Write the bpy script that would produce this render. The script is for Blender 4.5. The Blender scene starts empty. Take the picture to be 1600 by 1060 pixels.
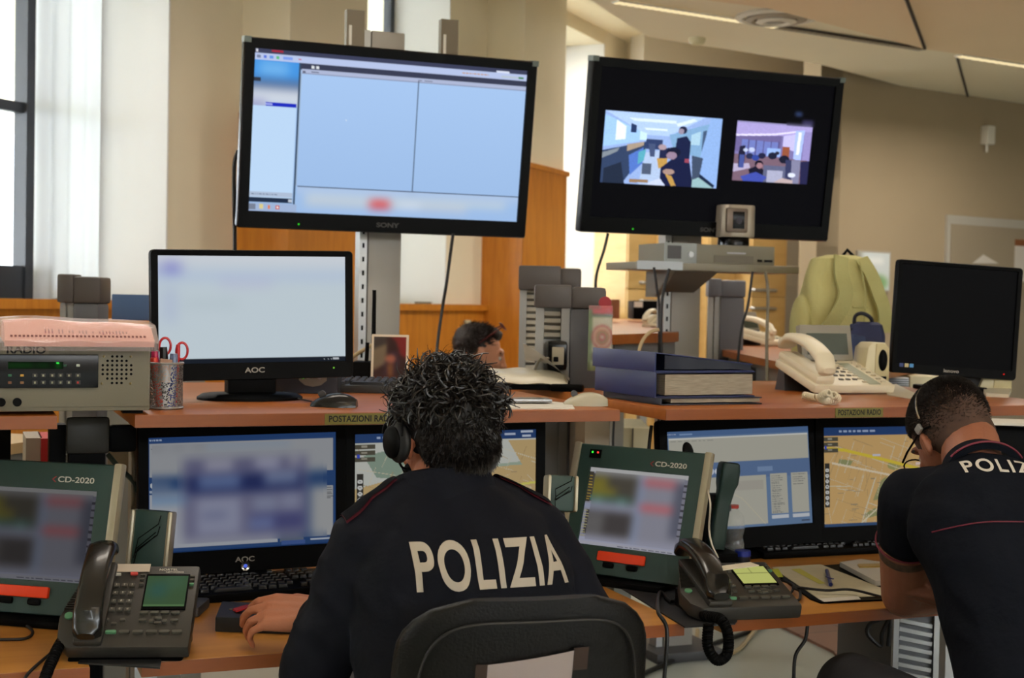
import bpy, bmesh, math, random
import numpy as np
from mathutils import Vector, Matrix, Euler, noise
from mathutils.bvhtree import BVHTree
R = math.radians
PI = math.pi
col = bpy.context.scene.collection
rnd = random.Random(7)
# ---------------------------------------------------------------- camera model
EYE = Vector((0, 0, 1.41)); FOC = 2200.0
_a = R(21.5); _p = R(1.56); _r = 0.020
_F0 = Vector((math.sin(_a), math.cos(_a), 0)); _R0 = Vector((math.cos(_a), -math.sin(_a), 0)); _Z = Vector((0, 0, 1))
CF = _F0 * math.cos(_p) - _Z * math.sin(_p)
_U0 = _F0 * math.sin(_p) + _Z * math.cos(_p)
CR = _R0 * math.cos(_r) + _U0 * math.sin(_r)
CU = _U0 * math.cos(_r) - _R0 * math.sin(_r)
def ray(px, py): return CF + CR * ((px - 800) / FOC) - CU * ((py - 530) / FOC)
def W(px, py, z=None, y=None, x=None, d=None, pl=None):
    """a point of the room seen at photo position px,py, on the level z, the plane Y=y, X=x, at depth d or on the plane pl=(point,normal)"""
    r = ray(px, py)
    if z is not None: t = (z - EYE.z) / r.z
    elif y is not None: t = y / r.y
    elif x is not None: t = x / r.x
    elif pl is not None: t = (Vector(pl[0]) - EYE).dot(Vector(pl[1])) / r.dot(Vector(pl[1]))
    else: t = d
    return EYE + r * t
def camxy(x, y, z=0.0):
    return Vector((x * math.cos(_a) + y * math.sin(_a), -x * math.sin(_a) + y * math.cos(_a), z))
# ---------------------------------------------------------------- materials
def lin(c):
    f = lambda v: v / 12.92 if v <= 0.04045 else ((v + 0.055) / 1.055) ** 2.4
    return tuple(f(v / 255.0) for v in c[:3])
_mats = {}
def mat(name, c, rough=0.5, metal=0.0, var=0.0, scale=8.0, bump=0.0, bscale=60.0, emit=0.0, trans=0.0, spec=0.5, coat=0.0, alpha=1.0, stretch=None, sheen=0.0, ior=1.45):
    if name in _mats: return _mats[name]
    m = bpy.data.materials.new(name); m.use_nodes = True
    nt = m.node_tree; b = nt.nodes['Principled BSDF']; L = nt.links
    rgb = lin(c) + (1,)
    b.inputs['Base Color'].default_value = rgb; b.inputs['Roughness'].default_value = rough
    b.inputs['Metallic'].default_value = metal; b.inputs['Specular IOR Level'].default_value = spec
    b.inputs['Transmission Weight'].default_value = trans; b.inputs['Coat Weight'].default_value = coat
    b.inputs['Alpha'].default_value = alpha; b.inputs['IOR'].default_value = ior; b.inputs['Sheen Weight'].default_value = sheen
    if emit: b.inputs['Emission Color'].default_value = rgb; b.inputs['Emission Strength'].default_value = emit
    if var or bump:
        tc = nt.nodes.new('ShaderNodeTexCoord'); mp = nt.nodes.new('ShaderNodeMapping'); L.new(tc.outputs['Object'], mp.inputs[0])
        if stretch: mp.inputs['Scale'].default_value = stretch
        if var:
            n = nt.nodes.new('ShaderNodeTexNoise'); n.inputs['Scale'].default_value = scale; n.inputs['Detail'].default_value = 5
            L.new(mp.outputs[0], n.inputs['Vector'])
            r = nt.nodes.new('ShaderNodeValToRGB'); L.new(n.outputs['Fac'], r.inputs[0])
            r.color_ramp.elements[0].position = 0.3; r.color_ramp.elements[1].position = 0.7
            r.color_ramp.elements[0].color = tuple(v * (1 - var) for v in rgb[:3]) + (1,)
            r.color_ramp.elements[1].color = tuple(min(1, v * (1 + var)) for v in rgb[:3]) + (1,)
            L.new(r.outputs[0], b.inputs['Base Color'])
        if bump:
            n2 = nt.nodes.new('ShaderNodeTexNoise'); n2.inputs['Scale'].default_value = bscale; n2.inputs['Detail'].default_value = 4
            L.new(mp.outputs[0], n2.inputs['Vector'])
            bp = nt.nodes.new('ShaderNodeBump'); bp.inputs['Strength'].default_value = bump; bp.inputs['Distance'].default_value = 0.01
            L.new(n2.outputs['Fac'], bp.inputs['Height']); L.new(bp.outputs[0], b.inputs['Normal'])
    _mats[name] = m
    return m
def emit_mat(name, c, s=1.0):
    if name in _mats: return _mats[name]
    m = bpy.data.materials.new(name); m.use_nodes = True; nt = m.node_tree
    nt.nodes.remove(nt.nodes['Principled BSDF']); e = nt.nodes.new('ShaderNodeEmission')
    e.inputs[0].default_value = lin(c) + (1,); e.inputs[1].default_value = s
    nt.links.new(e.outputs[0], nt.nodes['Material Output'].inputs[0]); _mats[name] = m
    return m
def wood(name, c1, c2, rough=0.35, stretch=(1, 14, 14), scale=3.0, coat=0.0):
    if name in _mats: return _mats[name]
    m = mat(name, c1, rough, coat=coat); nt = m.node_tree; L = nt.links; b = nt.nodes['Principled BSDF']
    tc = nt.nodes.new('ShaderNodeTexCoord'); mp = nt.nodes.new('ShaderNodeMapping'); mp.inputs['Scale'].default_value = stretch
    n = nt.nodes.new('ShaderNodeTexNoise'); n.inputs['Scale'].default_value = scale; n.inputs['Detail'].default_value = 7; n.inputs['Distortion'].default_value = 0.6
    r = nt.nodes.new('ShaderNodeValToRGB'); r.color_ramp.elements[0].position = 0.32; r.color_ramp.elements[1].position = 0.68
    r.color_ramp.elements[0].color = lin(c1) + (1,); r.color_ramp.elements[1].color = lin(c2) + (1,)
    L.new(tc.outputs['Object'], mp.inputs[0]); L.new(mp.outputs[0], n.inputs['Vector']); L.new(n.outputs['Fac'], r.inputs[0]); L.new(r.outputs[0], b.inputs['Base Color'])
    return m
def attr_mat(name, emit):
    if name in _mats: return _mats[name]
    m = bpy.data.materials.new(name); m.use_nodes = True; nt = m.node_tree; b = nt.nodes['Principled BSDF']
    a = nt.nodes.new('ShaderNodeAttribute'); a.attribute_name = 'Col'
    if emit:
        b.inputs['Base Color'].default_value = (0.002, 0.002, 0.002, 1); b.inputs['Roughness'].default_value = 0.28; b.inputs['Specular IOR Level'].default_value = 0.02
        nt.links.new(a.outputs['Color'], b.inputs['Emission Color']); b.inputs['Emission Strength'].default_value = emit
    else:
        nt.links.new(a.outputs['Color'], b.inputs['Base Color']); b.inputs['Roughness'].default_value = 0.5; b.inputs['Specular IOR Level'].default_value = 0.2
    _mats[name] = m
    return m
# ---------------------------------------------------------------- objects
def obj(name, me, m=None, parent=None, loc=None, rot=None):
    if isinstance(me, MB): me = me.mesh(name)
    o = bpy.data.objects.new(name, me); col.objects.link(o)
    if m is not None and len(me.materials) == 0: me.materials.append(m)
    if parent: o.parent = parent
    if loc is not None: o.location = loc
    if rot is not None: o.rotation_euler = rot
    return o
def tag(o, label=None, cat=None, group=None, kind=None):
    if label: o['label'] = label
    if cat: o['category'] = cat
    if group: o['group'] = group
    if kind: o['kind'] = kind
    return o
def thing(name, label, cat, loc=(0, 0, 0), rz=0.0, group=None, rot=None):
    o = bpy.data.objects.new(name, None); col.objects.link(o); o.location = loc; o.rotation_euler = rot if rot else (0, 0, rz)
    o.empty_display_size = 0.05
    return tag(o, label, cat, group)
def kids(o): return [c for c in bpy.data.objects if c.parent == o]
def dup(o, loc=None, rz=None, label=None, group=None, parent=None):
    c = o.copy(); col.objects.link(c)
    if parent: c.parent = parent
    if loc is not None: c.location = loc
    if rz is not None: c.rotation_euler = (0, 0, rz)
    if label: c['label'] = label
    if group: c['group'] = group
    for ch in kids(o): dup(ch, parent=c)
    return c
class MB:
    """collects shapes into one mesh"""
    def __init__(s): s.bm = bmesh.new()
    def _add(s, verts, M=None, smooth=False):
        if M is not None: bmesh.ops.transform(s.bm, matrix=M, verts=verts)
        if smooth:
            for v in verts:
                for f in v.link_faces: f.smooth = True
        return s
    def box(s, c, d, rot=None, bev=0.0, seg=2, top=None):
        t = bmesh.new(); bmesh.ops.create_cube(t, size=1)
        for v in t.verts:
            v.co = Vector((v.co.x * d[0], v.co.y * d[1], v.co.z * d[2]))
            if top and v.co.z > 0: v.co.x = v.co.x * top[0]; v.co.y = v.co.y * top[1]
        if bev: bmesh.ops.bevel(t, geom=t.edges[:], offset=bev, segments=seg, affect='EDGES', profile=0.6)
        M = Matrix.Translation(c) @ (Euler(rot).to_matrix().to_4x4() if rot else Matrix())
        bmesh.ops.transform(t, matrix=M, verts=t.verts)
        if bev:
            for f in t.faces: f.smooth = True
        return s.merge(t)
    def merge(s, t):
        me = bpy.data.meshes.new('t'); t.to_mesh(me); t.free(); s.bm.from_mesh(me); bpy.data.meshes.remove(me); return s
    def cyl(s, p0, p1, r, r2=None, n=20, cap=True, smooth=True):
        p0 = Vector(p0); p1 = Vector(p1); d = p1 - p0; L = d.length
        t = bmesh.new(); bmesh.ops.create_cone(t, cap_ends=cap, segments=n, radius1=r, radius2=r if r2 is None else r2, depth=L)
        M = Matrix.Translation((p0 + p1) / 2) @ d.to_track_quat('Z', 'Y').to_matrix().to_4x4()
        bmesh.ops.transform(t, matrix=M, verts=t.verts)
        if smooth:
            for f in t.faces:
                if len(f.verts) <= 4: f.smooth = True
        return s.merge(t)
    def ball(s, c, r, seg=20, rot=None):
        t = bmesh.new(); bmesh.ops.create_uvsphere(t, u_segments=seg, v_segments=seg // 2 + 2, radius=1)
        rr = r if isinstance(r, (tuple, list)) else (r, r, r)
        M = Matrix.Translation(c) @ (Euler(rot).to_matrix().to_4x4() if rot else Matrix()) @ Matrix.Diagonal((*rr, 1))
        bmesh.ops.transform(t, matrix=M, verts=t.verts)
        for f in t.faces: f.smooth = True
        return s.merge(t)
    def tube(s, pts, r, n=8, taper=None, caps=True):
        pts = [Vector(p) for p in pts]; rings = []; N = len(pts); up = None
        for i, p in enumerate(pts):
            d = (pts[min(i + 1, N - 1)] - pts[max(i - 1, 0)])
            if d.length < 1e-9: d = Vector((0, 0, 1))
            d.normalize()
            if up is None: up = d.orthogonal().normalized()
            up = (up - d * up.dot(d)); up = up.normalized() if up.length > 1e-6 else d.orthogonal().normalized()
            w = d.cross(up)
            rr = r if taper is None else r * taper(i / max(1, N - 1))
            rings.append([s.bm.verts.new(p + (up * math.cos(2 * PI * k / n) + w * math.sin(2 * PI * k / n)) * rr) for k in range(n)])
        for a, b in zip(rings, rings[1:]):
            for k in range(n):
                f = s.bm.faces.new((a[k], a[(k + 1) % n], b[(k + 1) % n], b[k])); f.smooth = True
        if caps and n > 2:
            s.bm.faces.new(rings[0][::-1]); s.bm.faces.new(rings[-1])
        return s
    def loft(s, rings, smooth=True, cap=True):
        vs = [[s.bm.verts.new(p) for p in r] for r in rings]
        for a, b in zip(vs, vs[1:]):
            n = len(a)
            for k in range(n):
                f = s.bm.faces.new((a[k], a[(k + 1) % n], b[(k + 1) % n], b[k])); f.smooth = smooth
        if cap: s.bm.faces.new(vs[0][::-1]); s.bm.faces.new(vs[-1])
        return s
    def lathe(s, c, prof, n=28):
        rings = [[Vector(c) + Vector((r * math.cos(2 * PI * k / n), r * math.sin(2 * PI * k / n), z)) for k in range(n)] for r, z in prof]
        return s.loft(rings)
    def prism(s, poly, vec, bev=0.0):
        """closed polygon of 3D points pushed along vec"""
        t = bmesh.new(); vec = Vector(vec)
        a = [t.verts.new(Vector(p)) for p in poly]; b = [t.verts.new(Vector(p) + vec) for p in poly]
        t.faces.new(a[::-1]); t.faces.new(b)
        for i in range(len(a)): t.faces.new((a[i], a[(i + 1) % len(a)], b[(i + 1) % len(a)], b[i]))
        bmesh.ops.recalc_face_normals(t, faces=t.faces)
        if bev:
            bmesh.ops.bevel(t, geom=t.edges[:], offset=bev, segments=2, affect='EDGES', profile=0.6)
            for f in t.faces: f.smooth = True
        return s.merge(t)
    def quad(s, pts):
        s.bm.faces.new([s.bm.verts.new(Vector(p)) for p in pts]); return s
    def sheet(s, fn, nu, nv, thick=None):
        g = [[s.bm.verts.new(fn(i / nu, j / nv)) for j in range(nv + 1)] for i in range(nu + 1)]
        for i in range(nu):
            for j in range(nv):
                f = s.bm.faces.new((g[i][j], g[i + 1][j], g[i + 1][j + 1], g[i][j + 1])); f.smooth = True
        if thick:
            r = bmesh.ops.solidify(s.bm, geom=s.bm.faces[:], thickness=thick)
        return s
    def mesh(s, name='m', recalc=True):
        if recalc: bmesh.ops.recalc_face_normals(s.bm, faces=s.bm.faces)
        me = bpy.data.meshes.new(name); s.bm.to_mesh(me); s.bm.free()
        # sharpen strong creases on smooth meshes
        try: me.set_sharp_from_angle(angle=R(40))
        except Exception: pass
        return me
def rrect(w, h, r, n=5, z=0.0, plane='xy', c=(0, 0)):
    pts = []
    for cx, cy, a0 in ((w / 2 - r, h / 2 - r, 0), (-w / 2 + r, h / 2 - r, 90), (-w / 2 + r, -h / 2 + r, 180), (w / 2 - r, -h / 2 + r, 270)):
        for k in range(n + 1):
            a = R(a0 + 90 * k / n); pts.append((c[0] + cx + r * math.cos(a), c[1] + cy + r * math.sin(a)))
    if plane == 'xy': return [Vector((a, b, z)) for a, b in pts]
    return [Vector((a, z, b)) for a, b in pts]
def spline(pts, n=8):
    """Catmull-Rom through the points"""
    P = [Vector(p) for p in pts]; P = [P[0] * 2 - P[1]] + P + [P[-1] * 2 - P[-2]]; out = []
    for i in range(1, len(P) - 2):
        a, b, c, d = P[i - 1:i + 3]
        for k in range(n):
            t = k / n
            out.append(0.5 * ((2 * b) + (c - a) * t + (2 * a - 5 * b + 4 * c - d) * t * t + (3 * b - a - 3 * c + d) * t ** 3))
    out.append(P[-2]); return out
def coil(pts, r, turns, n_per=9):
    """helix round a spline path"""
    path = spline(pts, 16); N = int(turns * n_per); out = []; up = None; L = len(path) - 1
    for i in range(N + 1):
        f = i / N * L; k = min(int(f), L - 1); p = path[k].lerp(path[k + 1], f - k); d = (path[k + 1] - path[k]).normalized()
        if up is None: up = d.orthogonal().normalized()
        up = (up - d * up.dot(d)).normalized(); w = d.cross(up); a = 2 * PI * i / n_per
        out.append(p + (up * math.cos(a) + w * math.sin(a)) * r)
    return out
def text_mesh(s, size, ext=0.0, bold=0.0, align='CENTER', sx=1.0, space=1.0):
    c = bpy.data.curves.new('t', 'FONT'); c.body = s; c.size = size; c.extrude = ext; c.offset = bold; c.align_x = align; c.align_y = 'CENTER'; c.resolution_u = 7; c.space_character = space
    o = bpy.data.objects.new('t', c); col.objects.link(o)
    dg = bpy.context.evaluated_depsgraph_get(); me = bpy.data.meshes.new_from_object(o.evaluated_get(dg)); bpy.data.objects.remove(o); bpy.data.curves.remove(c)
    if sx != 1.0: me.transform(Matrix.Diagonal((sx, 1, 1, 1)))
    me.materials.clear()
    return me
def text(name, s, size, m, parent, loc, rot=(PI / 2, 0, 0), **k):
    return obj(name, text_mesh(s, size, **k), m, parent, loc, rot)
def cable(name, label, pts, r, m, cat='cable', group=None, n=8):
    o = obj(name, MB().tube(spline(pts, 8), r, n), m); return tag(o, label, cat, group)
# ---------------------------------------------------------------- colour grids for screens and prints
class Canvas:
    def __init__(s, w, h, bg): s.w = w; s.h = h; s.a = np.zeros((h, w, 3)); s.a[:] = bg
    def sl(s, x0, y0, x1, y1):
        return (slice(max(0, int(round(y0 * s.h))), max(int(round(y1 * s.h)), int(round(y0 * s.h)) + 1)), slice(max(0, int(round(x0 * s.w))), max(int(round(x1 * s.w)), int(round(x0 * s.w)) + 1)))
    def rect(s, x0, y0, x1, y1, c): s.a[s.sl(x0, y0, x1, y1)] = c; return s
    def grid(s):
        return np.meshgrid((np.arange(s.w) + .5) / s.w, (np.arange(s.h) + .5) / s.h)
    def ell(s, cx, cy, rx, ry, c, rot=0.0):
        X, Y = s.grid(); asp = s.h / s.w; dx = X - cx; dy = (Y - cy) * asp; cr, sr = math.cos(rot), math.sin(rot)
        u = (dx * cr + dy * sr) / rx; v = (-dx * sr + dy * cr) / (ry * asp)
        s.a[u * u + v * v < 1] = c; return s
    def poly(s, pts, c):
        X, Y = s.grid(); ins = np.zeros(X.shape, bool); n = len(pts)
        for i in range(n):
            x0, y0 = pts[i]; x1, y1 = pts[(i + 1) % n]
            if y0 == y1: continue
            ins ^= ((Y > min(y0, y1)) & (Y <= max(y0, y1)) & (X < x0 + (Y - y0) * (x1 - x0) / (y1 - y0)))
        s.a[ins] = c; return s
    def line(s, pts, w, c):
        X, Y = s.grid(); asp = s.h / s.w
        for (x0, y0), (x1, y1) in zip(pts, pts[1:]):
            dx, dy = x1 - x0, (y1 - y0) * asp; L2 = dx * dx + dy * dy + 1e-12
            t = np.clip(((X - x0) * dx + (Y - y0) * asp * dy) / L2, 0, 1)
            s.a[np.hypot(X - x0 - t * dx, (Y - y0) * asp - t * dy) < w] = c
        return s
    def blur(s, x0, y0, x1, y1, k):
        sl = s.sl(x0, y0, x1, y1); b = s.a[sl].copy()
        for _ in range(3):
            for ax in (0, 1):
                n = k; p = [(0, 0)] * 3; p[ax] = (n, n); q = np.pad(b, p, mode='edge'); cs = np.cumsum(q, axis=ax)
                z = np.zeros_like(np.take(cs, [0], axis=ax)); cs = np.concatenate([z, cs], axis=ax); N = b.shape[ax]
                b = (np.take(cs, range(2 * n + 1, 2 * n + 1 + N), axis=ax) - np.take(cs, range(0, N), axis=ax)) / (2 * n + 1)
        s.a[sl] = b; return s
    def mul(s, x0, y0, x1, y1, f): s.a[s.sl(x0, y0, x1, y1)] *= f; return s
    def textrows(s, x0, y0, x1, y1, rows, c, seed=1, fill=0.8):
        r = random.Random(seed); h = (y1 - y0) / rows
        for i in range(rows):
            x = x0; end = x0 + (x1 - x0) * r.uniform(fill * .6, fill)
            while x < end:
                w = (x1 - x0) * r.uniform(.04, .12); s.rect(x, y0 + i * h + h * .3, min(x + w, end), y0 + i * h + h * .6, c); x += w + (x1 - x0) * .03
        return s
    def build(s, name, W_, H_, parent=None, m=None, fn=None, loc=None, rot=None):
        """a standing rectangle in the local XZ plane, facing -Y, one colour per grid point"""
        w, h = s.w, s.h; X, Y = np.meshgrid(np.linspace(-.5, .5, w), np.linspace(.5, -.5, h))
        co = np.stack([X.ravel() * W_, np.zeros(w * h), Y.ravel() * H_], 1)
        if fn is not None: co = fn(co)
        idx = np.arange(w * h).reshape(h, w)
        q = np.stack([idx[:-1, :-1], idx[1:, :-1], idx[1:, 1:], idx[:-1, 1:]], -1).reshape(-1, 4)
        me = bpy.data.meshes.new(name); me.vertices.add(w * h); me.vertices.foreach_set('co', co.ravel().astype('f'))
        me.loops.add(q.size); me.loops.foreach_set('vertex_index', q.ravel()); me.polygons.add(len(q)); me.polygons.foreach_set('loop_start', np.arange(0, q.size, 4))
        me.update(calc_edges=True)
        c = s.a.reshape(-1, 3) / 255.0; c = np.where(c <= .04045, c / 12.92, ((c + .055) / 1.055) ** 2.4)
        at = me.color_attributes.new('Col', 'FLOAT_COLOR', 'POINT'); at.data.foreach_set('color', np.concatenate([c, np.ones((len(c), 1))], 1).ravel().astype('f'))
        me.materials.append(m or attr_mat('screen_glow', 1.0)); me.validate()
        return obj(name, me, None, parent, loc, rot)
# ---------------------------------------------------------------- organic bodies
def blob(name, shapes, m, parent=None, voxel=0.008, smooth=6, disp=None):
    """one continuous surface grown from overlapping tapered limbs, balls and lofted sections"""
    b = MB()
    for sh in shapes:
        k = sh[0]
        if k == 'cap':
            pts, rs = sh[1], sh[2]; pts = [Vector(p) for p in pts]
            for i in range(len(pts) - 1):
                b.cyl(pts[i], pts[i + 1], rs[i], rs[i + 1], n=18)
            for p, r in zip(pts, rs): b.ball(p, r * 0.995, 16)
        elif k == 'ball': b.ball(sh[1], sh[2], 24, sh[3] if len(sh) > 3 else None)
        elif k == 'box': b.box(sh[1], sh[2], sh[3] if len(sh) > 3 else None, bev=min(sh[2]) * .3)
        elif k == 'loft':
            rings = []
            for c, rx, ry, tilt in sh[1]:
                c = Vector(c); rings.append([c + Matrix.Rotation(tilt, 3, 'X') @ Vector((rx * abs(math.cos(a)) ** .8 * (1 if math.cos(a) > 0 else -1), ry * math.sin(a), 0)) for a in [2 * PI * i / 28 for i in range(28)]])
            b.loft(rings)
    me = b.mesh(name); o = bpy.data.objects.new('t', me); col.objects.link(o)
    md = o.modifiers.new('r', 'REMESH'); md.mode = 'VOXEL'; md.voxel_size = voxel
    if smooth: s = o.modifiers.new('s', 'SMOOTH'); s.iterations = smooth; s.factor = 0.5
    dg = bpy.context.evaluated_depsgraph_get(); me2 = bpy.data.meshes.new_from_object(o.evaluated_get(dg)); bpy.data.objects.remove(o)
    me2.materials.clear()
    for p in me2.polygons: p.use_smooth = True
    if disp:
        nr = [v.normal.copy() for v in me2.vertices]
        for v, n in zip(me2.vertices, nr): v.co += n * disp(v.co)
        me2.update()
    return obj(name, me2, m, parent)
def bvh(o):
    me = o.data; return BVHTree.FromPolygons([v.co for v in me.vertices], [tuple(p.vertices) for p in me.polygons])
def project_text(name, s, size, o, origin, xdir, ydir, m, parent, off=0.0015, bold=0.0, sx=1.0, space=1.0, cut=0.006):
    """printed letters laid on the surface of o along the direction into the cloth"""
    me = text_mesh(s, size, 0, bold, sx=sx, space=space); bm = bmesh.new(); bm.from_mesh(me)
    bmesh.ops.triangulate(bm, faces=bm.faces)
    for _ in range(5):
        es = [e for e in bm.edges if e.calc_length() > cut]
        if not es: break
        bmesh.ops.subdivide_edges(bm, edges=es, cuts=1); bmesh.ops.triangulate(bm, faces=bm.faces)
    X = Vector(xdir).normalized(); Y = Vector(ydir).normalized(); D = -X.cross(Y); T = bvh(o)
    for v in bm.verts:
        p = Vector(origin) + X * v.co.x + Y * v.co.y; hit = T.ray_cast(p - D * .6, D)
        v.co = (hit[0] - D * off) if hit[0] is not None else p
    bm.to_mesh(me); bm.free()
    return obj(name, me, m, parent)
def struct(name, mb, m, parent=None):
    o = obj(name, mb, m, parent)
    if parent is None: o['kind'] = 'structure'
    return o
# ================================================================ ROOM
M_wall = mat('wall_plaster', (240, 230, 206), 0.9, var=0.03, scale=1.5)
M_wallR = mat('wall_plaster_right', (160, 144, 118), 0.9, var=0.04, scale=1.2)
M_reveal = mat('window_reveal_paint', (242, 242, 242), 0.85, var=0.02, scale=2)
M_ceil = mat('ceiling_paint', (240, 230, 206), 0.9, var=0.02, scale=1)
M_sail = mat('ceiling_panel_paint', (232, 208, 174), 0.9, var=0.02, scale=1)
M_wood = wood('oiled_beech_panelling', (184, 112, 32), (204, 132, 44), 0.35, (10, 10, 1.2), 2.5)
M_dark = mat('window_frame_dark_paint', (38, 42, 48), 0.45)
M_glass = mat('clear_glass', (255, 255, 255), 0.02, trans=1.0, ior=1.02)
M_white = mat('white_paint', (225, 222, 212), 0.6)
M_black = mat('black_plastic', (6, 6, 6), 0.5, spec=0.07)
M_blackgloss = mat('black_gloss', (6, 6, 7), 0.2, spec=.25)
M_groove = mat('dark_groove', (60, 50, 42), 0.8)
WP = camxy(-4.98, 0); WRZ = math.atan2(.7034, .7108)
WM = Matrix.Translation(WP) @ Matrix.Rotation(WRZ, 4, 'Z')
def wpt(s, off, z): return WM @ Vector((s, off, z))      # off: outward
SILL, CEIL = 1.33, 3.92
wl = MB(); cl = MB()
def seg(b, s0, s1, o0, o1, z0, z1): b.box(((s0 + s1) / 2, (o0 + o1) / 2, (z0 + z1) / 2), (s1 - s0, o1 - o0, z1 - z0)); return b
starts = [-4.89, -1.69, 1.51, 4.71, 7.91, 11.11, 14.31]
seg(wl, -9, 15.62, 0.0, .52, 0, SILL - .04); seg(wl, -9, 15.62, 0.0, .52, 3.80, 4.1)
for s in starts:
    seg(wl, s, s + .65, 0, .52, SILL - .04, 3.80); seg(wl, s + .65, min(s + 1.49, 15.62), -.31, .52, 0, 4.1)
seg(wl, -9, -.25, 0, .52, SILL - .04, 3.80)
w = struct('wall_left', wl, M_wall); w.matrix_world = WM
rv = MB()
for s in starts[3:]:
    rv.box((s - .004, .22, (SILL + 3.8) / 2), (.012, .46, 3.8 - SILL))
o = struct('trim_1', rv, M_reveal); o.matrix_world = WM
# wainscot and tall cladding of beech
for i, s in enumerate(starts[3:]):
    b = MB(); seg(b, s + .63, s + 1.51, -.335, -.311, 0.0, 2.42); seg(b, s + .625, s + .648, -.335, -.001, 0.0, 2.42); seg(b, s + .61, s + 1.53, -.35, -.30, 2.42, 2.46)
    o = struct('trim_%d' % (i + 2), b, M_wood); o.matrix_world = WM
    b = MB(); seg(b, s - 1.71, s + .62, -.03, -.001, 0, SILL + .0); seg(b, s - 1.71, s + .62, -.07, -.001, SILL, SILL + .045)
    o = struct('baseboard_%d' % (i + 2), b, M_wood); o.matrix_world = WM
# windows: dark frame, mullion, transoms, glass
for i, s in enumerate(starts[2:]):
    x0, x1 = s - 1.71, s; b = MB()
    for a, c in ((x0, x0 + .07), (x1 - .07, x1)): seg(b, a, c, .44, .50, SILL, 3.8)
    for a, c in ((SILL, SILL + .09), (3.73, 3.8)): seg(b, x0, x1, .44, .50, a, c)
    seg(b, x0, x1, .45, .49, 2.28, 2.31)
    f = struct('window_%d' % (i + 1), b, M_dark); f.matrix_world = WM
    obj('pane', seg(MB(), x0, x1, .465, .471, SILL + .05, 3.77), M_glass, f)
    b = MB(); seg(b, x0, x1, .02, .44, SILL - .04, SILL)
    obj('window_sill', b, mat('sill_stone', (168, 158, 140), 0.7), f)
# casement of the first window: heavy frame with crossbar seen at the left, measured off its sill
fr = MB()
ca = 7.36
seg(fr, ca - .06, ca + .05, .36, .44, SILL, 3.8); seg(fr, 6.2, ca, .37, .43, SILL + .0, SILL + .20); seg(fr, 6.2, ca, .38, .42, 2.27, 2.32)
o = obj('casement', fr, M_dark, bpy.data.objects['window_3'])
# curtain at the first window
cm = mat('sheer_curtain', (235, 238, 245), 0.8, trans=0.0); 
nt = cm.node_tree; tl = nt.nodes.new('ShaderNodeBsdfTranslucent'); tl.inputs[0].default_value = (.9, .93, 1, 1); mx = nt.nodes.new('ShaderNodeMixShader'); mx.inputs[0].default_value = .75
nt.links.new(nt.nodes['Principled BSDF'].outputs[0], mx.inputs[1]); nt.links.new(tl.outputs[0], mx.inputs[2]); nt.links.new(mx.outputs[0], nt.nodes['Material Output'].inputs[0])
cu = MB().sheet(lambda u, v: wpt(7.235 + .45 * u, .25 + .012 * math.sin(u * 24) , SILL + .02 + .03 * math.sin(u * 3) + v * 2.4), 40, 4)
o = obj('curtain', cu, cm); tag(o, 'sheer white curtain hanging in front of the leftmost window', 'curtain')
# back and right walls
B0 = W(1003, 500, d=13.2); D3 = camxy(.8387, .5446); D3.normalize(); N3 = Vector((D3.y, -D3.x, 0))
B0.z = 0; B1 = B0 + D3 * 2.30
C0 = W(1273, 500, d=11.5); C0.z = 0; C1 = C0 + D3 * 9
def wallseg(name, a, b, m, h=4.1, th=.2):
    n = Vector((b - a).normalized().to_tuple()); n = Vector((-n.y, n.x, 0)) * th
    return struct(name, MB().prism([a, b, b + n, a + n], (0, 0, h)), m)
wallseg('wall_back', B0 - D3 * .05, B1 + D3 * .3, mat('back_wall_paint', (214, 208, 196), .9))
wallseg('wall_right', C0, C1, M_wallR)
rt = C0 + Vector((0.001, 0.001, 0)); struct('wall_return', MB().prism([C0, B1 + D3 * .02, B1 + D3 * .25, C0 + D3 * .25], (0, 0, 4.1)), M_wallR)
# walls behind the photographer
E0 = wpt(-9, 0, 0)
E1 = Vector((E0.x + 8, E0.y - 7.9, 0)); E2 = Vector((C1.x, E1.y, 0))
M_rear = mat('rear_wall_dull', (104, 92, 78), .9); wallseg('wall_front', E1, E0, M_rear); wallseg('wall_rear', E2, E1, M_rear); wallseg('wall_side', C1, E2, M_rear)
# floor
M_floor = mat('grey_resin_floor', (164, 170, 162), 0.35, var=0.05, scale=3)
struct('floor', MB().box((3, 4, -.05), (34, 34, .1)), M_floor)
tb = MB().prism([W(1212, 978, z=0.0), W(1302, 1022, z=0.0), W(1330, 1062, z=0.0), W(1700, 1062, z=0.0), W(1700, 900, z=0.0), W(1212, 900, z=0)], (0, 0, .012))
tm = mat('brown_floor_tiles', (120, 84, 66), .5); nt = tm.node_tree
br = nt.nodes.new('ShaderNodeTexBrick'); br.offset = 0; br.inputs['Scale'].default_value = 1; br.inputs['Brick Width'].default_value = .3; br.inputs['Row Height'].default_value = .3; br.inputs['Mortar Size'].default_value = .004
br.inputs['Color1'].default_value = lin((128, 88, 68)) + (1,); br.inputs['Color2'].default_value = lin((118, 80, 62)) + (1,); br.inputs['Mortar'].default_value = lin((70, 50, 42)) + (1,)
tcn = nt.nodes.new('ShaderNodeTexCoord'); nt.links.new(tcn.outputs['Object'], br.inputs['Vector']); nt.links.new(br.outputs[0], nt.nodes['Principled BSDF'].inputs['Base Color'])
struct('floor_tiles', tb, tm)
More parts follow.
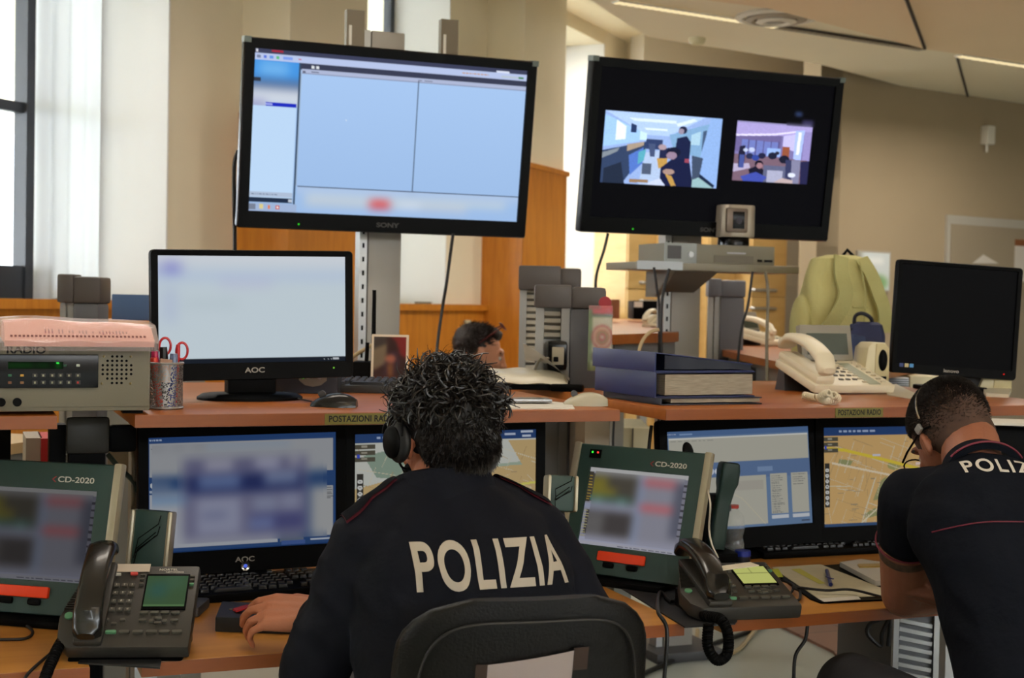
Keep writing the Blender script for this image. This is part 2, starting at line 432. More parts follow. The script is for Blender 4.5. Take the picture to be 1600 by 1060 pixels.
# ceilings
struct('ceiling', MB().prism([(-14, -9, CEIL), (-14, 24, CEIL), (22, 24, CEIL), (22, -9, CEIL)], (0, 0, .1)), M_ceil)
HU = 3.3
edge = [W(px, py, z=HU) for px, py in ((640, -200), (800, -75), (915, -4), (1012, 58), (1275, 99), (1516, 163), (1600, 172), (1800, 196))]
struct('ceiling_panel', MB().prism(edge + [Vector((11, 0, HU)), Vector((9, -5, HU)), Vector((-4, -5, HU)), Vector((-4, 2, HU))], (0, 0, .10)), M_ceil)
struct('ceiling_panel_lower', MB().prism([W(900, -60, z=3.22), W(1000, -14, z=3.22), W(1200, 13, z=3.22), W(1445, 77, z=3.22), W(1600, 98, z=3.22), W(1800, 128, z=3.22), Vector((9, -3.5, 3.22)), Vector((-2, -3.5, 3.22)), Vector((-1, 2, 3.22))], (0, 0, .05)), M_sail)
for i, (a, b, zz) in enumerate((((1409, -20), (1445, 76), 3.215), )):
    struct('trim_%d' % (10 + i), MB().cyl(W(*a, z=zz), W(*b, z=zz), .011, n=6), M_groove)
gq = MB().cyl(W(1495, 88, z=HU - .004), W(1515, 161, z=HU - .004), .010, n=6); struct('trim_12', gq, M_groove)
# recessed light strip: lit lamps in a slot, dark louvre between
def strip(name, a, b, n, lit, label):
    t = thing(name, label, 'ceiling light', a)
    d = (b - a); L = d.length; e = d.normalized(); q = Vector((e.y, -e.x, 0))
    obj('housing', MB().prism([Vector() - q * .03, d - q * .03, d + q * .05, q * .05], (0, 0, -.012)), M_white if lit else M_groove, t)
    for i in range(n):
        p = e * (L * (i + .15) / n); r = e * (L * .7 / n)
        obj('louvre_cell', MB().prism([p - q * .02, p + r - q * .02, p + r + q * .04, p + q * .04], (0, 0, -.016)), emit_mat('strip_lamp', (255, 232, 180), 1.1) if lit else mat('louvre_grey', (150, 138, 118), .6), t)
zz = HU - .005
strip('strip_light', W(960, 1, z=zz), W(1213, 40.5, z=zz), 26, True, 'lit recessed ceiling strip lamp running down beside the round air vent')
strip('strip_light', W(1214, 41, z=zz), W(1440, 76, z=zz), 24, False, 'unlit dark stretch of the recessed ceiling strip right of the vent')
strip('strip_light', W(1496, 85.5, z=zz), W(1640, 108, z=zz), 13, True, 'lit recessed ceiling strip lamp at the top right edge')
# round air vent
v = thing('air_vent', 'round white ceiling air diffuser with ringed slots beside the strip lamp', 'air vent', W(1213, 26, z=HU - .004))
for k, r in enumerate((.26, .19, .12)):
    obj('vent_ring', MB().lathe((0, 0, -.012 * (k + 1)), [(r, .02), (r + .012, 0), (r - .03, -.012), (r - .05, .0), (r - .05, .02)], 40), M_white if k != 1 else mat('vent_grey', (165, 155, 140), .6), v)
sd = thing('smoke_detector', 'small cream smoke detector on the ceiling above the right television', 'smoke detector', W(1089, 60, z=HU))
obj('housing', MB().lathe((0, 0, -.1), [(.001, .055), (.045, .057), (.058, .075), (.062, .1)], 24), mat('cream_plastic', (205, 196, 160), .5), sd)
# sensor on the right wall
def wallR(px, py, off=0.0): p = W(px, py, pl=(C0 + N3 * off, N3)); return p
RZ3 = math.atan2(D3.y, D3.x)
t = thing('wall_sensor', 'small white alarm box with short stem high on the right wall', 'alarm box', wallR(1538, 212), RZ3)
obj('housing', MB().box((0, -.04, 0), (.105, .08, .165), bev=.012), M_white, t); obj('stem', MB().cyl((.0, -.03, -.08), (.0, -.03, -.15), .012), M_white, t)
# framed board / door on the right wall
def flatpx(name, x0, y0, x1, y1, m, th=.02, off=0.0, label=None, cat=None, parent=None):
    a, b, c, d = wallR(x0, y0, off), wallR(x1, y0, off), wallR(x1, y1, off), wallR(x0, y1, off); b.z = a.z; c.z = d.z; c.x, c.y = b.x, b.y; d.x, d.y = a.x, a.y
    o = obj(name, MB().prism([a, b, c, d], N3 * th), m, parent); 
    if label: tag(o, label, cat)
    return o
dr = MB(); 
M_door = mat('grey_door_panel', (150, 138, 118), .6)
f = flatpx('door_1', 1477, 336, 1720, 900, mat('door_frame_metal', (172, 168, 158), .5), .03); f['kind'] = 'structure'
flatpx('door_leaf', 1486, 350, 1700, 900, M_door, .012, .031, parent=f)
p_ = flatpx('notice', 1586, 374, 1640, 440, mat('notice_paper', (205, 200, 192), .8), .004, .045, 'white printed notice with a brown header taped on the grey door', 'notice')
flatpx('header', 1586, 374, 1640, 384, mat('brown_card', (128, 78, 42), .8), .003, .05, parent=p_)
a, b, c = wallR(1519, 412, .045), wallR(1560, 412, .045), wallR(1536, 398, .045)
tag(obj('paper_triangle', MB().prism([a, b, c], N3 * .004), mat('notice_paper', (205, 200, 192), .8)), 'triangular white paper sign on the grey door', 'notice')
cv = Canvas(40, 40, (205, 215, 220)); cv.rect(0, 0, .1, 1, (150, 150, 140)); cv.ell(.65, .8, .3, .2, (130, 170, 120)); cv.rect(.2, .15, .8, .3, (235, 240, 242)); cv.blur(0, 0, 1, 1, 2)
t = thing('wall_picture', 'small framed bright picture behind the green backpack', 'picture', wallR(1364, 424, .012), RZ3)
obj('frame', MB().box((0, 0, 0), (.40, .02, .34)), mat('picture_frame_grey', (165, 158, 146), .5), t)
cv.build('print', .37, .31, t, attr_mat('print_matte', 0), loc=(0, -.012, 0))
# ---------------------------------------------------------------- light
wd = bpy.data.worlds.new('daylight'); bpy.context.scene.world = wd; wd.use_nodes = True
wd.node_tree.nodes['Background'].inputs[0].default_value = (.86, .93, 1.0, 1); wd.node_tree.nodes['Background'].inputs[1].default_value = 23.0
for s in starts[2:]:
    l = bpy.data.lights.new('window_portal', 'AREA'); l.shape = 'RECTANGLE'; l.size = 1.6; l.size_y = 2.3; l.cycles.is_portal = True
    o = bpy.data.objects.new('window_portal', l); col.objects.link(o)
    o.matrix_world = WM @ Matrix.Translation((s - .86, .52, 2.56)) @ Matrix.Rotation(-PI / 2, 4, 'X')
def lamp(x, y, z, e, L=1.5, rz=0.0, c=(1.0, .90, .78)):
    l = bpy.data.lights.new('tube', 'AREA'); l.shape = 'RECTANGLE'; l.size = L; l.size_y = .3; l.energy = e; l.color = c
    o = bpy.data.objects.new('tube_light', l); col.objects.link(o); o.location = (x, y, z); o.rotation_euler = (0, 0, rz)
lamp(0.3, 0.6, 3.18, 8); lamp(2.8, 1.2, 3.18, 8); lamp(0.8, 3.6, 3.18, 18); lamp(4.0, 4.8, 3.18, 22); lamp(.2, 5.9, 3.18, 32, c=(1, .96, .92))
up = bpy.data.objects['tube_light'].data.copy(); up.energy = 70; uo = bpy.data.objects.new('added_ceiling_fill', up); col.objects.link(uo); uo.location = (1.5, -1.5, 2.2); uo.rotation_euler = (PI - .35, 0, 0)  # unseen fill light added behind the camera, aimed up to brighten the ceiling panels
lamp(4.6, 7.6, 3.0, 50); lamp(7.5, 8.6, 3.0, 42); lamp(5.0, 11.0, 3.7, 60); lamp(-2.2, -.8, 3.18, 6)
# ================================================================ DESKS, SHELVES, SCREENS
DZ, SZ, DY, SY = 0.74, 1.164, 2.60, 2.92
RZC = -_a                                     # square on to the photographer
M_desk = wood('beech_laminate', (150, 84, 36), (164, 96, 44), 0.32, (1.2, 12, 12), 2.2)
M_desk.node_tree.nodes['Principled BSDF'].inputs['Specular IOR Level'].default_value = .3
M_edge = wood('beech_edge', (128, 66, 24), (142, 78, 32), 0.4, (1.2, 12, 12), 2.5)
M_grey = mat('grey_metal', (120, 122, 122), 0.45, metal=.3)
M_alu = mat('brushed_aluminium', (176, 178, 178), 0.38, metal=.7)
M_steelgrey = mat('warm_grey_sheet', (132, 126, 114), 0.5)
M_dgrey = mat('dark_grey_plastic', (62, 62, 64), 0.5)
M_label = mat('olive_tape', (112, 104, 36), .5)
M_ink = mat('black_ink', (16, 16, 14), .7)
M_beige = mat('beige_plastic', (206, 196, 160), .45)
M_desk2 = wood('beech_laminate_lower', (180, 122, 54), (194, 136, 64), 0.34, (1.2, 12, 12), 2.2)
def board(name, x0, x1, y0, y1, ztop, label, cat, th=.027):
    t = thing(name, label, cat, ((x0 + x1) / 2, y0, 0))
    w = x1 - x0
    obj('top', MB().box((0, (y1 - y0) / 2, ztop - th / 2), (w, y1 - y0 - .002, th), bev=.002), M_desk2 if ztop < 1 else M_desk, t)
    obj('edge_band', MB().box((0, -.001, ztop - th / 2), (w, .003, th - .002)), M_edge, t)
    return t, w
G1, G2 = .27, 1.47
for i, (x0, x1, lb) in enumerate(((-.80, G1 - .045, 'beech desk at the left edge under the left green console and black telephone'), (G1 + .045, G2 - .045, 'beech desk in the middle in front of the seated officer with headset'), (G2 + .045, 2.75, 'beech desk on the right with clipboard, pen and black telephone'))):
    t, w = board('desk', x0, x1, DY, 3.50, DZ, lb, 'desk')
    for sx in (-1, 1):
        b = MB().box((sx * (w / 2 - .09), .70, (DZ - .03) / 2), (.05, .08, DZ - .03))
        obj('leg', b, M_alu, t)
    if i == 1: obj('cable_cup', MB().cyl((w / 2 - .045, .22, DZ - .10), (w / 2 - .045, .22, DZ - .028), .04, .043, n=24), mat('cup_white', (150, 152, 150), .5), t)
SL = []
for i, (x0, x1, y1, lb) in enumerate(((-.80, .185, 3.60, 'raised beech shelf at the far left carrying the radio unit'), (.335, 1.42, 3.98, 'raised beech shelf in the middle carrying the lit monitor'), (1.54, 2.78, 3.98, 'raised beech shelf on the right carrying binders and cream telephone'))):
    t, w = board('raised_shelf', x0, x1, SY, y1, SZ, lb, 'shelf'); SL.append(t)
    for sx in ((-1, 1) if i else (1,)):
        b = MB().box((sx * (w / 2 - .09), .66, (SZ - .03) / 2), (.05, .07, SZ - .032))
        obj('support', b, M_black if i == 0 else M_steelgrey, t)
def lab(par, px0, px1, py):
    a, b = W(px0, py, y=SY), W(px1, py, y=SY); c = (a + b) / 2 - par.location; wd = (b - a).length
    s = obj('name_strip', MB().box((c.x, -.0035, SZ - .0135), (wd, .002, .023)), M_label, par)
    o = obj('lettering', text_mesh('POSTAZIONI RADIO', .0185, 0, .0005, space=1.05), M_ink, s, (c.x, -.0050, SZ - .0135), (PI / 2, 0, 0))
    k = (wd * .9) / (max(v.co.x for v in o.data.vertices) - min(v.co.x for v in o.data.vertices)); o.scale.x = k
lab(SL[1], 507, 624, 652); lab(SL[2], 1304, 1378, 645)
# pillar between shelves (beige) and black centre column under the radio
t = thing('shelf_column', 'beige metal column standing in the gap between the two raised shelves', 'column', W(925, 700, y=3.30).to_2d().to_3d())
obj('post', MB().box((0, 0, 1.13 / 2), (.07, .06, 1.12)), mat('beige_column', (150, 138, 116), .5), t); obj('foot', MB().box((0, 0, .015), (.2, .3, .03), bev=.005), M_dgrey, t)
t = thing('desk_column', 'black metal column under the radio unit between the two desks', 'column', W(135, 700, y=3.2).to_2d().to_3d())
obj('post', MB().box((0, 0, .57), (.075, .06, 1.12)), M_black, t); obj('side_plate', MB().box((-.06, .03, .57), (.035, .05, 1.1)), M_black, t)
obj('hook', MB().box((.075, -.01, 1.09), (.06, .03, .06), bev=.01), M_black, t); obj('foot', MB().box((0, 0, .015), (.2, .3, .03), bev=.005), M_black, t)
obj('cap', MB().box((0, -.035, 1.10), (.09, .012, .08), bev=.008), mat('olive_black', (40, 38, 30), .5), t)
M_scr = attr_mat('screen_glow', 1.0)
def monitor(name, label, px0, py0, px1, py1, y, zbase, canvas, bez=(.016, .018, .034), roll=0.0, tilt=0.0, rz=0.0, cat='monitor', base=(.11, .075), foot='oval', m=None, logo=None, led=None, size=None, button=None, group=None):
    a, b = W(px0, py0, y=y), W(px1, py1, y=y); w = abs(b.x - a.x); h = abs(a.z - b.z); c = (a + b) / 2
    if size: w, h = size
    m = m or M_black
    t = thing(name, label, cat, (c.x, c.y, zbase), rz, group)
    cz = c.z - zbase
    hd = bpy.data.objects.new('display_head', None)
    s, tp, bt = bez
    pivot = Matrix.Translation((0, 0, cz)) @ Euler((tilt, roll, 0)).to_matrix().to_4x4()
    W2, H2 = w + 2 * s, h + tp + bt; oz = (tp - bt) / 2
    b_ = MB()
    # frame ring with inner bevel + rear shell
    out = rrect(W2, H2, .010, 4, 0, 'xz', (0, oz)); inn = rrect(w, h, .001, 4, 0, 'xz', (0, 0))
    f0 = [p + Vector((0, .018, 0)) for p in out]; f1 = [p + Vector((0, -.004, 0)) for p in out]; f2 = [Vector((p.x * .992, -.008, (p.z - oz) * .99 + oz)) for p in out]
    i0 = [p + Vector((0, -.006, 0)) for p in inn]; i1 = [p + Vector((0, .002, 0)) for p in inn]
    b_.loft([f0, f1, f2, i0, i1], cap=False, smooth=False)
    fr = obj('frame', b_, m, t); fr.matrix_local = pivot
    rs = MB().loft([[p + Vector((0, .017, 0)) for p in out], [Vector((p.x * .97, .035, (p.z - oz) * .95 + oz)) for p in out], [Vector((p.x * .6, .055, (p.z - oz) * .6 + oz)) for p in out]])
    r_ = obj('rear_shell', rs, m, t); r_.matrix_local = pivot
    sc_ = canvas.build('screen', w, h, t, M_scr); sc_.matrix_local = pivot @ Matrix.Translation((0, .0005, 0))
    if logo:
        l_ = obj('logo', text_mesh(logo[0], logo[1], 0, logo[1] * .02, sx=1.25), mat('logo_silver', logo[2] if len(logo) > 2 else (160, 155, 145), .4), t); l_.matrix_local = pivot @ Matrix.Translation((logo[3] if len(logo) > 3 else 0, -.0088, -h / 2 - bt * .45)) @ Matrix.Rotation(PI / 2, 4, 'X')
    if led:
        l_ = obj('power_light', MB().ball((w * .43, -.008, -h / 2 - bt * .4), .0022, 8), emit_mat('led_' + led[0], led[1], 1.5), t); l_.matrix_local = pivot
    if button is not None:
        l_ = obj('power_button', MB().lathe((0, 0, 0), [(.001, .006), (.009, .006), (.0105, .007), (.0115, .004), (.0125, 0)], 20), mat('chrome', (190, 190, 190), .12, metal=1), t)
        l_.matrix_local = pivot @ Matrix.Translation((button, -.008, -h / 2 - bt * .72)) @ Matrix.Rotation(PI / 2, 4, 'X')
        g = obj('button_glow', MB().ball((0, 0, .006), (.0045, .0045, .0015), 10), emit_mat('button_blue', (70, 90, 190), 1.2), l_)
    neck = MB().box((0, .05, cz / 2 - .0), (.055, .025, cz), bev=.006)
    if foot == 'oval':
        neck.box((0, .03, .045), (.115, .05, .07), bev=.006)
    obj('neck', neck, m, t)
    if foot == 'oval':
        obj('base', MB().loft([[Vector((base[0] * k * math.cos(q), .03 + base[1] * k * math.sin(q), z)) for q in [2 * PI * i / 36 for i in range(36)]] for k, z in ((1, .0), (1.0, .006), (.9, .014), (.3, .018))]), m, t)
    else:
        obj('base', MB().box((0, .04, .007), (base[0] * 2, base[1] * 2, .014), bev=.005), m, t)
    return t
# --- screen pictures -------------------------------------------------------
def cv_blank():
    c = Canvas(180, 104, (184, 197, 205)); c.rect(0, 0, 1, .10, (196, 202, 210)); c.rect(0, .15, 1, .22, (170, 186, 212)); c.rect(.02, .08, .12, .15, (112, 112, 190)); c.rect(.32, .24, .6, .28, (176, 176, 205))
    c.rect(.14, .42, .42, .47, (172, 186, 194)); c.rect(.03, .3, .1, .62, (172, 184, 204)); c.blur(0, 0, 1, 1, 5)
    c.rect(0, .955, 1, 1, (22, 28, 38)); c.rect(.01, .965, .02, .99, (200, 180, 60)); c.rect(.035, .965, .045, .99, (210, 210, 210)); c.rect(.93, .965, .96, .985, (170, 175, 180))
    for x in (.88, .9, .915): c.rect(x, .968, x + .006, .985, (150, 155, 160))
    return c
def cv_dispatch():
    c = Canvas(240, 140, (38, 66, 112)); g = (150, 153, 158)
    c.rect(0, 0, 1, .045, (34, 62, 110)); c.textrows(.01, .01, .1, .05, 1, (150, 165, 190), 3, 1)
    c.rect(.01, .06, .985, .34, g); c.textrows(.015, .09, .8, .12, 1, (70, 72, 80), 5, 1); c.rect(.3, .09, .75, .11, (110, 140, 175))
    for k in range(3): c.ell(.025 + .038 * k, .415, .013, .022, (190, 195, 200)); c.rect(.019 + .038 * k, .405, .031 + .038 * k, .425, (60, 70, 90))
    c.rect(.01, .46, .2, .48, (150, 160, 175)); c.rect(.01, .49, .68, .96, (160, 164, 172)); c.rect(.69, .49, .82, .96, (90, 100, 120)); c.rect(.86, .48, .985, .92, (156, 158, 160)); c.textrows(.95, .49, .98, .6, 6, (90, 92, 96), 8, 1)
    c.rect(.86, .94, .98, .96, (170, 178, 190)); c.rect(.7, .95, .83, .99, (60, 84, 140))
    c.rect(.18, .2, .84, .9, (108, 108, 136)); c.rect(.2, .22, .82, .3, (92, 92, 124)); c.rect(.29, .23, .44, .3, (160, 160, 176)); c.rect(.56, .23, .69, .29, (164, 166, 186)); c.rect(.74, .22, .8, .28, (160, 160, 172))
    c.rect(.2, .34, .82, .5, (34, 44, 92)); c.rect(.26, .36, .48, .46, (96, 116, 160)); c.rect(.61, .34, .79, .44, (110, 124, 158)); c.rect(.25, .54, .48, .86, (140, 144, 168)); c.rect(.28, .68, .41, .71, (84, 90, 128)); c.rect(.55, .55, .68, .68, (128, 134, 160))
    c.rect(.53, .7, .82, .84, (70, 72, 118)); c.rect(.53, .74, .66, .82, (110, 124, 168)); c.rect(.7, .53, .8, .67, (130, 134, 160)); c.rect(0.02, .53, .2, .57, (90, 130, 175))
    c.blur(.02, .07, .95, .93, 4); c.blur(.15, .15, .93, .92, 3)
    c.rect(0, 0, .004, 1, (26, 52, 96)); c.rect(0, .985, 1, 1, (26, 52, 96))
    return c
def cv_map(style):
    r = random.Random(style); c = Canvas(260, 150, (188, 190, 182) if style == 1 else (196, 160, 104))
    ink = (170, 150, 112)
    if style == 1:
        c.poly([(.05, .2), (.3, .12), (.4, .45), (.12, .4)], (130, 148, 132)); c.poly([(.62, .34), (.92, .3), (.92, .37), (.62, .4)], (150, 164, 146))
        for p in ([(0, .5), (.2, .42), (.21, .62), (.05, .75), (0, .8)], [(.05, .8), (.3, .68), (.2, 1), (.0, 1)], [(.84, .1), (1, .1), (1, .5), (.72, .5), (.7, .35), (.92, .33)], [(.7, .5), (1, .46), (1, .66), (.9, .75), (.7, .7)], [(.3, .45), (.5, .4), (.55, .7), (.4, .8)]): c.poly(p, (186, 160, 112))
    else:
        for p in ([(.42, .55), (.47, .5), (.4, .74), (.36, .75)], [(.8, .2), (.92, .22), (.88, .3), (.78, .28)], [(.12, .32), (.22, .34), (.2, .39), (.11, .37)], [(.3, .88), (.38, .82), (.4, .9), (.3, .93)]): c.poly(p, (138, 140, 96))
        c.ell(.52, .4, .05, .045, (150, 146, 92))
    for k in range(120):
        x, y = r.random(), r.uniform(.1, 1); a = r.choice((.35, .35, 1.95, 1.9, r.uniform(0, 3))); L = r.uniform(.08, .3)
        c.line([(x, y), (x + L * math.cos(a), y + L * math.sin(a) * 1.5)], .0012 if k % 3 else .0022, (200, 190, 164) if k % 4 else (166, 140, 98))
    for k in range(26):
        x, y = r.random(), r.uniform(.12, .97); c.rect(x, y, x + r.uniform(.02, .06), y + .008, (148, 132, 104))
    if style == 1: c.line([(.0, 1.0), (.25, .75), (.45, .6), (1, .5)], .006, (204, 196, 96)); c.line([(.05, 1.0), (.3, .77), (.5, .66)], .004, (210, 205, 160))
    else: c.line([(0, .21), (.15, .23), (.45, .34), (.85, .5)], .009, (206, 182, 60)); c.line([(.07, .36), (.5, .5), (.75, .6), (1, .75)], .006, (212, 196, 168)); c.line([(.25, 1), (.55, .65), (.85, .3), (.9, .08)], .004, (212, 200, 170))
    c.rect(0, 0, 1, .085, (36, 62, 108)); c.textrows(.12, .02, .5, .07, 1, (150, 165, 195), 4, 1)
    if style == 1: c.rect(.82, .035, .88, .05, (170, 180, 200)); c.rect(.91, .015, .98, .035, (180, 190, 205)); c.rect(.92, .05, .97, .07, (180, 190, 205))
    for k in range(3): c.rect(.005, .10 + .055 * k, .11, .14 + .055 * k, (78, 74, 62)); c.rect(.04, .11 + .055 * k, .07, .125 + .055 * k, (150, 145, 130))
    c.rect(.015, .19, .03, .22, (50, 70, 180)); c.rect(.015, .36, .05, .80, (52, 50, 46))
    for k in range(7): c.ell(.0325, .43 + .055 * k, .0125, .02, (200, 200, 196)); c.rect(.027, .425 + .055 * k, .038, .433 + .055 * k, (90, 90, 90))
    if style == 2: c.rect(.0, .965, 1, 1, (52, 76, 112)); c.rect(.68, .37, .8, .4, (214, 190, 180)); c.rect(.36, .28, .42, .3, (190, 190, 200))
    return c
def cv_lists():
    c = Canvas(240, 140, (92, 116, 148)); g = (164, 162, 150)
    c.rect(0, 0, 1, .06, (72, 98, 138)); c.textrows(.01, .015, .09, .055, 1, (170, 180, 195), 3, 1); c.rect(.09, .025, .18, .04, (120, 145, 180)); c.rect(.015, .075, .99, .33, g); c.rect(.015, .075, .99, .088, (196, 196, 190)); c.textrows(.03, .09, .45, .12, 1, (130, 130, 124), 3, 1)
    c.rect(0, .33, 1, .5, (84, 106, 142)); c.ell(.30, .42, .018, .03, (190, 195, 205)); c.ell(.34, .42, .018, .03, (190, 195, 205)); c.rect(.36, .4, .5, .42, (110, 140, 165)); c.rect(.62, .39, .73, .44, (110, 132, 165))
    c.rect(.1, .48, .68, .97, g); c.rect(.45, .53, .66, .62, (156, 152, 142)); c.line([(.66, .97), (.5, .7), (.4, .62)], .003, (176, 170, 150))
    c.rect(.71, .47, .83, .88, g); c.textrows(.715, .49, .82, .88, 20, (96, 98, 98), 4, .85); c.rect(.86, .47, .98, .88, g); c.textrows(.87, .48, .97, .6, 5, (100, 100, 98), 6, 1)
    c.rect(.71, .895, .83, .93, (180, 184, 190)); c.rect(.86, .895, .98, .93, (180, 184, 190)); c.rect(.92, .955, .98, .97, (60, 70, 90))
    return c
def cv_tv1():
    c = Canvas(300, 170, (164, 196, 238)); X, Y = c.grid(); c.a += (np.clip(.5 - Y, -.5, .5) * 14)[..., None]
    c.rect(0, 0, 1, .028, (62, 66, 92)); c.rect(0, .028, 1, .07, (186, 200, 236)); c.rect(.16, .07, 1, .11, (58, 62, 84)); c.rect(.168, .105, 1, .135, (176, 186, 216)); c.rect(.168, .128, 1, .138, (140, 148, 176))
    for k, q in enumerate(((120, 130, 160), (90, 120, 220), (100, 150, 230), (90, 190, 120))): c.rect(.01 + .022 * k, .04, .022 + .022 * k, .06, q)
    c.rect(.1, .043, .135, .058, (130, 160, 240)); c.rect(.155, .045, .162, .055, (200, 40, 60)); c.rect(.06, .008, .1, .02, (170, 40, 60)); c.rect(.005, .005, .012, .022, (220, 220, 230))
    for x in (.2, .217): c.rect(x, .08, x + .011, .1, (225, 230, 235))
    c.rect(0, .07, .158, .235, (70, 150, 228)); c.rect(.02, .09, .12, .15, (120, 185, 240)); c.rect(.0, .19, .158, .235, (80, 100, 140)); c.rect(0, .235, .158, .34, (206, 214, 226)); c.rect(0, .31, .05, .35, (160, 165, 205)); c.blur(0, .075, .158, .345, 4)
    c.rect(0, .35, .155, .93, (190, 218, 248)); c.rect(.045, .325, .155, .345, (26, 42, 190)); c.rect(.048, .328, .07, .342, (160, 170, 240)); c.rect(0, .175, .025, .2, (50, 56, 70))
    c.rect(.157, .07, .163, .96, (56, 76, 100)); c.rect(.163, .137, .168, .83, (160, 180, 205)); c.rect(.585, .125, .588, .845, (52, 58, 74)); c.rect(.587, .115, .6, .125, (120, 126, 150)); c.rect(.17, .115, .18, .127, (90, 95, 115)); c.rect(.2, .117, .225, .124, (90, 95, 115)); c.rect(.61, .117, .64, .124, (120, 126, 150))
    c.rect(.17, .828, 1, .832, (60, 66, 82)); c.rect(.17, .84, 1, .86, (196, 206, 226)); c.rect(.2, .88, .95, .91, (206, 214, 214)); c.rect(.2, .92, .8, .95, (190, 200, 214)); c.rect(.435, .90, .505, .945, (226, 58, 56)); c.rect(.54, .91, .62, .94, (208, 220, 240)); c.blur(.17, .835, 1, .995, 4)
    c.rect(0, .875, .155, .905, (176, 192, 216)); c.textrows(.01, .88, .1, .905, 1, (110, 125, 150), 2, 1); c.rect(0, .91, .155, .94, (32, 46, 70)); c.rect(.14, .915, .152, .935, (190, 200, 215)); c.rect(0, .945, .17, 1, (160, 180, 214)); c.rect(.0, .95, .025, .99, (120, 130, 150)); c.rect(.04, .955, .055, .985, (220, 205, 140)); c.rect(.07, .96, .078, .98, (230, 120, 60)); c.ell(.103, .97, .008, .013, (200, 60, 50)); c.ell(.103, .97, .003, .005, (240, 240, 240))
    c.rect(.9, .045, .97, .058, (188, 200, 210)); c.rect(.965, .047, .985, .06, (60, 130, 70)); c.rect(.88, .018, .93, .03, (225, 232, 250)); c.rect(.33, .4, .334, .408, (240, 245, 250)); c.textrows(.75, .045, .86, .06, 1, (200, 140, 60), 6, 1)
    return c
def cv_tv2():
    c = Canvas(520, 298, (7, 7, 11))
    X, Y = c.grid()
    # two live camera pictures of office rooms
    def T(x0, y0, x1, y1):
        f = lambda p: (x0 + p[0] * (x1 - x0), y0 + p[1] * (y1 - y0))
        P = lambda pts, q: c.poly([f(p) for p in pts], q); E = lambda x, y, a, b, q: c.ell(*f((x, y)), a * (x1 - x0), b * (y1 - y0), q); return P, E
    P, E = T(.035, .285, .52, .765)
    P([(0, 0), (1, 0), (1, 1), (0, 1)], (150, 176, 226)); P([(0, 0), (.85, 0), (.55, .3), (.35, .3)], (176, 202, 244)); P([(.2, .08), (.6, .08), (.6, .12), (.25, .12)], (214, 230, 255)); P([(.33, .2), (.53, .2), (.53, .23), (.35, .23)], (220, 235, 255)); P([(.6, .12), (.75, .03), (.78, .06), (.62, .16)], (216, 232, 252))
    P([(0, .05), (.3, .25), (.3, .4), (0, .5)], (160, 200, 248)); P([(.1, .12), (.18, .2), (.18, .38), (.1, .4)], (232, 244, 255)); P([(.22, .15), (.27, .18), (.27, .28), (.22, .28)], (40, 56, 96)); P([(.3, .25), (.36, .28), (.36, .38), (.3, .38)], (200, 230, 255))
    P([(.55, .28), (.9, .08), (.9, .6), (.6, .5)], (128, 168, 206)); P([(.66, .3), (.7, .28), (.7, .6), (.66, .55)], (190, 220, 236)); P([(.74, .26), (.82, .2), (.82, .4), (.74, .4)], (170, 205, 225)); P([(.84, .2), (.87, .18), (.87, .55), (.84, .55)], (70, 90, 120)); P([(.9, 0), (1, 0), (1, 1), (.82, .8), (.84, .5)], (142, 176, 228)); P([(.72, 1), (.8, .8), (.97, 1)], (150, 185, 190)); P([(.82, .78), (.98, .96), (.97, 1), (.8, .82)], (30, 44, 70))
    P([(.36, .36), (.5, .36), (.5, .5), (.34, .5)], (50, 64, 104)); P([(0, .55), (.35, .4), (.36, .55), (.18, 1), (0, 1)], (52, 68, 100)); P([(0, .58), (.14, .5), (.12, .56), (0, .66)], (130, 140, 150)); P([(.2, .45), (.34, .4), (.34, .45), (.2, .55)], (168, 150, 132)); P([(.22, .6), (.34, .48), (.34, .7), (.24, .88)], (84, 120, 200)); P([(.3, .55), (.36, .5), (.36, .65), (.3, .72)], (90, 170, 190)); P([(.02, .8), (.16, .7), (.2, 1), (.02, 1)], (36, 46, 66))
    P([(.36, .55), (.5, .5), (.6, .8), (.5, 1), (.32, 1)], (176, 196, 228)); P([(.46, .62), (.55, .6), (.55, .75), (.48, .76)], (190, 150, 80)); P([(.34, .7), (.42, .7), (.42, .85), (.34, .85)], (80, 92, 116)); P([(.38, .42), (.44, .42), (.44, .6), (.4, .6)], (70, 84, 120)); P([(.24, .93), (.4, .93), (.4, .97), (.24, .98)], (150, 120, 90))
    P([(.62, .32), (.7, .28), (.74, .36), (.74, .65), (.6, .62)], (28, 36, 70)); E(.665, .2, .035, .055, (40, 44, 70)); E(.65, .22, .025, .04, (150, 140, 160)); P([(.48, .48), (.62, .45), (.62, .6), (.48, .62)], (34, 40, 74)); E(.5, .46, .035, .04, (170, 150, 160))
    P([(.5, .75), (.6, .6), (.74, .62), (.78, .9), (.78, 1), (.5, 1)], (26, 32, 66)); E(.6, .52, .06, .07, (24, 28, 52)); E(.585, .57, .045, .055, (150, 128, 150)); P([(.76, .55), (.86, .58), (.84, .85), (.78, .9)], (66, 80, 104)); E(.57, .8, .05, .04, (168, 140, 130)); P([(.54, .83), (.6, .86), (.64, .99), (.6, 1)], (190, 150, 80)); P([(.7, .6), (.74, .6), (.74, .66), (.7, .66)], (150, 70, 90)); P([(.4, .97), (.5, .9), (.55, 1), (.4, 1)], (200, 210, 236))
    P, E = T(.585, .29, .918, .70)
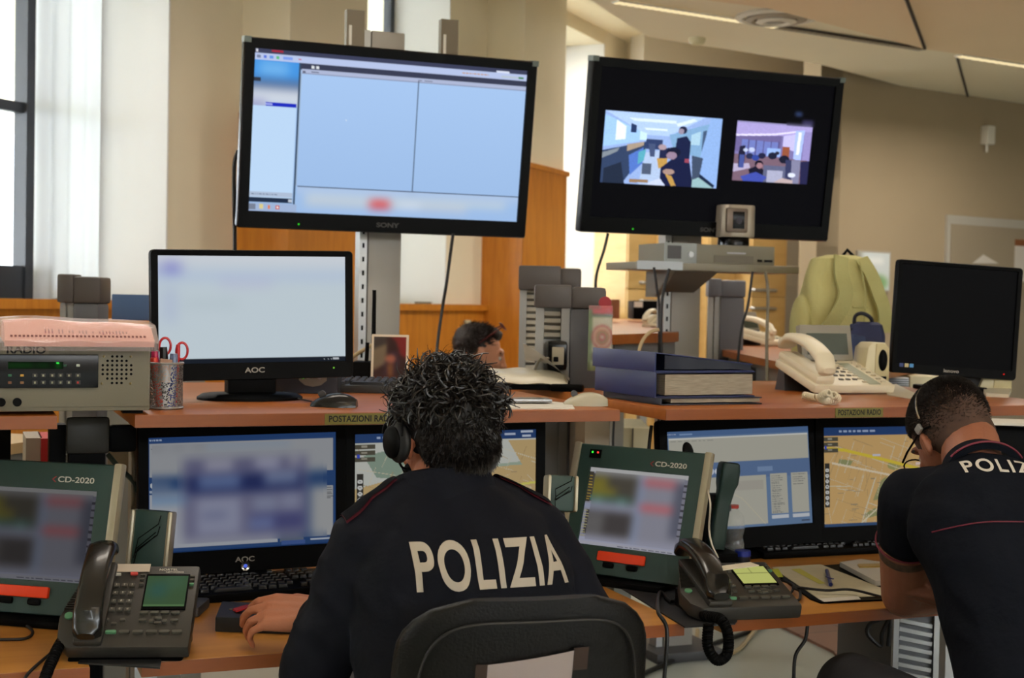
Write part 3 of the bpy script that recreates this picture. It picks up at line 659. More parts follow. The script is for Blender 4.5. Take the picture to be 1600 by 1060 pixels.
    P([(0, 0), (1, 0), (1, 1), (0, 1)], (124, 116, 168)); P([(0, 0), (1, 0), (1, .15), (.6, .2), (0, .28)], (170, 158, 214)); P([(0, .22), (.5, .17), (.8, .1), (.8, .13), (.5, .2), (0, .26)], (226, 220, 250)); P([(0, .25), (.6, .2), (.6, .55), (0, .5)], (110, 100, 150)); P([(.08, .3), (.56, .32), (.56, .55), (.08, .55)], (112, 124, 190))
    for k in range(5): P([(.16 + .1 * k, .3), (.175 + .1 * k, .3), (.175 + .1 * k, .55), (.16 + .1 * k, .55)], (84, 80, 130))
    P([(.42, .42), (.6, .42), (.6, .56), (.42, .56)], (150, 180, 236)); P([(.62, .2), (.78, .16), (.78, .45), (.62, .4)], (196, 190, 240)); P([(.62, .38), (.72, .38), (.72, .6), (.62, .56)], (150, 84, 60)); P([(.78, .1), (.9, .08), (.88, .6), (.78, .6)], (170, 190, 248)); P([(.82, .12), (.86, .12), (.85, .5), (.81, .5)], (236, 240, 255)); P([(.9, .1), (1, .1), (1, .9), (.9, .9)], (150, 140, 196))
    P([(0, .55), (1, .6), (1, 1), (0, 1)], (120, 96, 112)); P([(.0, .72), (.2, .7), (.22, .78), (0, .86)], (180, 170, 200)); P([(.06, .42), (.13, .4), (.14, .56), (.13, .78), (.06, .78), (.05, .56)], (34, 34, 60)); P([(.07, .56), (.13, .56), (.13, .78), (.07, .78)], (70, 84, 150))
    for x, y, a, q in ((.2, .58, .05, (40, 46, 80)), (.28, .6, .05, (50, 70, 150)), (.36, .56, .05, (36, 38, 66)), (.5, .55, .06, (30, 34, 56)), (.66, .6, .07, (28, 30, 50)), (.56, .5, .03, (40, 40, 60)), (.14, .48, .03, (190, 200, 230)), (.22, .47, .04, (190, 200, 236))): E(x, y, a, a, q)
    P([(.4, .72), (.7, .72), (.7, 1), (.38, 1)], (96, 100, 130)); P([(.45, .8), (.66, .8), (.66, 1), (.45, 1)], (168, 170, 196)); P([(.76, .6), (.88, .6), (.88, 1), (.76, 1)], (130, 130, 160)); P([(.88, .62), (1, .6), (1, 1), (.9, 1)], (40, 40, 76)); P([(.68, .6), (.76, .6), (.78, 1), (.7, 1)], (56, 60, 96))
    P([(.2, .8), (.32, .72), (.4, .8), (.4, .92), (.22, .9)], (26, 26, 46)); E(.33, .7, .055, .06, (24, 22, 40)); E(.34, .73, .04, .05, (160, 120, 130)); P([(.1, .93), (.3, .84), (.45, .92), (.4, 1), (.14, 1)], (66, 80, 170)); P([(.55, 1), (.65, .92), (.8, .95), (.8, 1)], (190, 170, 170)); E(.78, .86, .05, .04, (220, 225, 245))
    P([(0, .0), (1, 0), (1, .02), (0, .02)], (150, 144, 190))
    c.rect(.835, .2, .865, .225, (60, 80, 130)); c.rect(.87, .255, .92, .28, (70, 66, 110)); c.blur(.8, .17, .96, .3, 3)
    r = np.random.RandomState(3); n = r.rand(c.h, c.w, 1) * .10 + .93; mk = (c.a.sum(2, keepdims=True) > 60); c.a = np.where(mk, c.a * n * 1.12, c.a); c.blur(.0, .27, 1, .78, 0)
    return c
def cv_console(seed):
    c = Canvas(130, 100, (126, 126, 138)); c.rect(0, 0, 1, .06, (160, 160, 160)); c.rect(.03, .08, .5, .44, (70, 66, 58)); c.rect(.06, .12, .2, .36, (112, 104, 44)); c.rect(.2, .26, .3, .34, (118, 108, 40)); c.rect(.05, .36, .48, .43, (66, 96, 88)); c.rect(.1, .38, .16, .44, (90, 128, 118)); c.rect(.34, .37, .4, .44, (90, 128, 118))
    c.rect(.03, .55, .5, .86, (64, 60, 60)); c.rect(.06, .58, .22, .84, (92, 90, 90)); c.rect(.56, .1, .9, .17, (176, 84, 88)); c.rect(.54, .42, .88, .49, (186, 84, 88)); c.rect(.52, .06, .56, .95, (118, 134, 164)); c.rect(.88, .1, .97, .8, (82, 84, 98)); c.rect(0, .9, 1, .96, (144, 146, 164)); c.rect(0, .47, .5, .53, (130, 134, 154)); c.blur(.06, .05, .96, .93, 4)
    c.rect(.0, .06, .05, .45, (58, 54, 46)); c.textrows(.01, .1, .05, .44, 9, (150, 126, 54), 3, 1); c.textrows(.01, .55, .06, .9, 10, (150, 146, 110), 4, 1); c.rect(.95, .06, 1, .9, (112, 112, 124)); c.textrows(.955, .1, .995, .8, 9, (60, 58, 66), 2, 1)
    c.rect(0, .95, 1, 1, (150, 150, 160)); c.textrows(.4, .955, .95, .995, 1, (80, 80, 96), 2, 1); c.a *= .95 if seed else .6
    return c
def dim(c, f): c.a *= f; return c
monitor('computer_monitor', 'black monitor on the middle shelf with a blurred pale blue screen', 248, 396, 538, 567, 3.30, SZ, cv_blank(), roll=-.022, logo=('AOC', .017), led=('green', (90, 150, 40)), base=(.125, .085), bez=(.018, .014, .040))
monitor('computer_monitor', 'black monitor under the middle shelf showing blurred blue dispatch windows', 233, 682, 523, 851, 3.20, DZ, dim(cv_dispatch(), .84), roll=-.016, logo=('AOC', .016), bez=(.024, .03, .052), button=0.0)
monitor('computer_monitor', 'black monitor behind the headset officer showing a pale street map', 555, 677, 835, 838, 3.20, DZ, dim(cv_map(1), .84), bez=(.024, .03, .045), roll=-.012)
monitor('computer_monitor', 'black monitor left of the sleeve of the short-haired officer, with list windows', 1046, 673, 1264, 819, 3.25, DZ, dim(cv_lists(), .88), bez=(.026, .03, .055), roll=-.022, tilt=-.10, button=-.08)
monitor('computer_monitor', 'black monitor right of the list screen showing an orange street map', 1288, 669, 1494, 814, 3.25, DZ, dim(cv_map(2), .84), bez=(.03, .03, .05), roll=-.0, tilt=-.06)
blk = Canvas(60, 45, (7, 7, 8))
lm = monitor('computer_monitor', 'switched-off black monitor on the right shelf with small stickers', 1396, 412, 1590, 577, 3.45, SZ, blk, bez=(.014, .012, .028), roll=.05, tilt=-.02, rz=RZC + .1, size=(.362, .30), foot='box', base=(.085, .08), logo=('lenovo', .014, (52, 50, 50), -.01), led=('red', (200, 30, 20)))
for dx_, cl_ in ((.0, (40, 60, 120)), (.016, (190, 176, 130)), (.031, (70, 140, 200))):
    st_ = obj('sticker', MB().box((-.165 + dx_, -.0092, -.158), (.012, .0006, .011)), mat('sticker%d' % cl_[0], cl_, .5), lm); st_.matrix_local = Matrix.Translation((0, 0, W(1493, 494, y=3.45).z - SZ)) @ Euler((-.02, .05, 0)).to_matrix().to_4x4()
M_tvb = mat('tv_bezel_black', (5, 5, 6), .3, spec=.1)
def television(name, label, corners, y, canvas, led):
    P = [W(px, py, y=y) for px, py in corners]; w = ((P[1].x - P[0].x) + (P[2].x - P[3].x)) / 2; h = ((P[0].z - P[3].z) + (P[1].z - P[2].z)) / 2
    c = sum(P, Vector()) / 4; t = thing(name, label, 'television', c, 0)
    t.rotation_euler = (R(8), 0.0, 0)
    out = rrect(w, h, .008, 3, 0, 'xz'); sw, sh = w - .075, h - .095; inn = rrect(sw, sh, .001, 3, 0, 'xz', (0, .012))
    b = MB().loft([[p + Vector((0, .03, 0)) for p in out], [p + Vector((0, -.008, 0)) for p in out], [Vector((p.x * .992, -.016, p.z * .987)) for p in out], [p + Vector((0, -.014, 0)) for p in inn], [p + Vector((0, -.003, 0)) for p in inn]], cap=False, smooth=False)
    obj('frame', b, M_tvb, t)
    obj('rear_shell', MB().loft([[p + Vector((0, .029, 0)) for p in out], [Vector((p.x * .96, .06, p.z * .93)) for p in out], [Vector((p.x * .7, .09, p.z * .65)) for p in out]]), M_black, t)
    canvas.build('screen', sw, sh, t, M_scr, loc=(0, -.004, .012))
    text('logo', 'SONY', .022, mat('logo_dim', (62, 60, 58), .4), t, (0, -.0168, -h / 2 + .028), bold=.0008, sx=1.4)
    obj('power_light', MB().ball((-w * .30, -.0155, -h / 2 + .02), .0035, 8), emit_mat('tv_led', (50, 190, 40), 1.2), t)
    ck = mat('corner_chip', (96, 108, 104), .4)
    for sx in (-1, 1): obj('corner_cap', MB().box((sx * (w / 2 - .011), .008, h / 2 - .008), (.024, .05, .020)), ck, t)
    obj('wall_mount_plate', MB().box((0, .11, 0), (.3, .05, .3)), M_dgrey, t)
    return t, w, h
tv1, w1, h1 = television('television', 'large wall-screen television on the left post, tilted, showing pale blue windows', ((382, 58), (842, 100), (816, 373), (368, 355)), 4.80, cv_tv1(), 0)
tv2, w2, h2 = television('television', 'large black television on the right post showing two camera pictures', ((930, 90), (1322, 125), (1286, 378), (898, 362)), 4.80, cv_tv2(), 0)
# stands
M_post = mat('stand_grey_sheet', (158, 154, 146), .5, metal=.2)
def stand(label, pxa, pxb, py, ytv, top, yv=4.96):
    a, b = W(pxa, py, y=yv), W(pxb, py, y=yv); w = b.x - a.x; c = (a + b) / 2
    t = thing('screen_stand', label, 'stand', (c.x, yv + .05, 0))
    obj('post', MB().box((0, 0, top / 2 + .02), (w * .9, .08, top), bev=.004), M_post, t)
    rl = MB().box((-w / 2 - .012, -.01, top / 2 + .02), (.028, .06, top))
    obj('slotted_rail', rl, M_alu, t)
    hl = MB()
    for k in range(28):
        if .9 + k * .05 < top: hl.box((-w / 2 - .012, -.0405, .9 + k * .05), (.008, .002, .018))
    obj('slots', hl, M_black, t)
    obj('foot', MB().box((0, 0, .02), (.3, .3, .04), bev=.008), M_dgrey, t)
    return t, w
s1, _ = stand('grey sheet metal post carrying the left television', 572, 629, 500, 4.8, 2.36)
s2, _ = stand('grey sheet metal post carrying the right television and camera shelf', 1048, 1098, 500, 4.8, 2.30)
def brk(t, px, py, py2):
    a = W(px, py, y=4.93) - t.location; bb = W(px, py2, y=4.93) - t.location
    b = MB().box((a.x, -.12, (a.z + bb.z) / 2), (.065, .004, abs(a.z - bb.z) + .16)); b.box((a.x - .031, -.105, (a.z + bb.z) / 2), (.004, .03, abs(a.z - bb.z) + .16))
    obj('mount_bracket', b, mat('bracket_steel', (112, 104, 90), .4, metal=.6), t)
    obj('bracket_slot', MB().box((a.x - .02, -.1235, (a.z + bb.z) / 2 + .01), (.01, .003, .07)), M_white, t)
brk(s1, 551, 54, 72); brk(s1, 697, 68, 86)
# ================================================================ TELEPHONES, CONSOLES
M_phone = mat('phone_charcoal', (50, 48, 44), .42, bump=.05, bscale=400)
M_phoneS = mat('phone_charcoal_satin', (30, 29, 27), .3)
M_key = mat('key_rubber', (72, 70, 62), .5)
M_keyg = mat('key_green', (86, 140, 104), .5); M_keyr = mat('key_red', (196, 70, 62), .5)
M_green = mat('console_green', (36, 60, 54), .5, bump=.04, bscale=500)
M_rail = mat('console_champagne', (168, 160, 138), .35, metal=.35)
M_orange = mat('orange_key', (226, 62, 18), .45)
M_mark = mat('white_print', (190, 186, 172), .6)
def face(front, tilt, z0): return Matrix.Translation((0, front, z0)) @ Matrix.Rotation(tilt, 4, 'X')
def handset(par, F, x, y0, L, m, w=.046, lift=.03, arch=.028, name='handset', th=.022):
    rings = []; N = 22
    for i in range(N + 1):
        t = i / N; e = abs(2 * t - 1); zc = lift + arch * (1 - e ** 2.2); ww = w * (1 + .16 * e ** 3) * (1 if 0 < i < N else .55) * (1 if 1 < i < N - 1 or i in (0, N) else .92); hh = th * (1 + .55 * e ** 4) * (1 if 0 < i < N else .4)
        y = y0 + L * t
        rings.append([Vector((x + ww / 2 * (abs(math.cos(a)) ** .65) * (1 if math.cos(a) > 0 else -1), y, zc - (hh * .35 if e > .8 else 0) + hh / 2 * (abs(math.sin(a)) ** .7) * (1 if math.sin(a) > 0 else -1))) for a in [2 * PI * k / 20 for k in range(20)]])
    o = obj(name, MB().loft(rings), m, par); o.matrix_local = F
    return o
def desk_phone(label, loc, rz, tilt, lcd, loc_sticker=False):
    t = thing('desk_telephone', label, 'telephone', loc, rz)
    Wd, D, x0 = .235, .195, -.1175
    F = face(-.10, tilt, .028)
    def on(name, mb, m, par=None):
        o = obj(name, mb, m, par or t)
        if par is None or par is t: o.matrix_local = F
        return o
    X = lambda f: x0 + f * Wd
    Y = lambda f: .012 + f * D * .93
    # body: slab with curved left lobe
    pts = [(X(.28), 0), (X(1), 0), (X(1.0), D), (X(.2), D), (X(.06), D * .62), (X(0), D * .36), (X(.02), D * .12), (X(.1), .0)]
    on('body', MB().prism([Vector((a, b, -.028)) for a, b in pts], (0, 0, .030), bev=.006), M_phone)
    # foot wedge under the slab
    bz = math.sin(tilt) * D
    obj('stand', MB().prism([(-.095, -.085, 0), (-.095, .06, 0), (-.095, .06, bz * .75), (-.095, -.05, .02)], (.2, 0, 0), bev=.004), M_black, t)
    # keypad
    kp = MB().box((0, 0, 0), (.0105, .0085, .006), bev=.002).mesh('key')
    def key(m, x, y, sx=1, sy=1, name='key'):
        me = kp if m is M_key else None
        if me is None: me = MB().box((0, 0, 0), (.0105, .0085, .006), bev=.002).mesh('key')
        o = bpy.data.objects.new(name, me); col.objects.link(o); o.parent = t
        if not me.materials: me.materials.append(m)
        o.matrix_local = F @ Matrix.Translation((X(x), Y(y), .0045)) @ Matrix.Diagonal((sx, sy, 1, 1)); return o
    lp = text_mesh('1', .006)
    lp.materials.append(M_mark)
    for j in range(4):
        for i in range(3):
            key(M_key, .385 + .059 * i, .72 - .107 * j)
            g = obj('digit', text_mesh('123456789*0#'[j * 3 + i], .0062), M_mark, t); g.matrix_local = F @ Matrix.Translation((X(.385 + .059 * i), Y(.72 - .107 * j), .0077))
    for x in (.63, .71, .787, .865): key(M_key, x, .36, 1.45, .7)
    for x in (.63, .865): key(M_key, x, .26, 1.3, .6)
    key(M_key, .745, .285, 1.2, .7); key(M_key, .745, .225, 1.2, .6); key(M_key, .695, .25, .8, .8); key(M_key, .795, .25, .8, .8)
    for i, x in enumerate((.41, .51, .61, .71, .805, .90)): key(M_keyg if i == 0 else M_key, x, .115, 1.8, .75)
    key(M_key, .36, .27, .9, .6); key(M_key, .48, .27, .9, .6); key(M_key, .42, .22, .9, .5); key(M_mark, .38, .87, 1.0, .45); key(M_keyr, .50, .88, 1.3, .6)
    for y in (.86, .8, .74): key(M_key, .57, y, .8, .45)
    for y, m in ((.84, M_key), (.79, M_key), (.735, M_keyg)): key(m, .955, y, .8, .5)
    on('screen_bezel', MB().box(((X(.6) + X(.935)) / 2, Y(.64), .003), (Wd * .335, D * .44, .004), bev=.001), M_black)
    c = Canvas(40, 26, lcd)
    if lcd[0] > 100: c.rect(0, .38, 1, .41, tuple(v * .7 for v in lcd)); c.rect(.48, .05, .5, .38, tuple(v * .7 for v in lcd))
    else: c.rect(.1, .3, .5, .6, (40, 78, 80)); c.rect(.5, .1, .9, .3, (60, 92, 76)); c.blur(0, 0, 1, 1, 4); c.rect(0, .93, 1, .96, (80, 110, 70))
    o = c.build('display', Wd * .31, D * .38, t, M_scr); o.matrix_local = F @ Matrix.Translation((X(.768), Y(.64), .0056)) @ Matrix.Rotation(-PI / 2, 4, 'X')
    o = obj('lettering', text_mesh('NORTEL', .0075, 0, .0001, sx=1.2), M_mark, t); o.matrix_local = F @ Matrix.Translation((X(.76), Y(.945), .0025))
    o = obj('lettering', text_mesh('NETWORKS', .005, 0, .0001, sx=1.2), M_mark, t); o.matrix_local = F @ Matrix.Translation((X(.81), Y(.912), .0025))
    if loc_sticker: on('paper_sticker', MB().box((X(.48), Y(.965), .0035), (Wd * .27, D * .10, .001)), mat('sticker_beige', (190, 176, 158), .7))
    # speaker grille ribs and button on the left lobe
    gr = MB()
    for k in range(17):
        y = Y(.42 + .03 * k); gr.box((X(.03 + .0045 * k) + (X(.155) - X(.03)) * .5, y, .004), ((.125 - .0045 * k) * Wd, .0026, .003))
    on('speaker_grille', gr, M_phoneS); on('mute_button', MB().lathe((X(.075), Y(.33), .001), [(.008, 0), (.0075, .004), (.001, .005)], 16), M_keyg)
    on('cradle', MB().box((X(.26), D * .5, .008), (.050, D * .98, .014), bev=.006), M_phone)
    handset(t, F, X(.255), .005, .225, mat('handset_gloss', (24, 23, 21), .26, coat=.2), w=.048, lift=.030, arch=.026, th=.026)
    return t
pL = W(203, 1016, z=DZ)
ph1 = desk_phone('black desk telephone in the lower left corner beside the left green console', (pL.x, pL.y, DZ), RZC + .10, R(36), (54, 76, 50), True)
pR = W(1138, 955, z=DZ)
ph2 = desk_phone('black desk telephone with bright green display in front of the middle green console', (pR.x, pR.y, DZ), RZC + .235, R(16), (172, 176, 100))
tag(obj('paper_slip', MB().prism([W(1128, 886, z=DZ + .118), W(1172, 880, z=DZ + .118), W(1186, 885, z=DZ + .12), W(1130, 892, z=DZ + .116)], (0, 0, .002)), mat('paper_warm', (200, 190, 168), .8)), 'strip of cream paper lying along the back of the bright display telephone', 'paper')
ph2.scale = (1.07,) * 3; ph1.scale = (1.03,) * 3
# mats bridging the gaps
M_mat = mat('black_rubber_mat', (30, 31, 33), .6)
def flat(name, pts, z, th, m, label, cat, par=None):
    o = obj(name, MB().prism([W(a, b, z=z) for a, b in pts], (0, 0, th)), m, par)
    if label: tag(o, label, cat)
    return o
flat('desk_mat', [(122, 1038), (250, 1046), (252, 1034), (235, 1015), (140, 1008)], DZ, .003, M_mat, 'black plate bridging the desk gap below the lower left telephone', 'desk mat')
flat('desk_mat', [(945, 905), (1020, 905), (1152, 972), (1148, 977), (1070, 982)], DZ, .003, M_mat, 'dark mat lying over the desk gap beside the middle green console', 'desk mat')
# green touch consoles
def console(label, loc, rz, tilt, sc_w, seed, scale=1.0):
    t = thing('radio_console', label, 'radio console', loc, rz)
    w, h, d = .335 * scale, .315 * scale, .018; T = Matrix.Translation((0, 0, .02)) @ Matrix.Rotation(-tilt, 4, 'X')
    def on(name, mb, m, z=0):
        o = obj(name, mb, m, t); o.matrix_local = T; return o
    b = MB(); sw, sh, sx, sz = w * .80, h * .60, 0.0, h * .52
    out = [Vector((-w / 2, 0, 0)), Vector((w / 2, 0, 0)), Vector((w / 2, 0, h)), Vector((-w / 2, 0, h))]
    inn = [Vector((sx - sw / 2, 0, sz - sh / 2)), Vector((sx + sw / 2, 0, sz - sh / 2)), Vector((sx + sw / 2, 0, sz + sh / 2)), Vector((sx - sw / 2, 0, sz + sh / 2))]
    b.loft([[p + Vector((0, d, 0)) for p in out], [p + Vector((0, .003, 0)) for p in out], [Vector((p.x * .995, 0, (p.z - h / 2) * .985 + h / 2)) for p in out], inn, [p + Vector((0, .008, 0)) for p in inn]], cap=False, smooth=False)
    b.quad([p + Vector((0, d, 0)) for p in out]); on('panel', b, M_green)
    for s in (-1, 1): on('side_rail', MB().box((s * (w / 2 + .009), d / 2 - .003, h / 2), (.018, d + .004, h + .006), bev=.005), M_rail)
    o = cv_console(seed).build('touch_screen', sw, sh, t, M_scr); o.matrix_local = T @ Matrix.Translation((sx, .006, sz))
    on('talk_key', MB().box((0 - w * .02, -.003, h * .145), (w * .38, .009, h * .075), bev=.004), M_orange)
    for s in (-1, 1): on('round_key', MB().box((-w * .02 + s * w * .095 + (0), -.002, h * .082), (.030, .010, .014), bev=.006), M_black)
    on('indicator_panel', MB().box((-w * .37, -.0008, h * .925), (.032, .003, .022), bev=.001), M_black)
    for s, cl in ((-1, (60, 230, 60)), (1, (250, 60, 50) if seed else (60, 24, 22))): on('indicator_light', MB().ball((-w * .37 + s * .0075, -.003, h * .935), .0026, 8), emit_mat('ind_%d' % (cl[0] + cl[1]), cl, 1.5))
    o = obj('lettering', text_mesh('CD-2020', .0165 * scale, 0, .0003, sx=1.35, space=1.0), mat('console_print', (196, 192, 180), .5), t); o.matrix_local = T @ Matrix.Translation((w * .25, -.0012, h * .885)) @ Matrix.Rotation(PI / 2, 4, 'X')
    o = obj('logo_mark', MB().prism([(0, 0, 0), (.007, 0, .006), (.004, 0, .006), (-.003, 0, 0), (.004, 0, -.006), (.007, 0, -.006)], (0, .0008, 0)), mat('logo_red', (150, 40, 40), .5), t); o.matrix_local = T @ Matrix.Translation((w * .25 - .052 * scale, -.0015, h * .885))
    obj('rear_stand', MB().prism([(-.05, .06, 0), (-.05, .19, 0), (-.05, .15, .02), (-.05, .10, .13), (-.05, .06, .10)], (.10, 0, 0), bev=.003), M_black, t)
    obj('base_foot', MB().box((0, .07, .008), (w * .7, .2, .016), bev=.005), M_black, t)
    return t
cB = W(970, 917, z=DZ); console('green touch console in the middle with lit display, right of the headset officer', (cB.x, cB.y, DZ), RZC - R(33), R(17), 0, 1)
cA = W(34, 975, z=DZ); console('green touch console at the left edge with darker display and orange key', (cA.x, cA.y, DZ), RZC - R(13), R(13), 0, 0, .98)
# green loudspeakers with champagne side strips
def speaker_green(label, px0, py0, px1, py1, depth, rz, roll, tilt=0.0, arm=None):
    a, b = W(px0, py0, d=depth), W(px1, py1, d=depth); w = (b - a).dot(CR); h = abs(a.z - b.z); c = (a + b) / 2
    t = thing('console_speaker', label, 'speaker', (c.x, c.y, DZ), rz); T = Matrix.Translation((0, 0, c.z - DZ)) @ Euler((tilt, roll, 0)).to_matrix().to_4x4()
    def on(n, mb, m): o = obj(n, mb, m, t); o.matrix_local = T; return o
    on('body', MB().box((0, .025, 0), (w * .86, .036, h), bev=.008), M_green)
    for s in (-1, 1): on('side_rail', MB().box((s * w * .455, .022, 0), (w * .13, .042, h * .99), bev=.006), M_rail)
    for k in range(4):
        q = (k - 1.5) * .0075; e = .6 if k in (0, 3) else 1
        pts = [(-w * .30, -.004, -h * .36 + q * 1), (-w * .30 + .002, -.004, -h * .26 + q), (w * .0 - .02, -.004, -h * .05 + q), (w * .22, -.004, h * .20 + q), (w * .26, -.004, h * .34 + q)] if k in (0, 3) else [(-w * .27, -.004, -h * .16 + q), (w * .18, -.004, h * .13 + q)]
        on('groove', MB().tube(pts, .0011, 5), M_black)
    ar = MB().tube([(0, .04, c.z - DZ - h * .4), (.03, .06, (c.z - DZ) * .35), (.05, .04, .02)], .012, 10).box((.05, .04, .012), (.12, .10, .022), bev=.006)
    obj('arm', ar, M_dgrey, t)
    return t
speaker_green('green speaker with black line pattern between the left console and dispatch monitor', 199, 797, 264, 896, 2.92, RZC - .02, .05, R(-8))
speaker_green('green speaker partly hidden behind the right shoulder of the headset officer', 856, 742, 905, 800, 3.05, RZC + .25, .07, R(-10))
# green telephone handset standing on its cradle
hp = W(1118, 858, z=DZ + .04); t = thing('console_handset', 'green telephone handset with white cord standing right of the middle console', 'handset', (hp.x, hp.y, DZ), RZC + .25)
T = Matrix.Translation((0, 0, .04)) @ Euler((R(-4), R(7), 0)).to_matrix().to_4x4()
rings = []
for z, x, w, d in ((0, 0, .040, .034), (.02, 0, .044, .04), (.06, .002, .042, .03), (.12, .006, .040, .026), (.155, .010, .046, .030), (.17, .012, .054, .04), (.205, .012, .056, .046), (.222, .012, .05, .042), (.226, .012, .04, .03)):
    rings.append([Vector((x + w / 2 * (abs(math.cos(a)) ** .45) * (1 if math.cos(a) > 0 else -1), d / 2 * (abs(math.sin(a)) ** .5) * (1 if math.sin(a) > 0 else -1), z)) for a in [2 * PI * k / 24 for k in range(24)]])
o = obj('handset_body', MB().loft(rings), M_green, t); o.matrix_local = T
obj('cradle', MB().box((0, .03, .09), (.05, .03, .18), bev=.006).box((0, .0, .018), (.09, .09, .036), bev=.006), M_black, t)
o = obj('side_switch', MB().box((.036, .0, .145), (.006, .012, .016), bev=.002), M_dgrey, t)
cable('handset_cord', 'thin white cord looping down beside the green handset', [W(1106, 766, d=3.28), W(1110, 790, d=3.22), W(1108, 825, d=3.22), W(1112, 850, d=3.2), W(1122, 872, d=3.2)], .0022, mat('white_cord', (196, 188, 172), .5))
# gooseneck microphone behind the console
gm = W(1075, 760, d=3.45); mt = thing('gooseneck_microphone', 'black foam-tipped gooseneck microphone in front of the list monitor', 'microphone', (gm.x, gm.y, DZ), RZC)
q0 = W(1075, 706, d=3.45) - Vector((gm.x, gm.y, DZ)); Mi = Matrix.Rotation(-RZC, 3, 'Z'); q0 = Mi @ q0
obj('windshield', MB().ball(q0, (.0135, .0135, .024), 20, (0, R(-14), 0)), mat('foam', (12, 12, 12), .95), mt)
obj('gooseneck', MB().tube(spline([q0 - Vector((-.004, 0, .015)), q0 - Vector((-.012, 0, .08)), (.015, .0, .1), (.02, .0, .02)]), .004, 8), M_black, mt)
obj('base', MB().box((.02, 0, .012), (.09, .09, .024), bev=.006), M_black, mt)
# ================================================================ THINGS ON THE DESKS AND SHELVES
def at_z(px, py, z): p = W(px, py, z=z); return (p.x, p.y, z)
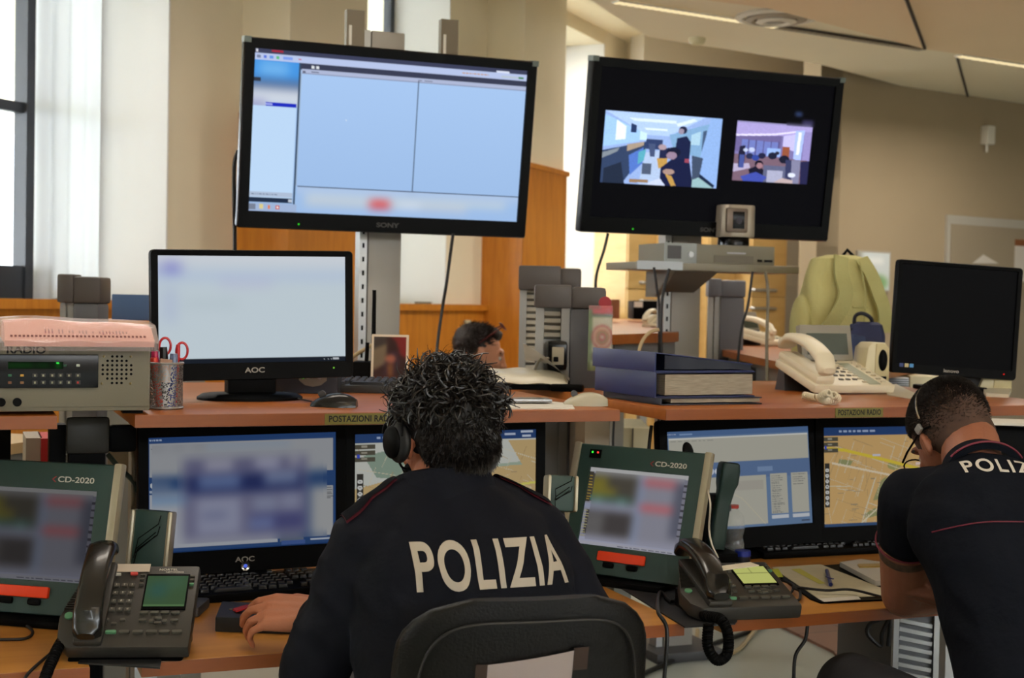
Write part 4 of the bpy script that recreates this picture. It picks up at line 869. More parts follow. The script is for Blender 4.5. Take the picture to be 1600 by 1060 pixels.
# coiled cords
cable('coiled_cord', 'black coiled telephone cord hanging in a loop over the desk gap', coil([W(1075, 945, z=DZ + .02), W(1100, 962, z=DZ + .016) , W(1125, 968, d=2.86), W(1137, 990, d=2.84), W(1136, 1022, d=2.84), W(1120, 1032, d=2.84), W(1106, 1010, d=2.84), W(1107, 975, d=2.84)], .0085, 62), .0032, M_black, n=6)
cable('coiled_cord', 'black coiled cord dropping from the lower left telephone', coil([W(98, 1000, z=DZ + .02), W(88, 1018, d=2.5), W(74, 1050, d=2.42), W(66, 1075, d=2.4)], .0075, 26), .003, M_black, n=6)
M_cb = mat('cable_black', (16, 16, 16), .5); M_cw = mat('cable_cream', (168, 150, 112), .5)
for lb, pts, r, m in (
    ('black cable hanging from the desk gap to the floor left of the coiled cord', [W(1075, 900, z=DZ + .01), W(1052, 940, z=DZ + .01), W(1032, 925, z=DZ + .012), W(1028, 955, d=2.78), W(1042, 985, d=2.74), W(1038, 1060, d=2.74)], .004, M_cb),
    ('black cable running diagonally over the grey floor', [W(985, 1062, z=.01), W(1100, 1012, z=.01), W(1175, 985, z=.01), W(1250, 950, z=.01)], .010, M_cb),
    ('cream cable looping on the floor under the desk gap', [W(1090, 985, z=.02), W(1090, 1010, z=.01), W(1110, 1025, z=.01), W(1150, 1018, z=.01), W(1180, 985, z=.01)], .009, M_cw),
    ('flat black cable hanging below the right desk', [W(1262, 975, d=3.1), W(1258, 1000, d=3.1), W(1243, 1025, d=3.1), W(1240, 1062, d=3.1)], .004, M_cb),
    ('black cable looped over the lower left desk corner', [W(0, 1000, z=DZ + .004), W(40, 998, z=DZ + .004), W(50, 985, z=DZ + .004), W(20, 965, z=DZ + .004)], .003, M_cb),
    ('black cable dropping in front of the left desk edge', [W(95, 1012, z=DZ + .005), W(75, 1025, z=DZ + .005), W(45, 1052, d=2.45), W(35, 1070, d=2.45)], .003, M_cb),
    ('black headset wire lying across the clipboard papers', [W(1212, 905, z=DZ + .012), W(1240, 915, z=DZ + .012), W(1232, 935, z=DZ + .008), W(1248, 938, z=DZ + .008), W(1250, 925, z=DZ + .01), W(1240, 918, z=DZ + .016), W(1290, 923, z=DZ + .016), W(1330, 922, z=DZ + .018), W(1385, 935, z=DZ + .02)], .0032, M_cb),
    ('black power lead hanging behind the left television down to the shelf', [W(708, 365, d=5.0), W(698, 440, d=5.0), W(690, 490, d=5.0), W(682, 560, d=4.9), W(680, 680, d=4.9)], .006, M_cb),
    ('black lead at the left rim of the left television', [W(372, 235, d=4.85), W(366, 260, d=4.85), W(366, 330, d=4.85), W(367, 390, d=4.9), W(367, 680, d=4.9)], .007, M_cb),
    ('black lead hanging below the right television', [W(950, 365, d=5.3), W(944, 390, d=5.3), W(932, 430, d=5.3), W(930, 470, d=5.3), W(925, 600, d=5.3)], .006, M_cb),
    ('black lead from the camera shelf beside the slotted rail', [W(1022, 418, d=5.2), W(1026, 450, d=5.2), W(1030, 490, d=5.2), W(1029, 660, d=5.2)], .005, M_cb),
    ('second black lead close to the slotted rail', [W(1046, 420, d=5.15), W(1038, 450, d=5.15), W(1033, 500, d=5.15), W(1034, 660, d=5.15)], .006, M_cb),
    ('black lead falling from the right end of the camera shelf', [W(1176, 425, d=5.2), W(1168, 480, d=5.2), W(1156, 530, d=5.2), W(1146, 680, d=5.2)], .005, M_cb),
    ('grey lead falling straight from the camera shelf to the right worktop', [W(1196, 425, d=5.2), W(1200, 460, d=5.2), W(1198, 540, d=5.1), W(1199, 640, d=5.0)], .006, mat('cable_grey', (120, 114, 98), .5)),
    ('bundle of black cable looped under the right desk', [W(1385, 965, d=3.3), W(1360, 975, d=3.3), W(1356, 992, d=3.3), W(1376, 1010, d=3.3), W(1378, 990, d=3.3), W(1390, 970, d=3.3), W(1388, 1010, d=3.3)], .005, M_cb),
    ('dark green cable crossing behind the left console', [W(168, 710, d=3.3), W(190, 735, d=3.3), W(208, 752, d=3.3), W(215, 770, d=3.3)], .006, mat('cable_green', (40, 58, 50), .5)),
    ('pale cable rising behind the left speaker', [W(205, 690, d=3.3), W(210, 730, d=3.3), W(208, 790, d=3.3)], .005, mat('cable_grey', (120, 114, 98), .5)),
    ('cream cable rising behind the binders', [W(996, 560, d=4.4), W(1003, 535, d=4.4), W(1015, 520, d=4.4), W(1030, 515, d=4.4)], .006, M_cw),
    ('thin black wire hanging from the left edge of the right shelf', [W(960, 650, d=3.5), W(958, 690, d=3.5), W(960, 730, d=3.5)], .003, M_cb),
    ('black wire hanging in the gap behind the middle console', [W(1018, 665, d=3.7), W(1015, 690, d=3.7), W(1013, 715, d=3.7)], .005, M_cb),
    ('cream wire behind the middle shelf keyboard', [W(542, 565, d=4.2), W(560, 552, d=4.2), W(584, 538, d=4.2)], .006, M_cw)):
    cable('cable', lb, pts, r, m)
# --- radio unit at the left -------------------------------------------------
rx0, rx1 = W(-75, 640, y=2.93).x, W(234, 640, y=2.93).x; wR = rx1 - rx0; zb = SZ + .008; hR = W(100, 536, y=2.93).z - zb
M_rad = mat('radio_grey_green', (112, 106, 88), .55, bump=.03, bscale=300)
t = thing('radio_unit', 'olive grey radio unit with black display panel and speaker holes', 'radio', ((rx0 + rx1) / 2, 2.93, SZ))
obj('body', MB().box((0, .18, .008 + hR / 2), (wR, .36, hR), bev=.003), M_rad, t)
obj('front_plate', MB().box((0, -.002, .008 + hR / 2 + .004), (wR * .985, .004, hR * .93), bev=.001), M_rad, t)
fx = lambda px: W(px, 600, y=2.925).x - (rx0 + rx1) / 2
fz = lambda py: W(100, py, y=2.925).z - SZ
px0, px1 = fx(-60), fx(153)
pn = obj('control_panel', MB().box(((px0 + px1) / 2, -.008, (fz(554) + fz(606)) / 2), (px1 - px0, .012, fz(554) - fz(606)), bev=.002), M_blackgloss, t)
cg = Canvas(60, 10, (6, 14, 6)); cg.rect(.0, .3, .45, .7, (8, 62, 10)); cg.rect(.5, .3, .75, .7, (8, 50, 10)); cg.rect(.86, .25, .93, .75, (10, 110, 16)); cg.blur(0, 0, 1, 1, 2); cg.rect(.87, .1, .91, .3, (60, 240, 80))
cg.build('display', fx(98) - fx(12), .014, t, M_scr, loc=((fx(12) + fx(98)) / 2, -.0145, fz(571)))
for px in (54, 67, 81, 94, 107, 121):
    for py in (586.5, 597.5):
        red = px == 121 and py > 590; o = obj('key', MB().box((fx(px), -.0145, fz(py)), (.010, .003, .008), bev=.001), mat('radio_key', (34, 34, 32), .5), t)
        obj('key_mark', MB().box((fx(px), -.0165, fz(py)), (.0035, .0005, .004)), mat('red_mark', (190, 40, 30), .5) if red else mat('cream_mark', (150, 148, 120), .5), t)
for px, py, c in ((15, 586.5, (30, 90, 60)), (34, 586.5, (180, 130, 30)), (15, 597.5, (120, 74, 40)), (34, 597.5, (130, 90, 50)), (121, 571, (170, 176, 160)), (101, 571, (30, 70, 50))):
    obj('key', MB().box((fx(px), -.0148, fz(py)), (.007, .003, .005), bev=.001), mat('rk%d' % c[0] + str(c[1]), c, .5), t)
for j, (n, yy) in enumerate(((3, 557), (5, 564), (7, 571), (7, 578), (7, 585), (5, 592), (3, 599))):
    for i in range(n):
        obj('speaker_hole', MB().cyl((fx(182.5 + (i - (n - 1) / 2) * 7.4), -.0045, fz(yy)), (fx(182.5 + (i - (n - 1) / 2) * 7.4), -.003, fz(yy)), .0026, n=10), M_black, t)
for px, py in ((162, 557), (204, 557), (159, 600), (204, 600)): obj('screw', MB().ball((fx(px), -.004, fz(py)), .0028, 8), mat('brass_screw', (150, 138, 100), .3, metal=.8), t)
for px in (2, 27): obj('socket', MB().cyl((fx(px), -.0035, fz(628)), (fx(px), -.012, fz(628)), .0085, n=18), M_black, t)
lb_ = obj('name_label', MB().box(((fx(4) + fx(76)) / 2, -.006, fz(549)), (fx(76) - fx(4), .002, .026)), mat('grey_label', (130, 122, 104), .6), t)
obj('lettering', text_mesh('RADIO', .0215, 0, .0006, sx=1.12), M_ink, lb_, ((fx(4) + fx(76)) / 2, -.0072, fz(547.5)), (PI / 2, 0, 0))
for sx in (-1, 1): obj('foot', MB().box((sx * wR * .42, .05, .004), (.04, .04, .008)), M_black, t)
# pink papers in a clear sleeve on the radio
pp = thing('document_sleeve', 'clear plastic sleeve of pink papers lying on top of the radio unit', 'document sleeve', ((rx0 + rx1) / 2, 2.93, SZ + .008 + hR))
sx0 = W(0, 540, y=2.9).x - (rx0 + rx1) / 2; sx1 = W(246, 540, y=2.9).x - (rx0 + rx1) / 2
M_pink = mat('pink_paper', (232, 166, 150), .7); M_film = mat('clear_film', (250, 240, 240), .18, alpha=.28, spec=.8)
ph_ = .044
def pk(x, s): return ph_ * (.78 + .12 * math.sin(3.2 * s + .6) + .04 * math.sin(9 * s))
b = MB(); n = 30; ring = []
for i in range(n + 1):
    s = i / n; x = sx0 + .008 + (sx1 - sx0 - .016) * s; hh = pk(x, s)
    ring.append([Vector((x, -.044, -.006)), Vector((x, -.050, .006)), Vector((x, .01, hh)), Vector((x, .10, hh + .004)), Vector((x, .19, hh * .8)), Vector((x, .2, .004))])
b.loft(ring); obj('paper_stack', b, M_pink, pp)
b = MB(); ring = []
for i in range(n + 1):
    s = i / n; x = sx0 + (sx1 - sx0) * s; hh = pk(x, s) + .005
    ring.append([Vector((x, -.048, -.014)), Vector((x, -.060, .004 + .002 * math.sin(s * 17))), Vector((x, .006, hh)), Vector((x, .10, hh + .006)), Vector((x, .20, hh * .8)), Vector((x, .21, .002))])
b.loft(ring); obj('plastic_film', b, M_film, pp)
sl_ = Vector((0, .06, .75 * ph_ - .012)).normalized(); nrm = Vector((0, -sl_.z, sl_.y))
rr = random.Random(5)
for k in range(34):
    s = k / 34; x = sx0 + .02 + (sx1 - sx0 - .04) * s
    o = obj('binding_hole', MB().box((0, 0, 0), (.0045, .006, .0006)), mat('dark_pink', (120, 74, 70), .8), pp, (x, -.0485, .0148)); o.rotation_euler = (.55, 0, 0)
for k in range(26):
    s = .28 + .56 * k / 26; x = sx0 + (sx1 - sx0) * s; hh = pk(x, s)
    if rr.random() < .15: continue
    o = obj('text_line', MB().box((0, 0, 0), (.0022, .010 * rr.uniform(.7, 1.9), .0005)), mat('print_pinkgrey', (164, 112, 112), .8), pp, (x, -.026, .012 + (hh - .012) * .42 )); o.rotation_euler = (math.atan2(hh - .012, .06), 0, 0)
# --- pen cup ---------------------------------------------------------------
cu0 = W(262, 641, z=SZ); cup = thing('pen_cup', 'silver wire mesh pen cup between the radio and the shelf monitor', 'pen cup', (cu0.x, cu0.y + .038, SZ))
rc, hc = .0365, .098
mm = mat('mesh_silver', (150, 148, 146), .35, metal=.7); nt = mm.node_tree
tcn = nt.nodes.new('ShaderNodeTexCoord'); vo = nt.nodes.new('ShaderNodeTexVoronoi'); vo.inputs['Scale'].default_value = 330; cr_ = nt.nodes.new('ShaderNodeMath'); cr_.operation = 'GREATER_THAN'; cr_.inputs[1].default_value = .47
nt.links.new(tcn.outputs['Object'], vo.inputs['Vector']); nt.links.new(vo.outputs['Distance'], cr_.inputs[0]); nt.links.new(cr_.outputs[0], nt.nodes['Principled BSDF'].inputs['Alpha'])
b = MB(); rings = [[Vector((rc * math.cos(a), rc * math.sin(a), z)) for a in [2 * PI * k / 40 for k in range(40)]] for z in (.003, hc)]; b.loft(rings, cap=False); obj('mesh_wall', b, mm, cup)
for z in (.003, hc): obj('rim', MB().tube([(rc * math.cos(a), rc * math.sin(a), z) for a in [2 * PI * k / 36 for k in range(37)]], .0025, 8), M_alu, cup)
obj('bottom', MB().cyl((0, 0, .001), (0, 0, .004), rc), M_alu, cup)
cl = Vector((cu0.x, cu0.y + .038, SZ))
def pen(name, label, dx, dy, top, r, c, lean, cap=None, cat='pen', tip=None):
    t = thing(name, label, cat, cl + Vector((dx, dy, .005)), 0, 'pens in the mesh cup'); v = Vector((lean[0], lean[1], top * .93))
    obj('barrel', MB().cyl((0, 0, 0), v * .8, r, n=14), mat('pen%s' % str(c), c, .35), t)
    obj('cap', MB().cyl(v * .8, v, r * 1.12, r * (tip or .9), n=14), mat('pen%s' % str(cap or c), cap or c, .35), t)
    obj('clip', MB().box(v * .88 + Vector((0, -r * 1.3, 0)), (r * .6, r * .4, top * .22)), mat('pen%s' % str(cap or c), cap or c, .35), t)
pen('marker', 'red-orange marker leaning out of the left of the pen cup', -.012, 0, .112, .0085, (206, 66, 40), (-.014, 0), (220, 70, 50), 'marker')
pen('marker', 'magenta marker at the back left of the pen cup', -.010, .014, .126, .008, (180, 40, 80), (-.012, .004), (190, 44, 90), 'marker')
pen('marker', 'thick black marker in the middle of the pen cup', .002, .008, .136, .0085, (24, 24, 26), (-.006, .004), None, 'marker')
pen('marker', 'blue marker with pale cap in front of the pen cup', .012, -.008, .122, .0085, (44, 66, 150), (.003, -.004), (120, 136, 170), 'marker')
pen('pen', 'upright red ballpoint in the mesh cup', .02, .004, .142, .005, (190, 30, 36), (.006, 0), None)
pen('pen', 'thin dark ballpoint at the left of the mesh cup', -.014, .018, .156, .0035, (30, 32, 40), (-.008, .004), None)
t = thing('scissors', 'red-handled scissors in the mesh pen cup', 'scissors', cl + Vector((.02, .01, .005)))
for sx, zz in ((-.020, .128), (.016, .118)): obj('handle', MB().tube([(sx + .012 * math.cos(a), .006, zz + .018 * math.sin(a)) for a in [2 * PI * k / 20 for k in range(21)]], .0028, 7), mat('red_handle', (186, 28, 34), .3), t)
obj('blades', MB().box((0, .006, .055), (.012, .003, .11)), M_alu, t)
t = tag(obj('eraser', MB().box((0, 0, 0), (.026, .014, .05), (0, .1, 0), bev=.003), mat('eraser_beige', (176, 140, 120), .7), None, cl + Vector((-.004, -.016, .082))), 'beige eraser block poking out at the front of the pen cup', 'eraser')
# --- keyboards --------------------------------------------------------------
def keyboard(label, loc, rz, w=.44, d=.15, m=None, mk=None, tilt=.06, rail=True):
    t = thing('keyboard', label, 'keyboard', loc, rz); m = m or M_black; mk = mk or mat('key_black', (24, 24, 26), .35)
    T = Matrix.Translation((0, -d / 2, .004)) @ Matrix.Rotation(tilt, 4, 'X')
    o = obj('case', MB().box((0, d / 2, .006), (w, d, .020), bev=.005), m, t); o.matrix_local = T
    rows = [(15, 1), (14, 1), (13, 1), (13, 1), (12, 1), (8, 1)]; cell = (w * .93) / 21.5; ky = (d * .86) / 6.4
    me = MB().box((0, 0, 0), (cell * .86, ky * .84, .009), bev=.0018, top=(.82, .8)).mesh('key'); me.materials.append(mk)
    def k(x, y, s=1.0):
        o = bpy.data.objects.new('key', me); col.objects.link(o); o.parent = t; o.matrix_local = T @ Matrix.Translation((x, y, .0195)) @ Matrix.Diagonal((s, 1, 1, 1))
    for j in range(6):
        y = d * .07 + ky * (.5 + j * 1.02 + (.3 if j == 5 else 0)); x = -w * .465 + cell / 2
        if j == 0:
            for s in (1.3, 1.2, 1.2, 5.6, 1.2, 1.2, 1.3): k(x + cell * (s - 1) / 2, y, s); x += cell * s
        else:
            for i in range(14 if j < 5 else 13): k(x, y); x += cell
        for i in range(3):
            if not (j == 2 or (j == 1 and i != 1)): k(w * .465 - cell * (6.6 - i), y)
        for i in range(4):
            if j < 5 and i < 4: k(w * .465 - cell * (3.4 - i) + 0, y)
    return t
keyboard('black keyboard with grey front edge on the middle shelf behind the mouse', at_z(625, 613, SZ), RZC - .02, d=.15, m=mat('keyboard_grey', (52, 52, 50), .4))
keyboard('black keyboard on the middle desk under the dispatch monitor', at_z(408, 925, DZ), R(4), w=.44, d=.17)
keyboard('black keyboard on the right desk below the list and orange map screens', at_z(1278, 862, DZ), R(-1), w=.43, d=.15)
# --- mice -------------------------------------------------------------------
def mouse(label, loc, rz, m, cord=None):
    t = thing('computer_mouse', label, 'computer mouse', loc, rz); rings = []
    for i in range(15):
        s = i / 14; y = -.052 + .104 * s; w = .030 * math.sin(PI * min(1, max(0, (s * .94 + .03)))) ** .38; h = .034 * math.sin(PI * (s * .86 + .10)) ** .6 * (1.05 - .25 * s)
        rings.append([Vector((w * math.cos(a), y, max(0, h * math.sin(a)) if math.sin(a) > 0 else .002 * math.sin(a) + .002)) for a in [2 * PI * k / 20 for k in range(20)]])
    obj('shell', MB().loft(rings), m, t); obj('scroll_wheel', MB().cyl((-.004, .028, .028), (.004, .028, .028), .008, n=14), M_dgrey, t)
    return t
mouse('black mouse on the middle shelf in front of the keyboard', at_z(522, 636, SZ), R(62), mat('mouse_black', (20, 20, 21), .22))
cable('cable', 'thin lead of the black shelf mouse', [W(488, 628, z=SZ + .004), W(455, 620, z=SZ + .004), W(440, 610, z=SZ + .004), W(428, 600, z=SZ + .01)], .002, M_cb)
mouse('beige mouse at the right end of the middle shelf', at_z(915, 634, SZ), R(75), mat('mouse_beige', (176, 170, 148), .35))
# --- small speaker and router behind the shelf monitor ------------------------
q = W(493, 617, z=SZ); t = thing('desktop_speaker', 'small silver and black speaker standing behind the shelf mouse', 'speaker', (q.x, q.y + .03, SZ), RZC)
obj('body', MB().box((-.022, .05, .045), (.17, .1, .09), bev=.006), mat('speaker_dark', (44, 48, 56), .45), t)
obj('control_face', MB().prism([(-.035, -.004, .034), (-.02, -.004, .022), (.0, -.004, .018), (.02, -.004, .022), (.035, -.004, .034), (.035, -.004, .086), (-.035, -.004, .086)], (.0, .004, 0)), mat('speaker_silver', (132, 126, 116), .4, metal=.3), t)
for x, r in ((-.012, .0085), (.018, .0085)): obj('knob', MB().cyl((x, -.004, .046), (x, -.014, .046), r, r * .8, n=18), M_alu, t)
obj('power_light', MB().ball((-.024, -.005, .040), .002, 8), emit_mat('spk_led', (110, 230, 60), 1.3), t)
q = W(565, 597, z=SZ); t = thing('router', 'black router with upright antenna behind the postcard', 'router', (q.x, q.y, SZ), RZC)
obj('body', MB().box((0, .03, .03), (.075, .10, .06), bev=.008, top=(.75, .8)), M_black, t)
obj('antenna', MB().cyl((.012, .01, .05), (.014, .01, .115), .006, n=12), M_black, t)
q = W(597, 596, z=SZ); t = thing('antenna', 'tall thin black antenna rising behind the postcard', 'antenna', (q.x, q.y + .1, SZ), RZC)
obj('rod', MB().cyl((0, 0, .01), (0, 0, .27), .0075, .006, n=12), M_black, t); obj('foot', MB().cyl((0, 0, 0), (0, 0, .014), .035, n=20), M_black, t)
# --- picture card: plain stand-in of dark figures before a red curtain ---------------
cc = Canvas(60, 80, (214, 200, 176)); cc.rect(.06, .05, .94, .95, (48, 26, 22)); cc.poly([(.06, .25), (.42, .15), (.4, .6), (.06, .75)], (110, 96, 76)); cc.poly([(.06, .05), (.42, .05), (.4, .2), (.06, .3)], (58, 50, 46)); cc.poly([(.5, .05), (.94, .05), (.94, .5), (.78, .42), (.66, .14)], (110, 28, 26)); cc.poly([(.5, .34), (.72, .34), (.78, .6), (.6, .9), (.3, .9), (.36, .6)], (56, 34, 44)); cc.ell(.52, .5, .14, .09, (150, 90, 70)); cc.poly([(.42, .62), (.6, .6), (.6, .94), (.46, .94)], (110, 70, 40)); cc.rect(.06, .86, .94, .95, (70, 34, 24)); cc.blur(.06, .05, .94, .95, 2)
q = W(608, 600, z=SZ); t = thing('picture_card', 'small picture card with pale border standing on the keyboard', 'postcard', (q.x, q.y, SZ), RZC)
zz = .003; T = Matrix.Translation((0, 0, zz)) @ Matrix.Rotation(-.10, 4, 'X')
o = obj('card', MB().box((0, .001, .069), (.107, .0012, .140)), mat('card_stock', (206, 196, 176), .7), t); o.matrix_local = T
o = cc.build('print', .106, .139, t, attr_mat('print_matte', 0)); o.matrix_local = T @ Matrix.Translation((0, -.0004, .069))
obj('card_prop', MB().box((0, .03, .03), (.03, .04, .06), bev=.004), M_black, t)
# --- papers and the phone near the right end of the middle shelf -------------------
M_paper = mat('white_paper', (214, 210, 198), .75); M_sleeve = mat('milky_sleeve', (206, 200, 180), .3, spec=.7)
flat('paper_sheets', [(742, 634), (770, 622), (892, 632), (898, 640), (760, 640)], SZ, .003, M_paper, 'loose white sheets lying under the silver mobile phone', 'paper')
t = thing('mobile_phone', 'silver mobile phone lying on white sheets', 'mobile phone', at_z(820, 628, SZ + .006), R(20))
obj('body', MB().box((0, 0, .004), (.12, .06, .009), (0, 0, -.5), bev=.003), mat('phone_silver', (150, 152, 156), .3, metal=.6), t); obj('screen', MB().box((0, 0, .0088), (.085, .052, .0006), (0, 0, -.5)), mat('phone_glass', (90, 94, 100), .15), t)
q = at_z(810, 606, SZ); t = thing('document_sleeve', 'milky plastic sleeve bulging with papers beside the curly-haired head', 'document sleeve', (q[0], q[1], SZ), RZC - .05)
obj('black_tray', MB().box((0.02, .0, .008), (.25, .20, .016), bev=.003), M_black, t)
def slv(u, v):
    x = -.15 + .29 * u; y = -.12 + .24 * v; e = math.sin(PI * min(1, max(0, u))) ** .3 * math.sin(PI * v) ** .35
    return Vector((x, y, .019 + .036 * e + .002 * math.sin(19 * u + 7 * v)))
b = MB().sheet(slv, 26, 18); b.quad([slv(0, 0) - Vector((0, 0, .002)), slv(1, 0) - Vector((0, 0, .002)), slv(1, 1) - Vector((0, 0, .002)), slv(0, 1) - Vector((0, 0, .002))]); obj('sleeve', b, M_sleeve, t)
def flap(u, v): return Vector((.05 + .12 * u, -.10 + .04 * v + .10 * u, .025 + .105 * (1 - u) * v ** 1.3 + .01 * math.sin(5 * u)))
obj('raised_flap', MB().sheet(lambda u, v: Vector((.145 - .13 * v * (1 - .0 * u) , -.11 + .18 * u, .028 + .10 * v * (1 - .55 * u) + .012 * math.sin(3 * v))), 12, 12, .001), mat('frosted_film', (205, 202, 190), .3, alpha=.75), t)
# --- keypad thing in the back of the shelf
t = tag(obj('remote_handset', MB().box((0, 0, .01), (.09, .04, .02), bev=.006), M_black, None, at_z(886, 612, SZ), (0, 0, RZC - .2)), 'small black cordless handset lying at the foot of the grey service column', 'handset')
# --- binders ---------------------------------------------------------------------
M_navy = mat('binder_navy', (22, 32, 78), .4, bump=.03, bscale=200); M_navyd = mat('binder_black_blue', (16, 20, 38), .4)
M_pages = mat('paper_pages', (150, 140, 122), .8, var=.25, scale=30, stretch=(1, 1, 14))
def binder(label, z0, th, rz, dx, m, open_=.0, w=.29, d=.30, pages=True, spine_th=None, pm=None):
    t = thing('ring_binder', label, 'binder', (bx.x + dx, bx.y, z0), rz, 'binders stacked on the right shelf')
    obj('bottom_cover', MB().box((w / 2, d / 2, .0015), (w, d, .003), bev=.001), m, t)
    L = w; o = obj('top_cover', MB().box((w / 2, d / 2, 0), (w, d, .003), bev=.001), m, t); o.location = (0, 0, th - .0015); o.rotation_euler = (0, open_, 0)
    obj('spine', MB().box((.0015, d / 2, th / 2), (.004, d, th), bev=.001), m, t)
    if pages:
        rg = []
        for i in range(9):
            s = i / 8; x = .03 + (w - .035) * s; h0 = .006; h1 = min(th * .9, th * .9 - max(0, open_) * x * .9 ); rg.append([Vector((x, .004 + .004 * math.sin(i * 2), h0)), Vector((x, .004, h1)), Vector((x, d - .006, h1)), Vector((x, d - .006, h0))])
        obj('pages', MB().loft(rg, smooth=False), pm or M_pages, t)
    obj('ring_mechanism', MB().box((.02, d / 2, th * .5), (.006, d * .6, th * .8)), M_black, t)
    return t
bx = W(1030, 634, z=SZ)
zt = SZ
brz = R(4)
binder('dark thin binder at the bottom of the blue stack', zt, .018, brz - .03, .004, M_navyd, 0.0, w=.29)
binder('navy binder bulging with worn pages in the middle of the stack', zt + .0185, .062, brz, -.012, M_navy, -.005, w=.29)
binder('navy binder with sloping lid on top of the stack', zt + .081, .048, brz + .02, -.014, M_navy, .10, w=.29, pm=M_navyd)  # dark fill stands for the shaded, nearly empty inside instead of paper
# ================================================================ PEOPLE AND CHAIRS
M_skin = mat('skin', (178, 112, 82), .5, var=.06, scale=40, bump=.12, bscale=260)
M_skin2 = mat('skin_tan', (142, 88, 64), .5, var=.06, scale=40, bump=.12, bscale=260)
M_jacket = mat('jacket_navy', (14, 16, 24), .8, bump=.3, bscale=24, spec=.15)
M_polo = mat('polo_navy', (14, 17, 25), .85, bump=.25, bscale=30, spec=.12)
M_trous = mat('trousers_grey', (30, 32, 38), .85, bump=.15, bscale=60)
M_maroon = mat('maroon_trim', (104, 24, 44), .6); M_print = mat('reflective_print', (172, 162, 146), .55)
M_hair = mat('hair_dark', (20, 15, 12), .33, spec=.55); M_hairb = mat('hair_brown_black', (30, 22, 17), .45)
M_leather = mat('black_leather', (11, 10, 9), .45, bump=.15, bscale=220, spec=.25)
def head_shapes(c, yaw, pitch, roll=0.0, s=1.0):
    """skull, face, nose, lips, chin and ears; the face looks along +Y before turning"""
    Mx = Matrix.Translation(c) @ Euler((-pitch, roll, yaw), 'XYZ').to_matrix().to_4x4() @ Matrix.Scale(s, 4)
    rot = Euler((-pitch, roll, yaw), 'XYZ')
    def B(p, r): return ('ball', Mx @ Vector(p), tuple(q * s for q in r), rot)
    def C(pts, rs): return ('cap', [Mx @ Vector(p) for p in pts], [q * s for q in rs])
    sh = [B((0, -.018, .025), (.074, .096, .086)), B((0, .02, -.02), (.066, .075, .085)), B((0, .04, -.07), (.050, .050, .040)), B((0, .078, -.094), (.022, .020, .018)),
          B((0, .083, .022), (.052, .014, .014)), C([(0, .093, .012), (0, .106, -.022), (0, .112, -.034)], [.007, .009, .011]), B((.010, .100, -.036), (.008, .010, .007)), B((-.010, .100, -.036), (.008, .010, .007)),
          B((0, .092, -.060), (.022, .012, .006)), B((0, .090, -.070), (.020, .012, .007)), B((.036, .068, -.028), (.022, .018, .018)), B((-.036, .068, -.028), (.022, .018, .018))]
    for e in (-1, 1):
        sh += [B((e * .077, -.004, -.012), (.006, .017, .029)), C([(e * .080, -.012, .012), (e * .086, -.016, -.002), (e * .083, -.010, -.030)], [.0055, .006, .005])]
    return sh, Mx
def eyes(Mx, par, s=1.0):
    for e in (-1, 1):
        o = obj('eye', MB().ball((0, 0, 0), .0115 * s, 16), mat('eye_white', (200, 192, 184), .2), par, Mx @ Vector((e * .031, .077, -.004)))
        obj('iris', MB().ball((0, 0, 0), .0058 * s, 12), mat('iris_brown', (40, 26, 18), .2), o, (Mx.to_3x3() @ Vector((0, .0072, -.001))))
        b = MB().tube([Mx @ Vector((e * .014, .090, .018)), Mx @ Vector((e * .032, .090, .025)), Mx @ Vector((e * .05, .077, .018))], .0035, 6); obj('eyebrow', b, M_hairb, par)
def hand_shapes(w, d, up, side, curl=(.5, .5, .5, .5), L=.095, thumb=1.0):
    """palm and five fingers; d along the fingers, up out of the back of the hand, side = +1 when the thumb lies along d x up"""
    w = Vector(w); d = Vector(d).normalized(); up = Vector(up); up = (up - d * up.dot(d)).normalized(); s = d.cross(up) * side; sh = []
    offs = (.035, .0118, -.0118, -.034); lens = ((.040, .025, .020), (.045, .028, .021), (.041, .026, .020), (.032, .020, .018))
    for i, (o, ln) in enumerate(zip(offs, lens)):
        k = w + d * (L * (1 - .03 * abs(i - 1))) + s * o + up * (.004 - .003 * abs(i - 1.3)); sh.append(('cap', [w + s * o * .55, w + d * L * .5 + s * o * .85, k], [.017, .0155, .0115]))
        p = k; a = curl[i] * .7; r = .0092 if i < 3 else .0078; pts = [p]; rs = [r * 1.15]
        for j, l in enumerate(ln):
            dd = (d * math.cos(a) - up * math.sin(a)) + s * (.06 * (1.5 - i)); p = p + dd.normalized() * l; pts.append(p); rs.append(r * (1 - .09 * (j + 1))); a += curl[i] * .95
        sh.append(('cap', pts, rs))
    t0 = w + d * .022 + s * .026 - up * .004
    sh.append(('cap', [w + d * .01 + s * .012, t0 + s * .008, t0 + d * .036 + s * .028 * thumb - up * .010, t0 + d * .066 + s * .030 * thumb - up * .022], [.017, .0155, .0115, .0090]))
    return sh
